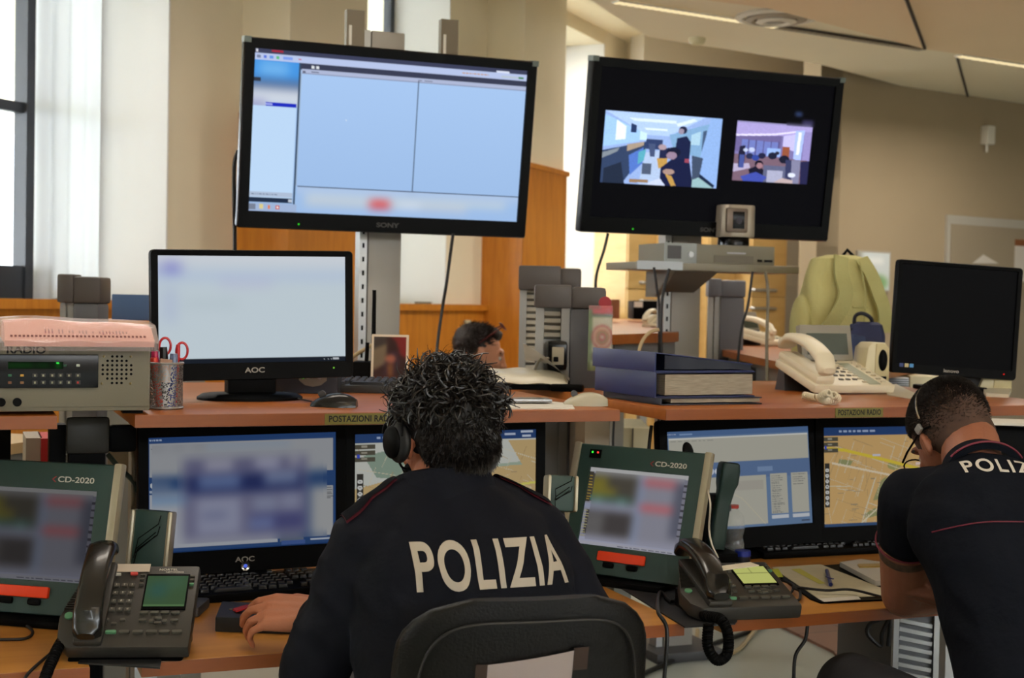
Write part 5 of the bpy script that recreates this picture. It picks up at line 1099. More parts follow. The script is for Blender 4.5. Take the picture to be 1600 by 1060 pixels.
def strands(name, c, rad, rot, n, ln, m, par, seed, keep, fn, r=.0011, seg=5, sides=3, curl=0.0):
    rr = random.Random(seed); b = MB(); Mr = Euler(rot).to_matrix(); cnt = 0
    for _ in range(n * 3):
        if cnt >= n: break
        u = Vector((rr.gauss(0, 1), rr.gauss(0, 1), rr.gauss(0, 1))).normalized()
        if not keep(u, rr): continue
        cnt += 1; p = Vector((u.x * rad[0], u.y * rad[1], u.z * rad[2])); nr = Vector((u.x / rad[0], u.y / rad[1], u.z / rad[2])).normalized()
        d = fn(u, nr, rr).normalized(); L = ln(u, rr); bend = Vector((rr.gauss(0, 1), rr.gauss(0, 1), rr.gauss(0, 1))) * .55; pts = [p - nr * .004]; q = p
        cax = bend.normalized(); cr_ = Matrix.Rotation(curl * rr.uniform(.4, 1.3), 3, cax)
        for k in range(seg):
            q = q + d * (L / seg); pts.append(q); d = (cr_ @ d + Vector((0, 0, -.06)) - nr * .05).normalized()
            lq = Vector((q.x / rad[0], q.y / rad[1], q.z / rad[2])).length
            if lq < 1.03: q = q * (1.03 / lq); pts[-1] = q
        b.tube([Vector(c) + Mr @ x for x in pts], r, sides, taper=lambda t: 1 - .75 * t, caps=False)
    return obj(name, b, m, par)
def drape(name, o, A, B, C, D, direction, m, par, off=.003, nu=10, nv=4, th=.002):
    T = bvh(o); D_ = Vector(direction).normalized()
    def f(u, v):
        p = Vector(A).lerp(Vector(B), u).lerp(Vector(D).lerp(Vector(C), u), v); h = T.ray_cast(p - D_ * .3, D_)
        return (h[0] if h[0] is not None else p) - D_ * off
    return obj(name, MB().sheet(f, nu, nv, th), m, par)
def folds(amp, seed, zc=None):
    off = Vector((seed * 3.1, seed * 1.7, seed))
    def f(co):
        v = noise.noise(Vector((co.x * 7, co.y * 7, co.z * 13 + co.x * 6)) + off); w_ = noise.noise(Vector((co.x * 20, co.y * 16, co.z * 24)) + off)
        return amp * ((1 - abs(v) * 2.2) * .8 + w_ * .45 - .4)
    return f
# ---------------------------------------------------------------- officer in the middle
def loc(root, p): return root.matrix_world.inverted() @ p
O1 = Vector((.80, 2.24, 0))
p1 = thing('person', 'person with curly dark hair in navy jacket seen from behind, lettering POLIZIA', 'person', O1)
def L1(px, py, d): return W(px, py, d=d) - O1
H1 = W(696, 684, d=2.52) - O1; sh, HM1 = head_shapes(H1, R(7), R(14), 0, .98)
wr = W(502, 962, z=.815) - O1
el = Vector((-.225, .12, .765)); shl = Vector((-.142, .085, .985)); shr = Vector((.17, .085, .98)); er = Vector((.262, .035, .80)); wrr = Vector((.22, .33, .80))
hd = Vector((-.80, .52, 0)).normalized()
body = sh + [('cap', [H1 + Vector((0, -.012, -.05)), Vector((.0, .105, 1.09)), Vector((0, .07, 1.0))], [.056, .056, .085]),
     ('loft', [((0, 0, .46), .15, .10, 0), ((0, 0, .7), .155, .10, 0), ((0, .04, .9), .17, .10, 0), ((0, .08, 1.03), .13, .07, 0)]),
     ('cap', [shl, el, wr + Vector((.035, -.05, -.006)), wr], [.045, .036, .028, .025]), ('cap', [shr, er, wrr], [.045, .036, .026])]
body += hand_shapes(wr + hd * .01, hd, (-.25, -.55, 1), 1, curl=(.45, .5, .64, .70))
body += hand_shapes(wrr, (-.2, 1, 0), (0, 0, 1), -1, curl=(.4, .4, .4, .4))
blob('body', body, M_skin, p1, voxel=.004, smooth=2)
eyes(HM1, p1)
jk = [('loft', [((.01, -.01, .46), .19, .14, 0), ((.01, -.01, .60), .19, .14, 0), ((.015, .0, .74), .195, .14, 0), ((.015, .015, .86), .20, .135, 0), ((.015, .04, .95), .198, .118, -.15), ((.01, .07, 1.02), .165, .092, -.25), ((.005, .09, 1.062), .115, .076, -.25), ((.0, .10, 1.085), .085, .068, -.2)]),
     ('cap', [shl + Vector((.03, 0, -.0)), shl, el, wr.lerp(el, .06)], [.078, .070, .060, .043]), ('cap', [shr - Vector((.03, 0, 0)), shr, er, wrr.lerp(er, .3)], [.078, .070, .064, .05]),
     ('cap', [Vector((-.07, .09, 1.055)), shl + Vector((.0, 0, .008))], [.05, .064]), ('cap', [Vector((.07, .09, 1.055)), shr + Vector((.0, 0, .008))], [.05, .064])]
jacket = blob('jacket', jk, M_jacket, p1, voxel=.0065, smooth=7, disp=folds(.006, 1))
# collar
def collar(par, c0, c1, r0, r1, m, tilt=.18, th=.006, gap=.30, name='collar', n=40):
    b = MB(); rings = []
    for i in range(n + 1):
        a = PI / 2 + gap + (2 * PI - 2 * gap) * i / n; ca, sa = math.cos(a), math.sin(a); e = min(1, min(i, n - i) / 6)
        p0 = Vector(c0) + Vector((r0[0] * ca, r0[1] * sa, 0)); p1_ = Vector(c1) + Vector((r1[0] * ca, r1[1] * sa, -tilt * r1[1] * sa - .012 * (1 - e))); mid = p0.lerp(p1_, .55) + Vector((ca, sa, 0)) * .004
        o_ = Vector((ca, sa, 0)) * th
        rings.append([p0 + o_, mid + o_, p1_ + o_ * .8, p1_ - o_ * .1 + Vector((0, 0, .002)), mid - o_ * .1, p0 - o_ * .1])
    b.loft(rings); return obj(name, b, m, par)
collar(p1, (0, .092, 1.040), (0, .112, 1.100), (.098, .085), (.080, .072), M_jacket, tilt=.30)
# printed letters on the back
def letters(o, par, origin, X, Y, wd, ht, m, bold=.0, off=.0015, cut=.008, space=1.0):
    me = text_mesh('POLIZIA', .1, 0, bold, space=space); xs = [v.co.x for v in me.vertices]; ys = [v.co.y for v in me.vertices]
    w_, h_ = max(xs) - min(xs), max(ys) - min(ys); mx, my = (max(xs) + min(xs)) / 2, (max(ys) + min(ys)) / 2
    X = Vector(X).normalized(); Y = Vector(Y).normalized(); D = -X.cross(Y).normalized(); T = bvh(o)
    bm = bmesh.new(); bm.from_mesh(me)
    for v in bm.verts: v.co = Vector(((v.co.x - mx) * wd / w_, (v.co.y - my) * ht / h_, 0))
    bmesh.ops.triangulate(bm, faces=bm.faces)
    for _ in range(6):
        es = [e for e in bm.edges if e.calc_length() > cut]
        if not es: break
        bmesh.ops.subdivide_edges(bm, edges=es, cuts=1); bmesh.ops.triangulate(bm, faces=[f for f in bm.faces if len(f.verts) > 3])
    for v in bm.verts:
        p = Vector(origin) + X * v.co.x + Y * v.co.y; h = T.ray_cast(p - D * .5, D); v.co = (h[0] if h[0] is not None else p) - D * off
    bm.to_mesh(me); bm.free(); return obj('lettering', me, m, par)
letters(jacket, p1, W(770, 886, d=2.27) - O1 + Vector((.030, 0, 0)), (1, 0, .0), (-.03, .12, 1), .278, .082, M_print, bold=.0022, off=.0022, space=1.12)
# shoulder straps with maroon piping
for s in (-1, 1):
    a, b_ = Vector((s * .188, .082, 1.1)), Vector((s * .095, .10, 1.1)); q = Vector((0, .024, 0))
    drape('epaulette_piping', jacket, a - q * 1.15, b_ - q * 1.15, b_ + q * 1.15, a + q * 1.15, (0, 0, -1), M_maroon, p1, .004, 12, 6)
    drape('epaulette', jacket, a - q, b_ - q, b_ + q, a + q, (0, 0, -1), M_jacket, p1, .0065, 12, 6)
# trousers and shoes
def legs(par, hips, knees, ankles, m, r=(.095, .068, .045)):
    blob('trousers', [('ball', ((hips[0][0] + hips[1][0]) / 2, (hips[0][1] + hips[1][1]) / 2, hips[0][2] + .01), (.18, .14, .10))] + [('cap', [h, Vector(h).lerp(Vector(k), .5) + Vector((0, 0, .004)), k, a], [r[0], r[0] * .93, r[1], r[2]]) for h, k, a in zip(hips, knees, ankles)], m, par, .009, 8, folds(.004, 3))
    for a in ankles:
        obj('shoe', MB().box((a[0], a[1] + .06, .045), (.095, .27, .08), bev=.03, top=(.8, .6)), M_blackgloss, par)
legs(p1, ((-.09, .0, .53), (.09, .0, .53)), ((-.14, .44, .54), (.14, .44, .54)), ((-.14, .46, .12), (.14, .46, .12)), M_jacket)
# curly hair
Hr = (-R(12), 0, R(14)); hc = HM1 @ Vector((0, -.018, .034))
blob('hair_base', [('ball', hc + Vector((0, 0, .006)), (.084, .105, .092), Euler(Hr)), ('ball', HM1 @ Vector((0, -.052, -.018)), (.073, .066, .060), Euler(Hr)), ('ball', HM1 @ Vector((0, -.050, -.062)), (.055, .050, .034), Euler(Hr)), ('ball', HM1 @ Vector((0, .035, .070)), (.066, .05, .045), Euler(Hr))], mat('hair_base_dark', (17, 13, 11), .7), p1, .005, 3, lambda co: .005 * noise.noise(co * 60))
nc = HM1 @ Vector((0, -.052, -.020))
strands('nape_hair', nc, (.074, .068, .066), Hr, 2600, lambda u, r_: .006 + .008 * r_.random(), M_hair, p1, 21, lambda u, r_: u.y < .1 and u.z < .6, lambda u, nr, r_: nr * .25 + Vector((r_.gauss(0, .35), 0, -1)), r=.0010, seg=3)
def keep1(u, r_): return not (abs(u.x) > .72 and u.z < -.12) and u.z > -.35 + .45 * max(0, u.y) or (u.y < -.3 and u.z > -.92)
def ln1(u, r_): return (.020 + .024 * r_.random()) * (1.1 if u.z > .3 else (.8 if u.z > -.2 else .32))
def fn1(u, nr, r_): return nr * (.42 if u.z > .1 else .28) + Vector((r_.gauss(0, .6), r_.gauss(0, .5), r_.gauss(0, .35) + (.0 if u.z > .5 else -.7)))
strands('hair', hc, (.084, .103, .094), Hr, 2400, ln1, M_hair, p1, 4, keep1, fn1, r=.0010, seg=7, curl=.42)
strands('hair_tufts', hc, (.086, .104, .097), Hr, 1500, lambda u, r_: .030 + .024 * r_.random(), M_hair, p1, 9, lambda u, r_: u.z > .05, lambda u, nr, r_: nr * .34 + Vector((r_.gauss(0, .7), r_.gauss(0, .6), r_.gauss(0, .4) - .1)), r=.0030, seg=9, sides=4, curl=.38)
obj('ring', MB().tube([W(424, 944, d=2.80) - O1 + Vector((.0, .0105 * math.cos(a), .0105 * math.sin(a))) for a in [2 * PI * k / 18 for k in range(19)]], .0016, 6), mat('gold', (212, 176, 100), .2, metal=1), p1)
# headset
hs = thing('headset', 'black headset with foam microphone worn by the curly-haired officer', 'headset', W(625, 695, d=2.52))
OH = hs.location
def LH(px, py, d): return W(px, py, d=d) - OH
ecp = HM1 @ Vector((-.094, -.002, -.006)) + O1 - OH
obj('ear_cushion', MB().ball(ecp, (.015, .034, .037), 24, (0, 0, R(14))), mat('cushion_black', (16, 16, 17), .55), hs)
obj('ear_cup', MB().ball(ecp + Vector((-.013, 0, 0)), (.011, .026, .029), 20, (0, 0, R(14))), M_black, hs)
obj('yoke', MB().box(LH(613, 682, 2.50), (.022, .012, .014), (0, .25, 0), bev=.003), mat('brass_part', (140, 112, 60), .25, metal=.8), hs)
hbp = [HM1 @ Vector((.1 * math.cos(a), -.03, .0 + .128 * math.sin(a))) + O1 - OH for a in [PI * (1.0 - k / 22) for k in range(23)]]
obj('headband', MB().tube(hbp, .0022, 6), M_black, hs); obj('wire_frame', MB().tube([LH(611, 682, 2.5), LH(604, 660, 2.5), LH(607, 630, 2.5), LH(618, 605, 2.5)], .0008, 5), M_alu, hs)
obj('boom', MB().tube(spline([LH(614, 690, 2.50), LH(620, 712, 2.49), LH(628, 730, 2.5), LH(638, 733, 2.52)]), .0022, 6), M_black, hs)
obj('foam_tip', MB().ball(LH(641, 733, 2.52), .0115, 16), mat('foam', (12, 12, 12), .95), hs)
obj('lead', MB().tube(spline([LH(628, 730, 2.5), LH(634, 748, 2.48), LH(634, 770, 2.46), LH(622, 800, 2.44)]), .0016, 6), M_black, hs)
obj('clothing_clip', MB().box(LH(630, 771, 2.44), (.016, .012, .026), (0, .3, 0), bev=.004), M_black, hs)
# ---------------------------------------------------------------- black office chair
def office_chair(label, locn, rz, back=True, m=M_leather):
    t = thing('office_chair', label, 'chair', locn, rz)
    if back:
        b = MB(); rings = []
        W_, Hh = .405, .50
        NK = 28
        for k in range(NK + 1):
            s = k / NK; z = .475 + Hh * s; e = (2 * s - 1); ww = W_ / 2 * (1 - .06 * abs(e) ** 2) * (1 if k < NK else .9) - .075 * max(0, (s - .80) / .20) ** 3 - .05 * max(0, (.12 - s) / .12) ** 2
            tt = .030 * (1 - abs(e) ** 6 * .55); row = []
            for i in range(32):
                a = 2 * PI * i / 32; x = ww * abs(math.cos(a)) ** .55 * (1 if math.cos(a) > 0 else -1); y = tt * abs(math.sin(a)) ** .6 * (1 if math.sin(a) > 0 else -1) + 1.1 * x * x - .04 * e * e
                row.append(Vector((x, y, z)))
            rings.append(row)
        b.loft(rings); bk = obj('backrest', b, m, t)
        pts = []
        for k in range(60):
            a = 2 * PI * k / 60; x = (W_ / 2 - .030) * abs(math.cos(a)) ** .4 * (1 if math.cos(a) > 0 else -1); z = .475 + Hh / 2 + (Hh / 2 - .030) * abs(math.sin(a)) ** .5 * (1 if math.sin(a) > 0 else -1); pts.append((x, -.031 + 1.1 * x * x - .04 * ((z - .725) / .25) ** 2, z))
        obj('seam', MB().tube(pts + [pts[0]], .0022, 6), mat('seam_black', (30, 28, 27), .5), t)
        obj('back_bar', MB().box((0, .01, .42), (.07, .015, .25)), M_black, t)
    obj('seat', MB().box((0, .25, .455), (.46, .46, .08), bev=.035), m, t)
    obj('gas_column', MB().cyl((0, .25, .1), (0, .25, .42), .028), M_black, t)
    for k in range(5):
        a = 2 * PI * k / 5 + .3; e = Vector((.28 * math.cos(a), .25 + .28 * math.sin(a), .07)); obj('leg', MB().tube([(0, .25, .11), e], .02, 8), M_black, t)
        w = obj('caster', MB().cyl(e + Vector((-.012, 0, -.042)), e + Vector((.012, 0, -.042)), .027, n=16), M_black, t)
    return t
cp = W(824, 1000, d=2.10); ch = office_chair('black leather office chair in the foreground with white sheet taped on its back', (cp.x, cp.y, 0), R(-6))
sheet_c = loc(Matrix.Translation((cp.x, cp.y, 0)) @ Matrix.Rotation(R(-6), 4, 'Z'), Vector()) if False else None
CM = (Matrix.Translation((cp.x, cp.y, 0)) @ Matrix.Rotation(R(-6), 4, 'Z')).inverted()
def chp(px, py): 
    v_ = CM @ W(px, py, d=2.07); v_.y = 0; return v_
pc = [chp(752, 1031), chp(897, 1016), chp(893, 1110), chp(748, 1118)]
def pf(u, v): q = pc[0].lerp(pc[1], u).lerp(pc[3].lerp(pc[2], u), v); q.y = -.0345 + 1.1 * q.x ** 2 - .04 * ((q.z - .725) / .25) ** 2 - .002 * math.sin(3 * u); return q
obj('taped_sheet', MB().sheet(pf, 10, 6, .0008), mat('sheet_white_pink', (206, 190, 184), .75), ch)
for (a, b_) in (((735, 1030), (753, 1060)), ((896, 1012), (922, 1050))):
    q0, q1 = chp(*a), chp(*b_); ty = lambda x, z: -.0342 + 1.1 * x * x - .04 * ((z - .725) / .25) ** 2; obj('tape', MB().prism([(q0.x, ty(q0.x, q0.z), q0.z), (q1.x, ty(q1.x, q0.z), q0.z), (q1.x, ty(q1.x, q1.z), q1.z), (q0.x, ty(q0.x, q1.z), q1.z)], (0, -.0006, 0)), mat('brown_tape', (48, 32, 26), .3), ch)
# ---------------------------------------------------------------- officer at the right, bent over the desk
A2 = camxy(.985, 2.62); RZ2 = RZC
p2 = thing('person', 'person with short hair in navy polo bent over the right desk, arms folded', 'person', (A2.x, A2.y, 0), RZ2)
M2 = (Matrix.Translation((A2.x, A2.y, 0)) @ Matrix.Rotation(RZ2, 4, 'Z')).inverted()
def L2(px, py, d): return M2 @ W(px, py, d=d)
H2 = L2(1486, 684, 3.02); sh2, HM2 = head_shapes(H2, R(22), R(38), R(-6), .96)
nb = L2(1536, 742, 2.86)
s2l = L2(1422, 785, 2.93); e2l = L2(1412, 930, 3.10); w2l = e2l + Vector((.24, .10, .0)); s2r = s2l + Vector((.37, -.01, -.01)); e2r = Vector((.19, e2l.y, e2l.z)); w2r = L2(1508, 926, 3.03)
body = sh2 + [('cap', [HM2 @ Vector((0, -.045, -.045)), nb.lerp(H2, .35), nb + Vector((0, 0, -.03))], [.060, .060, .075]),
    ('loft', [((.04, 0, .50), .11, .09, 0), ((nb.x * .6 + .03, nb.y * .6, .8), .11, .08, -.4), ((nb.x + .01, nb.y - .02, 1.0), .11, .06, -.6)]),
    ('cap', [s2l, s2l.lerp(e2l, .5), e2l, e2l.lerp(w2l, .35), w2l], [.050, .058, .049, .047, .028]), ('cap', [s2r, e2r, e2r.lerp(w2r, .4), w2r], [.05, .043, .042, .028])]
body += hand_shapes(w2r, L2(1448, 903, 3.02) - w2r, (.1, -.9, .3), -1, curl=(.5, .55, .6, .65), L=.07, thumb=.5)
body += hand_shapes(w2l, (1, .3, 0), (0, 0, 1), -1, curl=(.5, .5, .5, .5))
blob('body', body, M_skin2, p2, voxel=.004, smooth=2); eyes(HM2, p2)
tor = [('loft', [((.03, -.01, .50), .16, .13, 0), ((.035, .02, .62), .15, .13, -.25), ((.03, nb.y * .42, .76), .150, .13, -.42), ((.02, nb.y * .66, .87), .165, .13, -.5), ((nb.x + .03, nb.y * .86, .965), .188, .115, -.6), ((nb.x + .005, nb.y * .98, 1.035), .150, .088, -.7), ((nb.x, nb.y + .025, 1.085), .082, .062, -.7)]),
    ('cap', [s2l + Vector((.05, 0, .0)), s2l, s2l.lerp(e2l, .30)], [.078, .070, .066]), ('cap', [s2r - Vector((.05, 0, .0)), s2r, s2r.lerp(e2r, .60)], [.078, .070, .066]),
    ('cap', [nb + Vector((-.05, .0, -.02)), s2l + Vector((.01, 0, .006))], [.05, .062]), ('cap', [nb + Vector((.05, .0, -.02)), s2r + Vector((-.01, 0, .006))], [.05, .062])]
polo = blob('polo_shirt', tor, M_polo, p2, .0065, 6, folds(.005, 2))
cu_ = s2l.lerp(e2l, .40); ax = (e2l - s2l).normalized(); uu = ax.orthogonal().normalized(); vv = ax.cross(uu)
obj('cuff_piping', MB().tube([cu_ + (uu * math.cos(a) + vv * math.sin(a)) * .0655 for a in [2 * PI * k / 40 for k in range(41)]], .0022, 6), M_maroon, p2)
obj('arm_tattoo', MB().loft([[s2l.lerp(e2l, f) + (uu * math.cos(a) + vv * math.sin(a)) * .0585 for a in [2 * PI * k / 40 for k in range(40)]] for f in (.46, .53)], cap=False), mat('tattoo_ink', (74, 56, 44), .6, var=.6, scale=60), p2)
# polo collar
def ring_pts(c, nrm, rx, ry, a0, a1, n, lift): 
    return []
cN = (H2 - nb).normalized(); cx_ = Vector((1, 0, 0)); cy_ = cN.cross(cx_).normalized(); b = MB(); rings = []
for i in range(37):
    a = PI / 2 + .4 + (2 * PI - .8) * i / 36; r_ = (cx_ * math.cos(a) * .074 + cy_ * math.sin(a) * .066); r2_ = r_ * .90
    base = nb + cN * -.006 + r_ * 1.12; top = nb + cN * .036 + r2_; 
    rings.append([base, top + r_ * .06, top, base - r_ * .2])
b.loft(rings); obj('collar', b, M_polo, p2)
obj('collar_piping', MB().tube([nb + cN * -.003 + (cx_ * math.cos(a) * .074 + cy_ * math.sin(a) * .066) * 1.15 for a in [PI * 1.18 + (PI * .64) * i / 24 for i in range(25)]], .0022, 6), M_maroon, p2)
# letters and yoke seam on the upper back
lc = L2(1578, 727, 2.80)
letters(polo, p2, lc, (1, .03, -.0), (-.05, .62, .78), .186, .037, mat('embroidery_white', (198, 192, 182), .6), bold=.0020, off=.002, cut=.006, space=1.22)
T2 = bvh(polo); pts = []
for k in range(30):
    px = 1456 + (1720 - 1456) * k / 29; py = 832 - 18 * math.sin(min(1, k / 12) * PI / 2) + 3 * (k / 29); o_ = M2 @ EYE; dr_ = (M2.to_3x3() @ ray(px, py)).normalized(); h = T2.ray_cast(o_, dr_)
    if h[0] is not None and h[0].y < 1.0: pts.append(h[0] - dr_ * .001)
if len(pts) > 3: obj('yoke_seam', MB().tube(pts, .0014, 5), M_maroon, p2)
kn = L2(1330, 1066, 3.08)
legs(p2, ((-.09, .0, .55), (.09, .0, .55)), ((kn.x, kn.y, .575), (.16, .42, .58)), ((kn.x + .02, kn.y + .03, .12), (.16, .46, .12)), M_trous, (.098, .080, .05))
Hr2 = (-R(46), R(-6), R(20)); hc2 = HM2 @ Vector((0, -.018, .030))
mcap = mat('scalp_shade', (70, 48, 36), .8, var=.25, scale=60)
def keep2(u, r_): return (u.z > -.05 + .45 * max(0, u.y)) or (r_.random() < max(0, min(1, (u.z + .75) * 1.1)) ** 2 and u.y < .3)
SC = blob('scalp_hair', [('ball', hc2 + Vector((0, 0, 0)), (.0765, .0985, .0885), Euler(Hr2)), ('ball', HM2 @ Vector((0, -.040, -.020)), (.069, .062, .060), Euler(Hr2))], None, p2, .005, 3)
Hi = HM2.inverted(); me_ = SC.data; cA = np.zeros((len(me_.vertices), 4)); cA[:, 3] = 1; s0_, s1_ = np.array(lin((140, 87, 63))), np.array(lin((30, 21, 16)))
for i_, v_ in enumerate(me_.vertices):
    q_ = Hi @ v_.co; f_ = (q_.z + .050 + .022 * noise.noise(q_ * 30) - .35 * max(0, q_.y) ) / .085; f_ = max(0, min(1, f_)) ** .8; cA[i_, :3] = s0_ * (1 - f_) + s1_ * f_
at_ = me_.color_attributes.new('Col', 'FLOAT_COLOR', 'POINT'); at_.data.foreach_set('color', cA.ravel().astype('f')); me_.materials.append(attr_mat('scalp_shade', 0))
strands('hair', hc2, (.0755, .0975, .0875), Hr2, 13000, lambda u, r_: (.010 if u.z > .35 else .004 + .004 * r_.random()), mat('hair_short', (26, 19, 15), .6), p2, 12, keep2, lambda u, nr, r_: nr * 1.0 + Vector((r_.gauss(0, .3), r_.gauss(0, .3), r_.gauss(0, .3))), r=.0009, seg=2)
# headset and glasses
hs2 = thing('headset', 'thin silver-banded headset worn by the short-haired officer at the right', 'headset', A2 + Vector((0, 0, 1.1)), RZ2)
o2 = Vector((0, 0, 1.1))
hb = [HM2 @ Vector((.0865 * math.cos(a), -.035, .026 + .100 * math.sin(a))) - o2 for a in [PI * (.96 - .92 * k / 26) for k in range(27)]]
obj('headband', MB().tube(hb, .0024, 6), mat('band_silver', (176, 170, 160), .2, metal=.9), hs2)
obj('ear_cup', MB().ball(HM2 @ Vector((.092, -.01, -.01)) - o2, (.012, .028, .030), 18, Hr2), M_black, hs2); obj('slider', MB().box(HM2 @ Vector((.055, -.035, .108)) - o2, (.014, .01, .008), (0, .7, 0), bev=.002), M_alu, hs2)
obj('temple_pad', MB().box(HM2 @ Vector((-.088, -.02, .022)) - o2, (.008, .02, .016), Hr2, bev=.003), M_alu, hs2)
gl = obj('glasses', MB().tube([HM2 @ Vector(q) for q in ((-.080, -.048, .010), (-.084, -.02, .018), (-.080, .06, .010), (-.072, .100, .006))], .0026, 6).tube([HM2 @ Vector(q) for q in ((.084, -.02, .012), (.080, .06, .008), (.072, .100, .006))], .0026, 6).tube([HM2 @ Vector((.040 * e + .030 * math.cos(a), .106, -.006 + .018 * math.sin(a))) for e in (-1,) for a in [2 * PI * k / 20 for k in range(21)]], .0018, 6).tube([HM2 @ Vector((.040 + .030 * math.cos(a), .106, -.006 + .018 * math.sin(a))) for a in [2 * PI * k / 20 for k in range(21)]], .0018, 6).tube([HM2 @ Vector((-.011, .107, -.002)), HM2 @ Vector((.011, .107, -.002))], .0018, 6), M_black, p2)
office_chair('backless stool seat hidden under the right officer', (A2.x + .1, A2.y - .22, 0), RZ2, back=False, m=mat('red_fabric', (110, 26, 34), .8))
# ---------------------------------------------------------------- man in profile beyond the shelves
A3 = camxy(-.30, 6.05); RZ3p = RZC - R(84)
p3 = thing('person', 'person in profile with dark hair and glasses pushed up, behind the middle shelf', 'person', (A3.x, A3.y, 0), RZ3p)
M3 = (Matrix.Translation((A3.x, A3.y, 0)) @ Matrix.Rotation(RZ3p, 4, 'Z')).inverted()
H3 = M3 @ W(750, 552, d=6.05); sh3, HM3 = head_shapes(H3, 0, R(12), 0, 1.05)
body = sh3 + [('cap', [H3 + Vector((0, -.03, -.06)), Vector((0, H3.y - .07, H3.z - .2))], [.056, .06]), ('loft', [((0, 0, .5), .15, .11, 0), ((0, .02, .8), .17, .11, 0), ((0, .05, .98), .14, .08, 0)]),
    ('cap', [(-.18, .05, .93), (-.24, .10, .70), (-.15, .32, .72)], [.045, .038, .03]), ('cap', [(.18, .05, .93), (.24, .10, .70), (.15, .32, .72)], [.045, .038, .03])]
body += hand_shapes((-.15, .32, .72), (.2, 1, 0), (0, 0, 1), 1) + hand_shapes((.15, .32, .72), (-.2, 1, 0), (0, 0, 1), -1)
M_skin3 = mat('skin_fair', (196, 136, 104), .5)
blob('body', body, M_skin3, p3, .006, 3); eyes(HM3, p3)
blob('shirt', [('loft', [((0, 0, .48), .17, .13, 0), ((0, .02, .8), .19, .13, 0), ((0, .04, .93), .2, .11, 0), ((0, H3.y - .10, .99), .12, .08, 0), ((0, H3.y - .075, H3.z - .125), .075, .07, -.2)]), ('cap', [(-.17, .04, .93), (-.24, .10, .70), (-.17, .28, .72)], [.07, .055, .045]), ('cap', [(.17, .04, .93), (.24, .10, .70), (.17, .28, .72)], [.07, .055, .045])], mat('shirt_blue', (30, 40, 66), .8), p3, .01, 5)
legs(p3, ((-.09, 0, .53), (.09, 0, .53)), ((-.13, .43, .54), (.13, .43, .54)), ((-.13, .45, .12), (.13, .45, .12)), M_trous)
hb3 = (.0, 0, 0); hc3 = HM3 @ Vector((0, -.018, .030)); M_h3 = mat('hair_darkbrown', (40, 30, 26), .55)
blob('hair', [('ball', HM3 @ Vector((0, -.030, .036)), (.082, .098, .088), (-R(12), 0, 0)), ('ball', HM3 @ Vector((0, .036, .086)), (.054, .040, .030), (-R(12), 0, 0)), ('ball', HM3 @ Vector((0, -.07, -.03)), (.062, .04, .05), (-R(12), 0, 0))], M_h3, p3, .006, 4, lambda co: .005 * noise.noise(co * 50))
strands('hair_strands', hc3, (.084, .100, .092), (-R(12), 0, 0), 1600, lambda u, r_: .012 + .014 * r_.random(), M_h3, p3, 31, lambda u, r_: u.z > .15 - .5 * (u.y < 0) and u.y < .6, lambda u, nr, r_: nr * .5 + Vector((r_.gauss(0, .4), r_.gauss(0, .3) + .5, r_.gauss(0, .3))), r=.0016, seg=3)
gf = MB().tube([HM3 @ Vector((.086, -.02, .04)), HM3 @ Vector((.082, .045, .112)), HM3 @ Vector((.05, .065, .13))], .003, 6); gf.tube([HM3 @ Vector((-.086, -.02, .04)), HM3 @ Vector((-.082, .045, .112)), HM3 @ Vector((-.05, .065, .13))], .003, 6)
for e in (-1, 1): gf.tube([HM3 @ Vector((e * .03 + .026 * math.cos(a), .066 + .014 * math.sin(a), .128 - .012 * math.sin(a))) for a in [2 * PI * k / 16 for k in range(17)]], .002, 5)
obj('glasses', gf, mat('glasses_redblack', (90, 22, 22), .3), p3)
office_chair('office chair of the man seen in profile beyond the shelves', camxy(-.30, 6.05) + Vector((-.23, -.02, 0)) * 1.0, RZ3p, back=False)
# ================================================================ SERVICE COLUMNS, CAMERA SHELF, BACKGROUND
M_colg = mat('column_grey', (150, 150, 146), .5, metal=.15); M_cap = mat('cap_taupe', (72, 66, 62), .45); M_panel = mat('column_panel', (82, 82, 86), .5); M_slat = mat('slat_grey', (158, 152, 138), .5)
def column(label, px0, px1, pyt, d, slats=(0, 0), side=0.5, capm=None, caph=.085, rz=None, dark=True, mainm=None, depth=.16):
    a, b = W(px0, pyt, d=d), W(px1, pyt, d=d); w = (b - a).dot(_R0); c = (a + b) / 2; H = c.z
    t = thing('service_column', label, 'column', (c.x, c.y, 0), RZC if rz is None else rz); hb = H - caph; ws = w * side
    x0 = -w / 2
    fr = MB().box((x0 + .012, .0, hb / 2), (.024, .03, hb)).box((x0 + ws - .012, .0, hb / 2), (.024, .03, hb)).box((x0 + ws / 2, .03, hb / 2), (ws - .02, .02, hb))
    obj('frame', fr, mainm or M_colg, t)
    obj('side_panel', MB().box((x0 + ws + (w - ws) / 2, .03, hb / 2), (w - ws, depth * .7, hb), bev=.012), M_panel if dark else M_slat, t)
    obj('cap', MB().box((x0 + ws / 2, .01, H - caph / 2), (ws + .01, .09, caph), bev=.008), capm or M_cap, t)
    obj('cap', MB().box((x0 + ws + (w - ws) / 2 + .003, .03, H - caph * .55), (w - ws + .004, depth * .75, caph * .95), bev=.012), capm or M_cap, t)
    if slats[1]:
        za, zb = W(px0, slats[0], d=d).z, W(px0, slats[1], d=d).z; n = max(4, int((za - zb) / .022))
        for k in range(n): obj('slat', MB().box((x0 + ws / 2, .005, zb + (za - zb) * (k + .5) / n), (ws - .05, .018, (za - zb) / n * .62), (-.4, 0, 0)), M_slat, t)
    return t, w, H
tc, wc, Hc = column('tall grey service column with louvres and socket box at the end of the middle shelf', 838, 944, 446, 4.05, (486, 530), .50, caph=.066)
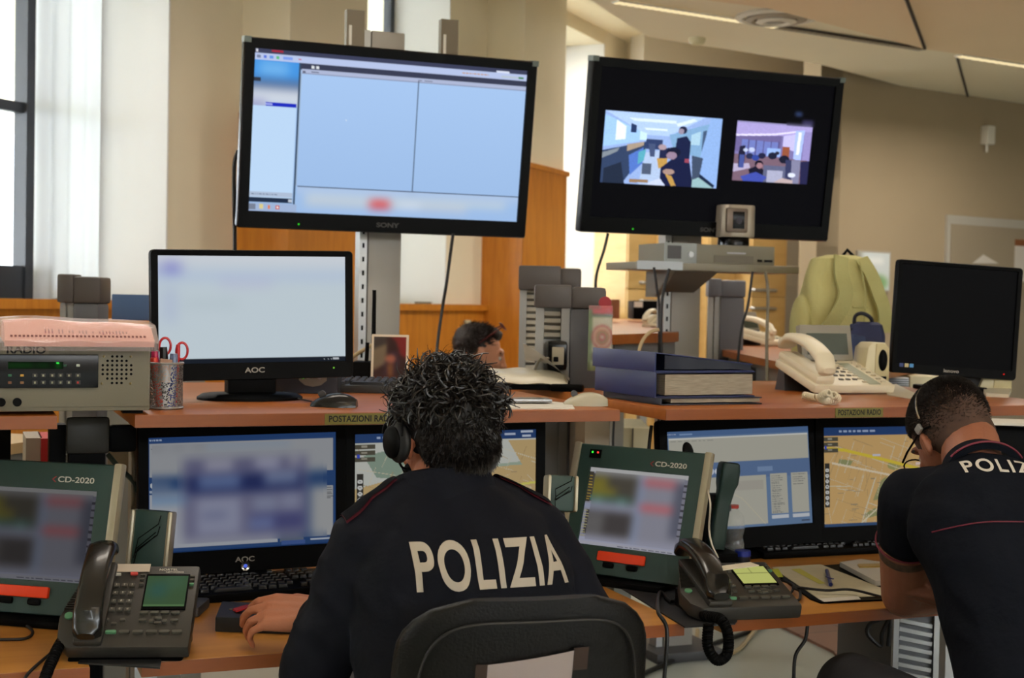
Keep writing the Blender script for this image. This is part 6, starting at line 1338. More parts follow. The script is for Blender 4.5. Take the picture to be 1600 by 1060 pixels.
o = obj('socket_box', MB().box((-wc * .18, -.03, W(857, 555, d=4.05).z), (.058, .06, .085), bev=.012), M_blackgloss, tc)
obj('socket_plate', MB().box((-wc * .17, -.062, W(857, 555, d=4.05).z), (.034, .004, .05), bev=.002), mat('socket_beige', (150, 142, 120), .5), o)
obj('plug', MB().box((-wc * .2, -.07, W(857, 560, d=4.05).z), (.014, .02, .014), bev=.003), M_black, o)
cable('cable', 'grey lead plugged into the socket box of the tall service column', [W(857, 560, d=3.98), W(845, 562, d=3.96), W(838, 572, d=3.96), W(832, 590, d=3.96)], .004, mat('cable_grey', (120, 114, 98), .5))
column('rear grey service column with beige louvres behind the socket column', 813, 906, 416, 4.9, (440, 600), .66)
column('grey louvred service column in front of the leftmost window', 97, 159, 429, 4.2, (452, 500), .33)
column('dark grey rounded service column right of the right television post', 1107, 1163, 436, 6.6, (450, 560), .32, capm=M_panel)
column('service column with grey louvres seen between middle shelf and right shelf below', 848, 884, 672, 4.6, (690, 740), .85)
# hanging souvenir packet
q0, q1, q2, q3 = W(918, 478, d=3.93), W(955, 476, d=3.93), W(957, 580, d=3.93), W(918, 580, d=3.93); w_ = (q1 - q0).length; h_ = (q0 - q3).length; cc_ = (q0 + q2) / 2
cv = Canvas(36, 92, (176, 170, 146)); cv.rect(0, 0, 1, .13, (176, 40, 52)); cv.rect(0, 0, .16, 1, (74, 100, 52)); cv.rect(0, .0, .5, .06, (120, 60, 60)); cv.rect(.1, .13, 1, .17, (50, 76, 42))
for rx, cl_ in ((.44, (150, 60, 54)), (.37, (186, 170, 138)), (.30, (168, 92, 70)), (.22, (120, 130, 84)), (.15, (176, 60, 60)), (.08, (190, 180, 160))): cv.ell(.58, .48, rx, rx * .42, cl_)
cv.rect(.16, .72, 1, .84, (60, 62, 50)); cv.rect(.5, .74, .7, .84, (150, 140, 100)); cv.rect(.1, .85, 1, .96, (140, 160, 112)); cv.textrows(.2, .87, .95, .95, 1, (90, 130, 80), 3, 1); cv.rect(.1, .96, 1, 1, (110, 140, 80)); cv.blur(0, 0, 1, 1, 1)
t = thing('souvenir_packet', 'colourful printed packet with red header hanging on the tall service column', 'packet', cc_, RZC)
def pkf(co):
    co = co.copy(); co[:, 1] = -.012 * np.cos(co[:, 0] / w_ * PI) * np.cos(co[:, 2] / h_ * PI) ** .5 - .002 * np.sin(co[:, 2] * 90); return co
cv.build('printed_front', w_, h_, t, attr_mat('print_glossy', 0), fn=pkf)
obj('packet_back', MB().box((0, .004, 0), (w_, .005, h_)), mat('packet_green', (84, 104, 62), .5), t); obj('clear_film', MB().box((0, -.016, 0), (w_ * 1.02, .002, h_ * 1.01), bev=.0005), mat('packet_film', (250, 250, 250), .1, alpha=.07, spec=.8), t)
obj('hanger_tab', MB().cyl((0.012, -.001, h_ / 2 + .008), (0.012, .003, h_ / 2 + .008), .018, n=20), mat('packet_red', (150, 26, 36), .5), t)
# camera shelf under the right television
ysh = 4.72
a, b = W(990, 411, y=ysh), W(1244, 423, y=ysh); zs = (a.z + b.z) / 2 + .01
t = thing('camera_shelf', 'grey metal shelf carrying the video unit under the right television', 'shelf', ((a.x + b.x) / 2, ysh, zs)); ws_ = b.x - a.x
M_shm = mat('shelf_metal', (132, 126, 110), .45, metal=.3)
obj('plate', MB().box((0, .11, -.014), (ws_, .26, .028), bev=.002), M_shm, t); obj('edge_trim', MB().box((-ws_ * .36, -.022, -.012), (ws_ * .27, .004, .032)), mat('trim_aluminium', (176, 182, 186), .4, metal=.3), t)
ba, bb = W(1054, 448, y=ysh).x - (a.x + b.x) / 2, W(1104, 448, y=ysh).x - (a.x + b.x) / 2
obj('bracket', MB().prism([(ba + .0, -.0, -.03), (bb + .05, -.0, -.03), (bb, .10, -.11), (ba, .10, -.11)], (0, .02, 0)), mat('bracket_brown', (92, 84, 72), .5), t)
obj('bracket_arm', MB().prism([(ba - .02, .0, -.03), (ba - .02, .20, -.03), (ba - .02, .20, -.13), (ba - .02, .12, -.13)], (.02, 0, 0)), M_steelgrey, t)
cp0 = W(1038, 414, y=ysh + .02); cp1 = W(1210, 414, y=ysh + .02)
u = thing('video_codec', 'flat grey video conferencing unit lying on the camera shelf', 'video unit', ((cp0.x + cp1.x) / 2, ysh + .02, zs)); wu = cp1.x - cp0.x; hu = .075
M_cod = mat('codec_grey', (128, 124, 108), .45)
obj('body', MB().box((0, .11, hu / 2), (wu, .22, hu), bev=.003), M_cod, u); obj('side_module', MB().box((-wu * .36, .0, hu / 2), (wu * .28, .01, hu * 1.04), bev=.002), mat('codec_light', (158, 166, 166), .45), u)
obj('grille', MB().box((-wu * .42, -.006, hu * .55), (wu * .12, .002, hu * .66)), M_panel, u); obj('round_button', MB().cyl((-wu * .275, -.004, hu * .45), (-wu * .275, -.010, hu * .45), .012, n=18), M_alu, u)
obj('front_flap', MB().box((.12 * wu, -.002, hu * .28), (wu * .36, .003, hu * .38)), mat('codec_dark', (108, 102, 88), .5), u); obj('lit_strip', MB().box((.14 * wu, -.004, hu * .60), (wu * .17, .002, .006)), mat('strip_pale', (186, 186, 192), .4), u)
for x in (.36, .44): obj('port', MB().box((x * wu, -.002, hu * .25), (.02 if x < .4 else .035, .003, .009)), M_black, u)
q = W(1158, 386, y=ysh + .04); v = thing('conference_camera', 'silver and black conference camera standing on the video unit', 'camera', (q.x, ysh + .10, zs + hu), RZC * .2)
wv = .150; hv = W(1158, 322, y=ysh + .04).z - W(1158, 386, y=ysh + .04).z
obj('base', MB().lathe((0, 0, 0), [(.062, 0), (.062, .012), (.060, hv * .22), (.057, hv * .24)], 28), M_blackgloss, v)
hdm = mat('camera_silver', (182, 172, 156), .35, metal=.4)
b = MB(); b.loft([rrect(wv * .98, .125, .045, 6, hv * .22), rrect(wv, .13, .045, 6, hv * .26), rrect(wv, .13, .045, 6, hv * .97), rrect(wv * .97, .122, .04, 6, hv)]); obj('head', b, hdm, v)
obj('lens_surround', MB().box((-wv * .12, -.062, hv * .62), (wv * .62, .02, hv * .62), bev=.012), mat('camera_bronze', (112, 98, 86), .35, metal=.4), v)
obj('lens_window', MB().box((-wv * .10, -.0725, hv * .62), (wv * .33, .004, hv * .42), bev=.0015), M_blackgloss, v); obj('lens', MB().cyl((-wv * .1, -.073, hv * .6), (-wv * .1, -.078, hv * .6), .013, n=20), mat('lens_blue', (24, 26, 44), .08), v)
# ---------------------------------------------------------------- back of the room: cupboards
M_mapl = wood('maple_laminate', (206, 172, 112), (216, 184, 124), .45, (2, 2, 10), 2)
def cupboard(label, px0, px1, pyt, split, handles, d):
    a, b = W(px0, pyt, d=d), W(px1, pyt, d=d); w = (b - a).length; c = (a + b) / 2; t = thing('cupboard', label, 'cupboard', (c.x, c.y, 0), RZ3, 'maple cupboards along the back wall')
    H = c.z; obj('body', MB().box((0, .25, H / 2), (w, .48, H)), M_mapl, t); zsp = W(px0, split, d=d).z
    f1 = obj('door', MB().box((0, -.004, (H + zsp) / 2), (w - .01, .02, H - zsp - .01), bev=.003), M_mapl, t); f2 = obj('door', MB().box((0, -.004, zsp / 2), (w - .01, .02, zsp - .01), bev=.003), M_mapl, t)
    for f, dz, side in ((f1, .06, 1), (f2, -.10, 1)): obj('handle', MB().tube([(w * handles - .14, -.015, zsp + dz), (w * handles - .13, -.045, zsp + dz), (w * handles + .13, -.045, zsp + dz), (w * handles + .14, -.015, zsp + dz)], .014, 8), M_alu, f)
D_ = 12.4
for px0, px1, lb, hx in ((975, 1038, 'maple cupboard farthest left, seen left of the right television post', .28), (1040, 1100, 'maple cupboard mostly hidden by the right television post', 0), (1102, 1164, 'maple cupboard just right of the right television post', 0), (1166, 1240, 'maple cupboard at the right end of the row', -.18)):
    cupboard(lb, px0, px1, 330, 452 if px0 < 1000 else 464, hx, D_)
# far worktops
def worktop(label, pts, z, m=M_desk, th=.03, legm=M_colg, edge=None):
    P = [W(a, b, z=z) for a, b in pts]; c = sum(P, Vector()) / len(P); c.z = 0; t = thing('worktop_desk', label, 'desk', c)
    P = [p - c for p in P]
    obj('top', MB().prism([p - Vector((0, 0, th)) for p in P], (0, 0, th)), m, t)
    obj('apron', MB().prism([p * .93 - Vector((0, 0, th + .0)) + Vector((0, 0, p.z * .07)) for p in P], (0, 0, -.09)), mat('apron_grey', (142, 146, 148), .45, metal=.2), t)
    for p in (P[0], P[2], P[3]): obj('leg', MB().box((p.x * .88, p.y * .88, (z - th) / 2), (.05, .05, z - th)), legm, t)
    return t
Zw = 1.10
worktop('long beech worktop on aluminium frame behind the tall service column', [(955, 523), (1060, 520), (1064, 512), (1006, 500), (957, 498)], 1.30, th=.035)
worktop('beech worktop under the cream telephones and green backpack', [(1120, 545), (1330, 590), (1480, 560), (1230, 530), (1160, 532)], 1.20)
worktop('pale desk at the lower left behind the radio column', [(-60, 705), (76, 686), (70, 679), (-60, 676)], .98, m=mat('pale_maple', (196, 168, 124), .5))
# backpack
bp = W(1313, 545, z=1.22); dB = 5.3
cB_ = W(1312, 480, d=dB); zb_ = W(1312, 548, d=dB).z; t = thing('backpack', 'olive green backpack standing on the far worktop', 'backpack', (cB_.x, cB_.y, zb_), RZC + .2)
M_bag = mat('olive_canvas', (194, 188, 126), .85, bump=.2, bscale=120, var=.06, scale=8); M_bagd = mat('olive_strap', (172, 168, 110), .85, bump=.2, bscale=150)
Hb = W(1312, 399, d=dB).z - zb_; Wb = .345
rings = []
for k in range(24):
    s = k / 23; ww = Wb / 2 * (1.0 - .22 * s - .42 * max(0, s - .62) ** 1.6 * 2.2) * (.90 if k in (0,) else 1) * (.5 if k == 23 else 1); dd = .10 * (1 - .45 * s ** 2) * (.5 if k == 23 else 1); xo = .0 + .0 * s
    rings.append([Vector((xo + ww * abs(math.cos(a)) ** .7 * (1 if math.cos(a) > 0 else -1) + .004 * math.sin(5 * a + 9 * s), dd * abs(math.sin(a)) ** .7 * (1 if math.sin(a) > 0 else -1), Hb * (s ** .96 if k < 23 else 1.0))) for a in [2 * PI * i / 36 for i in range(36)]])
obj('bag_body', MB().loft(rings), M_bag, t)
def strap(pts, w, m, name='shoulder_strap'):
    P = spline([Vector(p) for p in pts], 6); b = MB(); rg = []
    for i, p in enumerate(P):
        d_ = (P[min(i + 1, len(P) - 1)] - P[max(i - 1, 0)]).normalized(); s_ = d_.cross(Vector((0, -1, 0))).normalized() * w / 2; n_ = Vector((0, .006, 0)); rg.append([p - s_ + n_, p + s_ + n_, p + s_ - n_, p - s_ - n_])
    b.loft(rg, smooth=False); return obj(name, b, m, t)
strap([(-.025, -.055, Hb * .985), (-.04, -.095, Hb * .80), (-.03, -.115, Hb * .6), (-.055, -.125, Hb * .42), (-.10, -.125, Hb * .24), (-.14, -.115, Hb * .11)], .055, M_bagd)
strap([(.055, -.055, Hb * .97), (.075, -.10, Hb * .80), (.10, -.115, Hb * .6), (.125, -.115, Hb * .42), (.13, -.11, Hb * .2)], .05, M_bagd)
strap([(-.14, -.112, Hb * .14), (-.15, -.115, Hb * .04), (-.17, -.12, .0)], .026, M_black, 'webbing'); obj('buckle', MB().box((-.145, -.125, Hb * .13), (.035, .015, .05), (0, .2, 0), bev=.004), M_black, t)
obj('side_pocket', MB().ball((-Wb * .44, .0, Hb * .22), (.04, .07, .13)), M_bag, t); obj('top_loop', MB().tube([(0.0, -.01, Hb * .98), (.02, -.01, Hb + .02), (.05, -.01, Hb * .98)], .007, 6), M_black, t)
obj('seam', MB().tube(spline([(.03, -.098, Hb * .93), (.05, -.112, Hb * .6), (.045, -.116, Hb * .3), (.05, -.1, .02)]), .003, 5), M_bagd, t); obj('seam', MB().tube([(.0, -.112, Hb * .46), (.06, -.113, Hb * .455)], .003, 5), M_bagd, t)
# navy bag
q = W(1352, 562, d=5.0); t = thing('shoulder_bag', 'small navy shoulder bag between green backpack and black monitor', 'bag', (q.x, q.y, q.z), RZC); M_nb = mat('navy_nylon', (40, 46, 80), .7, bump=.15, bscale=100)
hN = W(1352, 500, d=5.0).z - q.z
obj('bag_body', MB().loft([rrect(.125 * k, .10 * k, .03, 5, hN * z) for k, z in ((.75, 0), (1, .06), (1, .6), (.85, .88), (.6, .95))]), M_nb, t); obj('front_pocket', MB().box((-.045, -.045, hN * .33), (.05, .05, hN * .6), (0, .15, 0), bev=.012), mat('navy_blue_pocket', (48, 62, 96), .7), t)
obj('carry_handle', MB().tube(spline([(-.045, -.01, hN * .8), (-.045, -.02, hN * 1.08), (-.02, -.02, hN * 1.16), (.01, -.02, hN * 1.05), (.02, -.01, hN * .85)]), .007, 8), mat('navy_dark', (20, 22, 36), .7), t)
obj('strap_webbing', MB().tube(spline([(-.05, -.02, hN * .8), (-.08, -.03, hN * .6), (-.075, -.04, hN * .4)]), .003, 6), M_black, t)
# beige loudspeakers
def pcspk(label, px0, px1, pyt, pyb, loc_y=None, rz=0, full=True):
    q = W((px0 + px1) / 2, pyb, z=SZ); d = (q - EYE).dot(CF); h = W(px0, pyt, d=d).z - SZ; w = (px1 - px0) / FOC * d
    t = thing('desktop_speaker', label, 'speaker', q, rz)
    obj('body', MB().prism([(-w / 2, 0, 0), (w / 2, 0, 0), (w / 2, 0, h * .9), (w * .36, 0, h), (-w * .10, 0, h), (-w * .30, 0, h * .9)], (0, .09, 0), bev=.005), M_beige, t)
    obj('front_face', MB().prism([(-w * .05, -.004, .0), (w * .5, -.004, 0), (w * .5, -.004, h * .88), (w * .34, -.004, h * .98), (w * .0, -.004, h * .98)], (0, .006, 0), bev=.002), mat('beige_front', (190, 176, 132), .5), t)
    if full:
        obj('speaker_cone', MB().ball((w * .25, -.004, h * .64), (w * .17, .010, h * .22), 24), M_black, t); obj('port', MB().box((w * .24, -.006, h * .28), (w * .3, .006, .010), bev=.003), M_black, t)
        for x in (.14, .34): obj('knob', MB().cyl((x * w, -.004, h * .12), (x * w, -.014, h * .12), w * .07, n=14), M_beige if x < .2 else M_dgrey, t)
    return t
pcspk('beige desktop speaker with black cone beside the cream telephone', 1345, 1389, 535, 612, rz=RZC + .2)
pcspk('beige desktop speaker behind the short-haired head at the right', 1528, 1580, 580, 612, rz=RZC, full=False)
tag(obj('ring_binder', MB().box((0, 0, .07), (.13, .20, .14), bev=.003), mat('file_black', (26, 27, 30), .5), None, at_z(1520, 608, SZ), (0, 0, RZC)), 'dark file box under the switched-off monitor', 'file box')
# ---------------------------------------------------------------- cream desk telephone on the right shelf
M_cream = mat('phone_cream', (222, 212, 184), .38); M_creamd = mat('phone_cream_dark', (178, 168, 142), .45)
def cream_phone(label, locn, rz, s=1.0, tilt=R(20)):
    t = thing('cream_telephone', label, 'telephone', locn, rz); F = face(-.10 * s, tilt, .022 * s)
    def on(n, mb, m): o = obj(n, mb, m, t); o.matrix_local = F; return o
    w, D = .235 * s, .20 * s
    on('body', MB().prism([(-w / 2, 0, -.02 * s), (w / 2, 0, -.02 * s), (w / 2, D, -.02 * s), (-w / 2, D, -.02 * s)], (0, 0, .022 * s), bev=.006 * s), M_cream)
    o = on('display_housing', MB().box((w * .12, D + .012 * s, .040 * s), (w * .66, .022 * s, .095 * s), (-.5, 0, 0), bev=.004 * s), mat('housing_grey', (140, 134, 120), .45))
    o = on('display', MB().box((w * .12, D - .0015 * s, .043 * s), (w * .52, .002, .056 * s), (-.5, 0, 0)), mat('lcd_grey_green', (70, 76, 66), .25))
    on('label_field', MB().box((w * .26, D * .42, .0025 * s), (w * .14, D * .78, .001)), mat('lcd_field', (142, 146, 120), .4))
    me = MB().box((0, 0, 0), (.012 * s, .009 * s, .004 * s), bev=.0015 * s).mesh('key'); me.materials.append(mat('cream_key_grey', (92, 88, 78), .5))
    for j in range(4):
        for i in range(3): k = bpy.data.objects.new('key', me); col.objects.link(k); k.parent = t; k.matrix_local = F @ Matrix.Translation((w * (-.08 + .085 * i), D * (.62 - .14 * j), .003 * s))
    me2 = MB().box((0, 0, 0), (.013 * s, .0055 * s, .004 * s), bev=.001 * s).mesh('key'); me2.materials.append(M_creamd)
    for x in (.165, .40):
        for j in range(7): k = bpy.data.objects.new('key', me2); col.objects.link(k); k.parent = t; k.matrix_local = F @ Matrix.Translation((w * x, D * (.80 - .115 * j), .003 * s))
    for x in (-.08, .06, .2): k = bpy.data.objects.new('key', me); col.objects.link(k); k.parent = t; k.matrix_local = F @ Matrix.Translation((w * x, D * .90, .003 * s))
    on('cradle', MB().box((-w * .36, D * .52, .012 * s), (.055 * s, D * .98, .024 * s), bev=.01 * s), M_cream)
    handset(t, F, -w * .36, 0.0, .225 * s, M_cream, w=.050 * s, lift=.045 * s, arch=.030 * s, th=.024 * s)
    obj('rear_foot', MB().prism([(-w * .45, .06 * s, 0), (-w * .45, .11 * s, 0), (-w * .45, .09 * s, .07 * s), (-w * .45, .07 * s, .07 * s)], (w * .8, 0, 0)), M_dgrey, t)
    return t, F
q = W(1302, 613, z=SZ); cp_, CF_ = cream_phone('cream desk telephone with grey flip display on the right shelf', (q.x, q.y, SZ), RZC + R(20), 1.13, R(17))
cable('coiled_cord', 'cream coiled cord bunched in front of the cream telephone', coil([W(1256, 618, z=SZ + .014), W(1275, 622, z=SZ + .012), W(1290, 621, z=SZ + .014), W(1302, 618, z=SZ + .026), W(1308, 624, z=SZ + .014), W(1290, 627, z=SZ + .012), W(1283, 620, z=SZ + .028), W(1296, 614, z=SZ + .04)], .0075, 44), .0028, M_cream, n=6)
q = W(1192, 540, z=1.20); t2, _f = cream_phone('cream telephone on the far worktop beside the green backpack', (q.x, q.y, 1.20), RZC + R(50), 1.15, R(12))
q = W(1030, 512, z=1.30); cream_phone('small cream telephone on the far worktop left of the slotted rail', (q.x, q.y, 1.30), RZC - R(30), .55, R(20))
# flat papers by the monitor on the right shelf
flat('cable_papers', [(1384, 606), (1400, 602), (1432, 618), (1425, 624), (1386, 618)], SZ, .004, M_sleeve, 'crumpled clear sleeve lying beside the base of the switched-off monitor', 'plastic sleeve')
flat('plastic_bag', [(1536, 612), (1560, 604), (1580, 612), (1576, 622), (1540, 620)], SZ, .010, M_sleeve, 'crumpled clear film behind the short-haired head', 'plastic film')
# open shelves right of officer: white sheet on black box
o = tag(obj('black_box', MB().box((0, .08, -.06), (.20, .16, .12), bev=.004), M_black, None, W(1592, 668, d=3.45), (0, 0, RZC)), 'black box under white papers at the right edge', 'box')
o = tag(obj('paper_sheets', MB().box((.01, .02, .004), (.20, .14, .006)), M_paper, None, W(1592, 664, d=3.42), (0, 0, RZC - .1)), 'white papers on the black box at the right edge', 'paper')
# ---------------------------------------------------------------- on the right desk
flat('clipboard', [(1203, 893), (1338, 882), (1398, 925), (1398, 939), (1282, 944), (1266, 938)], DZ, .004, M_black, 'black clipboard folder under the large sheet on the right desk', 'clipboard')
flat('paper_sheet', [(1206, 888), (1282, 883), (1398, 928), (1398, 932), (1278, 936)], DZ + .0045, .0015, mat('sheet_cream', (204, 198, 172), .8, var=.05, scale=30), 'large cream worksheet with yellow marks on the right desk', 'paper')
flat('highlight', [(1236, 890), (1250, 889), (1290, 912), (1280, 913)], DZ + .0062, .0003, mat('yellow_mark', (196, 192, 92), .8), 'faint yellow highlighter stripe on the cream worksheet', 'highlight')
flat('sticky_note', [(1206, 890), (1216, 889), (1224, 902), (1212, 903)], DZ + .0062, .0004, mat('lime_note', (190, 198, 60), .8), 'lime green note at the left corner of the cream worksheet', 'sticky note')
flat('label_slip', [(1278, 936), (1340, 932), (1345, 937), (1288, 941)], DZ + .0062, .0004, M_paper, 'white slip in front of the cream worksheet', 'paper')
flat('notebook', [(1312, 886), (1345, 881), (1395, 888), (1392, 914), (1368, 916)], DZ + .0062, .012, mat('paper_stack_white', (206, 204, 198), .8), 'white notepad with metal clip beside the bare forearm', 'notepad')
flat('metal_clip', [(1340, 884), (1378, 883), (1380, 887), (1343, 888)], DZ + .0185, .004, mat('brass_clip', (176, 150, 84), .3, metal=.8), 'brass coloured clip at the top of the white notepad', 'clip')
a, b = W(1292, 892, z=DZ + .012), W(1298, 914, z=DZ + .012)
t = thing('pen', 'blue ballpoint lying on the cream worksheet', 'pen', (a.x, a.y, DZ + .007)); obj('barrel', MB().cyl((0, 0, .005), (b.x - a.x, b.y - a.y, .005), .0048, n=12), mat('pen_blue', (34, 44, 120), .3), t); obj('clip', MB().box(((b.x - a.x) * .7, (b.y - a.y) * .7, .011), (.004, .03, .002)), mat('pen_blue', (34, 44, 120), .3), t)
# bottle, blue cap and bag by the console
q = W(1153, 876, z=DZ + .0); t = thing('plastic_bottle', 'clear plastic water bottle with red cap behind the green handset', 'bottle', (q.x, q.y + .03, DZ))
hB = W(1140, 792, d=(q - EYE).dot(CF)).z - DZ; M_pet = mat('pet_plastic', (235, 240, 240), .06, trans=.82, ior=1.3)
obj('bottle_body', MB().lathe((0, 0, 0), [(.026, 0), (.031, .006), (.031, hB * .30), (.0275, hB * .36), (.027, hB * .44), (.031, hB * .52), (.032, hB * .66), (.028, hB * .80), (.015, hB * .91), (.0125, hB * .93), (.0125, hB * .96)], 28), M_pet, t)
obj('cap', MB().cyl((0, 0, hB * .95), (0, 0, hB * 1.01), .0145, n=22), mat('cap_red', (206, 74, 66), .4), t); obj('water', MB().lathe((0, 0, .004), [(.028, 0), (.0285, hB * .25), (.001, hB * .251)], 24), mat('water_blue', (150, 175, 190), .05, trans=.8), t)
q = at_z(1160, 882, DZ); t = thing('blue_jar', 'small jar with bright blue lid behind the right black telephone', 'jar', q); obj('jar_body', MB().cyl((0, 0, 0), (0, 0, .022), .020, n=22), mat('jar_dark', (30, 32, 40), .3), t); obj('lid', MB().cyl((0, 0, .022), (0, 0, .036), .0215, .020, n=24), mat('lid_blue', (34, 52, 150), .35), t)
t = tag(obj('crumpled_bag', MB().ball((0, 0, .03), (.03, .02, .045), 14).ball((.012, 0, .012), (.03, .02, .03), 12), mat('bag_beige', (150, 142, 104), .7, bump=.6, bscale=60), None, at_z(1108, 876, DZ)), 'crumpled beige bag between console rail and green handset', 'bag')
# ---------------------------------------------------------------- black case under the left hand
P = [W(336, 988, z=DZ), W(480, 993, z=DZ), W(498, 968, z=DZ), W(346, 962, z=DZ)]; c = sum(P, Vector()) / 4; t = thing('black_case', 'low black case with red strap under the left hand on the middle desk', 'case', (c.x, c.y, DZ))
c.z = DZ; obj('case_body', MB().prism([p - c for p in P], (0, 0, .030), bev=.003), mat('case_grey_black', (34, 34, 34), .45), t)
a, b = W(366, 955, z=DZ + .032) - c, W(408, 950, z=DZ + .034) - c; w_ = Vector((0, .0, 0)); d_ = (b - a).normalized(); s_ = Vector((-d_.y, d_.x, 0)) * .012
obj('red_strap', MB().loft([[a - s_ + Vector((0, 0, -.001)), a + s_ + Vector((0, 0, -.001)), a + s_ + Vector((0, 0, .002)), a - s_ + Vector((0, 0, .002))], [a.lerp(b, .5) - s_ + Vector((0, 0, .004)), a.lerp(b, .5) + s_ + Vector((0, 0, .004)), a.lerp(b, .5) + s_ + Vector((0, 0, .007)), a.lerp(b, .5) - s_ + Vector((0, 0, .007))], [b - s_, b + s_, b + s_ + Vector((0, 0, .003)), b - s_ + Vector((0, 0, .003))]], smooth=False), mat('strap_red', (176, 34, 34), .5), t)
obj('snap_button', MB().ball(W(360, 953, z=DZ + .030) - c, (.004, .004, .002), 12), mat('snap_brass', (150, 140, 110), .3, metal=.8), t)
flat('note_papers', [(486, 940), (500, 948), (520, 918), (488, 917)], DZ + .022, .010, mat('notes_white', (200, 194, 176), .8), 'torn white notes sticking out beside the left arm', 'notes')
flat('pink_note', [(498, 930), (512, 936), (516, 924)], DZ + .0325, .001, mat('note_pink', (210, 70, 120), .8), 'pink corner on the white notes beside the left arm', 'note')
flat('red_folder', [(505, 915), (514, 912), (520, 885), (513, 884)], DZ + .05, .004, mat('folder_red', (130, 34, 36), .6), 'red folder edge peeking out at the left sleeve', 'folder')
# ---------------------------------------------------------------- computer under the right desk
q = W(1428, 1030, d=3.5); t = thing('desktop_computer', 'computer tower with slatted silver front under the right desk', 'computer', (q.x, q.y, .0), RZC + .1); Ht = .66
obj('case', MB().box((0, .2, Ht / 2), (.12, .4, Ht), bev=.004), mat('tower_grey', (90, 92, 96), .5), t)
for s in (-1, 1): obj('front_rail', MB().box((s * .052, -.006, Ht / 2), (.014, .014, Ht)), M_alu, t)
for k in range(14): obj('slat', MB().box((0, -.004, Ht - .03 - k * .022), (.086, .008, .010), (0, .2, 0)), M_alu, t)
# ---------------------------------------------------------------- left side: blue box, red book, wall poster and switch, chair backs
tag(obj('blue_box', MB().box((0, .08, 0), (.20, .16, .085), bev=.004), mat('box_blue', (62, 86, 122), .6), None, wpt(7.95, -.25, SILL + .045 + .045) if False else W(222, 481, d=4.6), (0, 0, RZC)), 'slate blue box left of the middle shelf monitor', 'box')
q = W(222, 500, d=4.6); t = thing('rear_ledge', 'low grey cabinet carrying the slate blue box', 'cabinet', (q.x, q.y, 0), RZC); obj('body', MB().box((0, .12, q.z / 2 - .002), (.3, .3, q.z - .01)), M_colg, t); obj('top', MB().box((0, .12, q.z - .012), (.32, .32, .02)), M_wood, t)
q = W(78, 735, d=3.7); hh = W(78, 680, d=3.7).z
t = thing('red_book', 'red folder standing behind the left green console', 'book', (q.x, q.y, .74)); hh = W(78, 680, d=3.7).z - .74
obj('cover', MB().box((0, 0, hh / 2), (.055, .18, hh)), mat('book_red', (176, 34, 34), .6), t); obj('title_lines', MB().box((0, -.0905, hh * .72), (.034, .001, .02)), mat('print_pale_red', (210, 120, 112), .7), t)
q = W(50, 735, d=3.7); t = thing('lever_file', 'white lever file standing left of the red folder', 'binder', (q.x, q.y, .74)); obj('cover', MB().box((0, 0, hh / 2), (.04, .18, hh)), mat('file_white', (170, 160, 148), .7), t); obj('spine_label', MB().box((0, -.0905, hh * .7), (.014, .001, .03)), M_dgrey, t)
q = W(96, 735, d=3.68); t = thing('spiral_notebook', 'grey spiral-bound pad right of the red folder', 'notebook', (q.x, q.y, .74)); obj('pad', MB().box((.0, .0, hh / 2), (.018, .18, hh)), mat('pad_grey', (130, 126, 118), .7), t)
for k in range(12): obj('coil_ring', MB().tube([(.006 * math.cos(a), -.092 + .006 * math.sin(a), hh - .02 - k * .018) for a in [2 * PI * j / 10 for j in range(11)]], .0014, 5), M_alu, t)
o = obj('wall_poster', MB().box((0, 0, 0), (.30, .006, .42)), mat('poster_pale', (196, 186, 160), .8, var=.08, scale=6)); o.matrix_world = WM @ Matrix.Translation((8.98, -.345, 2.02)); tag(o, 'pale paper notice on the beech panelling below the left television', 'notice')
o = obj('wall_switch', MB().box((0, 0, 0), (.10, .02, .12), bev=.004), mat('switch_cream', (196, 188, 160), .5)); o.matrix_world = WM @ Matrix.Translation((11.42, -.045, 1.20)); tag(o, 'cream light switch on the beech panelling behind the man in profile', 'light switch')
q = W(640, 478, d=9.6); tag(obj('sill_box', MB().box((0, 0, .03), (.12, .10, .06), bev=.004), mat('sill_grey', (120, 112, 96), .7), None, wpt(10.98, .1, SILL), (0, 0, RZC)), 'small grey box on the far window sill', 'box')
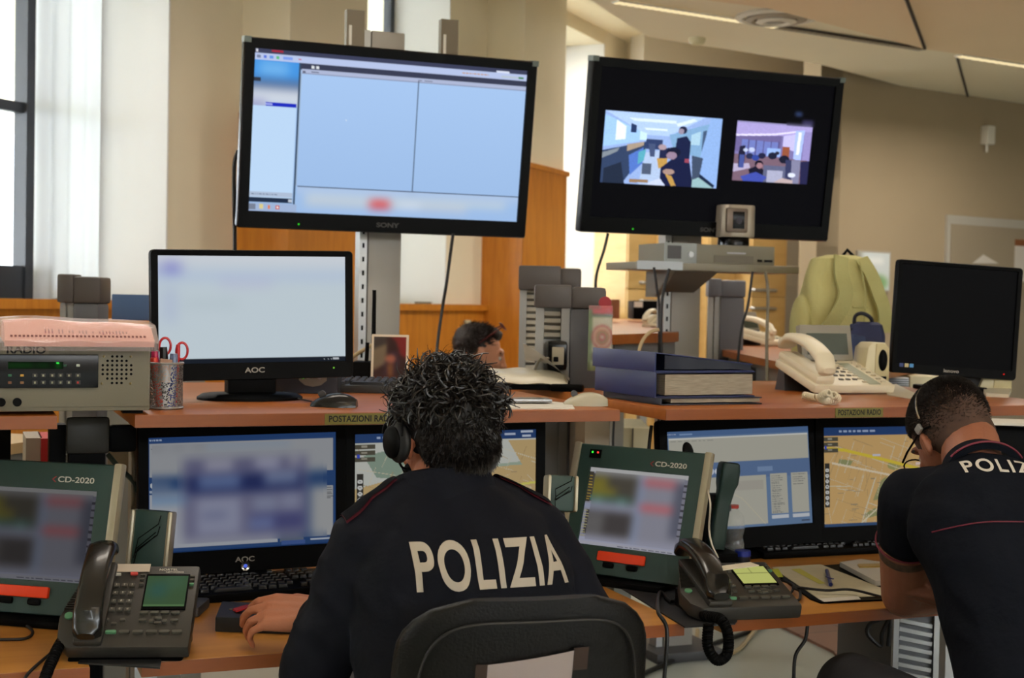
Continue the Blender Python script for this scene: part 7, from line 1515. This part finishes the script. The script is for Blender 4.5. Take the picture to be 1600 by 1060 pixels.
# file boxes, printer-like items at the back
def bgbox(name, label, cat, px0, py0, px1, py1, d, m, depth=.25, parts=()):
    a, b = W(px0, py0, d=d), W(px1, py1, d=d); w = (b - a).dot(_R0); h = a.z - b.z; c = (a + b) / 2; t = thing(name, label, cat, (c.x, c.y, b.z), RZC)
    obj('body', MB().box((0, depth / 2, h / 2), (abs(w), depth, h), bev=.004), m, t)
    for n_, x0, y0, x1, y1, mm_ in parts: obj(n_, MB().box(((x0 + x1 - 1) / 2 * w, -.004, (1 - (y0 + y1) / 2) * h), ((x1 - x0) * w, .01, (y1 - y0) * h)), mm_, t)
    return t
bgbox('office_machine', 'black office machine on the far worktop behind the slotted rail', 'printer', 990, 470, 1030, 500, 8.2, M_black, .4, (('label_plate', .02, .05, .35, .35, M_white),))
bgbox('far_seat', 'brown chair back left of the black office machine', 'chair', 955, 468, 968, 498, 8.0, mat('brown_seat', (130, 76, 44), .6), .3)
bgbox('base_unit', 'dark unit standing below the far worktop behind the binders', 'computer', 962, 532, 1000, 560, 7.4, M_dgrey, .4)
bgbox('base_unit', 'grey unit standing below the backpack worktop', 'computer', 1150, 575, 1200, 610, 5.9, M_dgrey, .4)
bgbox('louvre_panel', 'silver louvred panel behind the switched-off monitor', 'panel', 1388, 590, 1420, 612, 4.9, M_alu, .05, tuple(('slat', .03, .08 + .16 * k, .97, .14 + .16 * k, M_panel) for k in range(6)))
bgbox('cream_box', 'cream box behind the louvred panel', 'box', 1422, 588, 1470, 614, 5.1, M_beige, .2)
bgbox('white_cabinet', 'pale cabinet glimpsed in the gap below the binders', 'cabinet', 962, 668, 1016, 712, 5.2, mat('cabinet_cream', (226, 220, 190), .6), .4, (('door_gap', .48, .02, .5, .98, M_dgrey),))
bgbox('paper_pile', 'pile of loose papers in the gap behind the middle console', 'papers', 852, 706, 882, 716, 4.4, M_paper, .2)
bgbox('foreground_ledge', 'beige cable box hanging beside the black column', 'box', 168, 690, 206, 742, 3.6, mat('beige_column', (150, 138, 116), .5), .1)
# ---------------------------------------------------------------- camera
cd = bpy.data.cameras.new('camera'); cam = bpy.data.objects.new('camera', cd); col.objects.link(cam)
cd.sensor_width = 36.0; cd.lens = 36.0 * FOC / 1600.0; cd.clip_start = 0.05; cd.clip_end = 200
Mc = Matrix((CR, CU, -CF)).transposed().to_4x4(); Mc.translation = EYE; cam.matrix_world = Mc
cd.dof.use_dof = True; cd.dof.focus_distance = 2.75; cd.dof.aperture_fstop = 7.0
sc = bpy.context.scene; sc.camera = cam
sc.view_settings.view_transform = 'Standard'; sc.view_settings.look = 'None'; sc.view_settings.gamma = 1.0; sc.view_settings.exposure = 0.0; sc.view_settings.use_curve_mapping = False
sc.cycles.use_denoising = True; sc.cycles.max_bounces = 6; sc.cycles.transparent_max_bounces = 12; sc.cycles.sample_clamp_indirect = 4.0
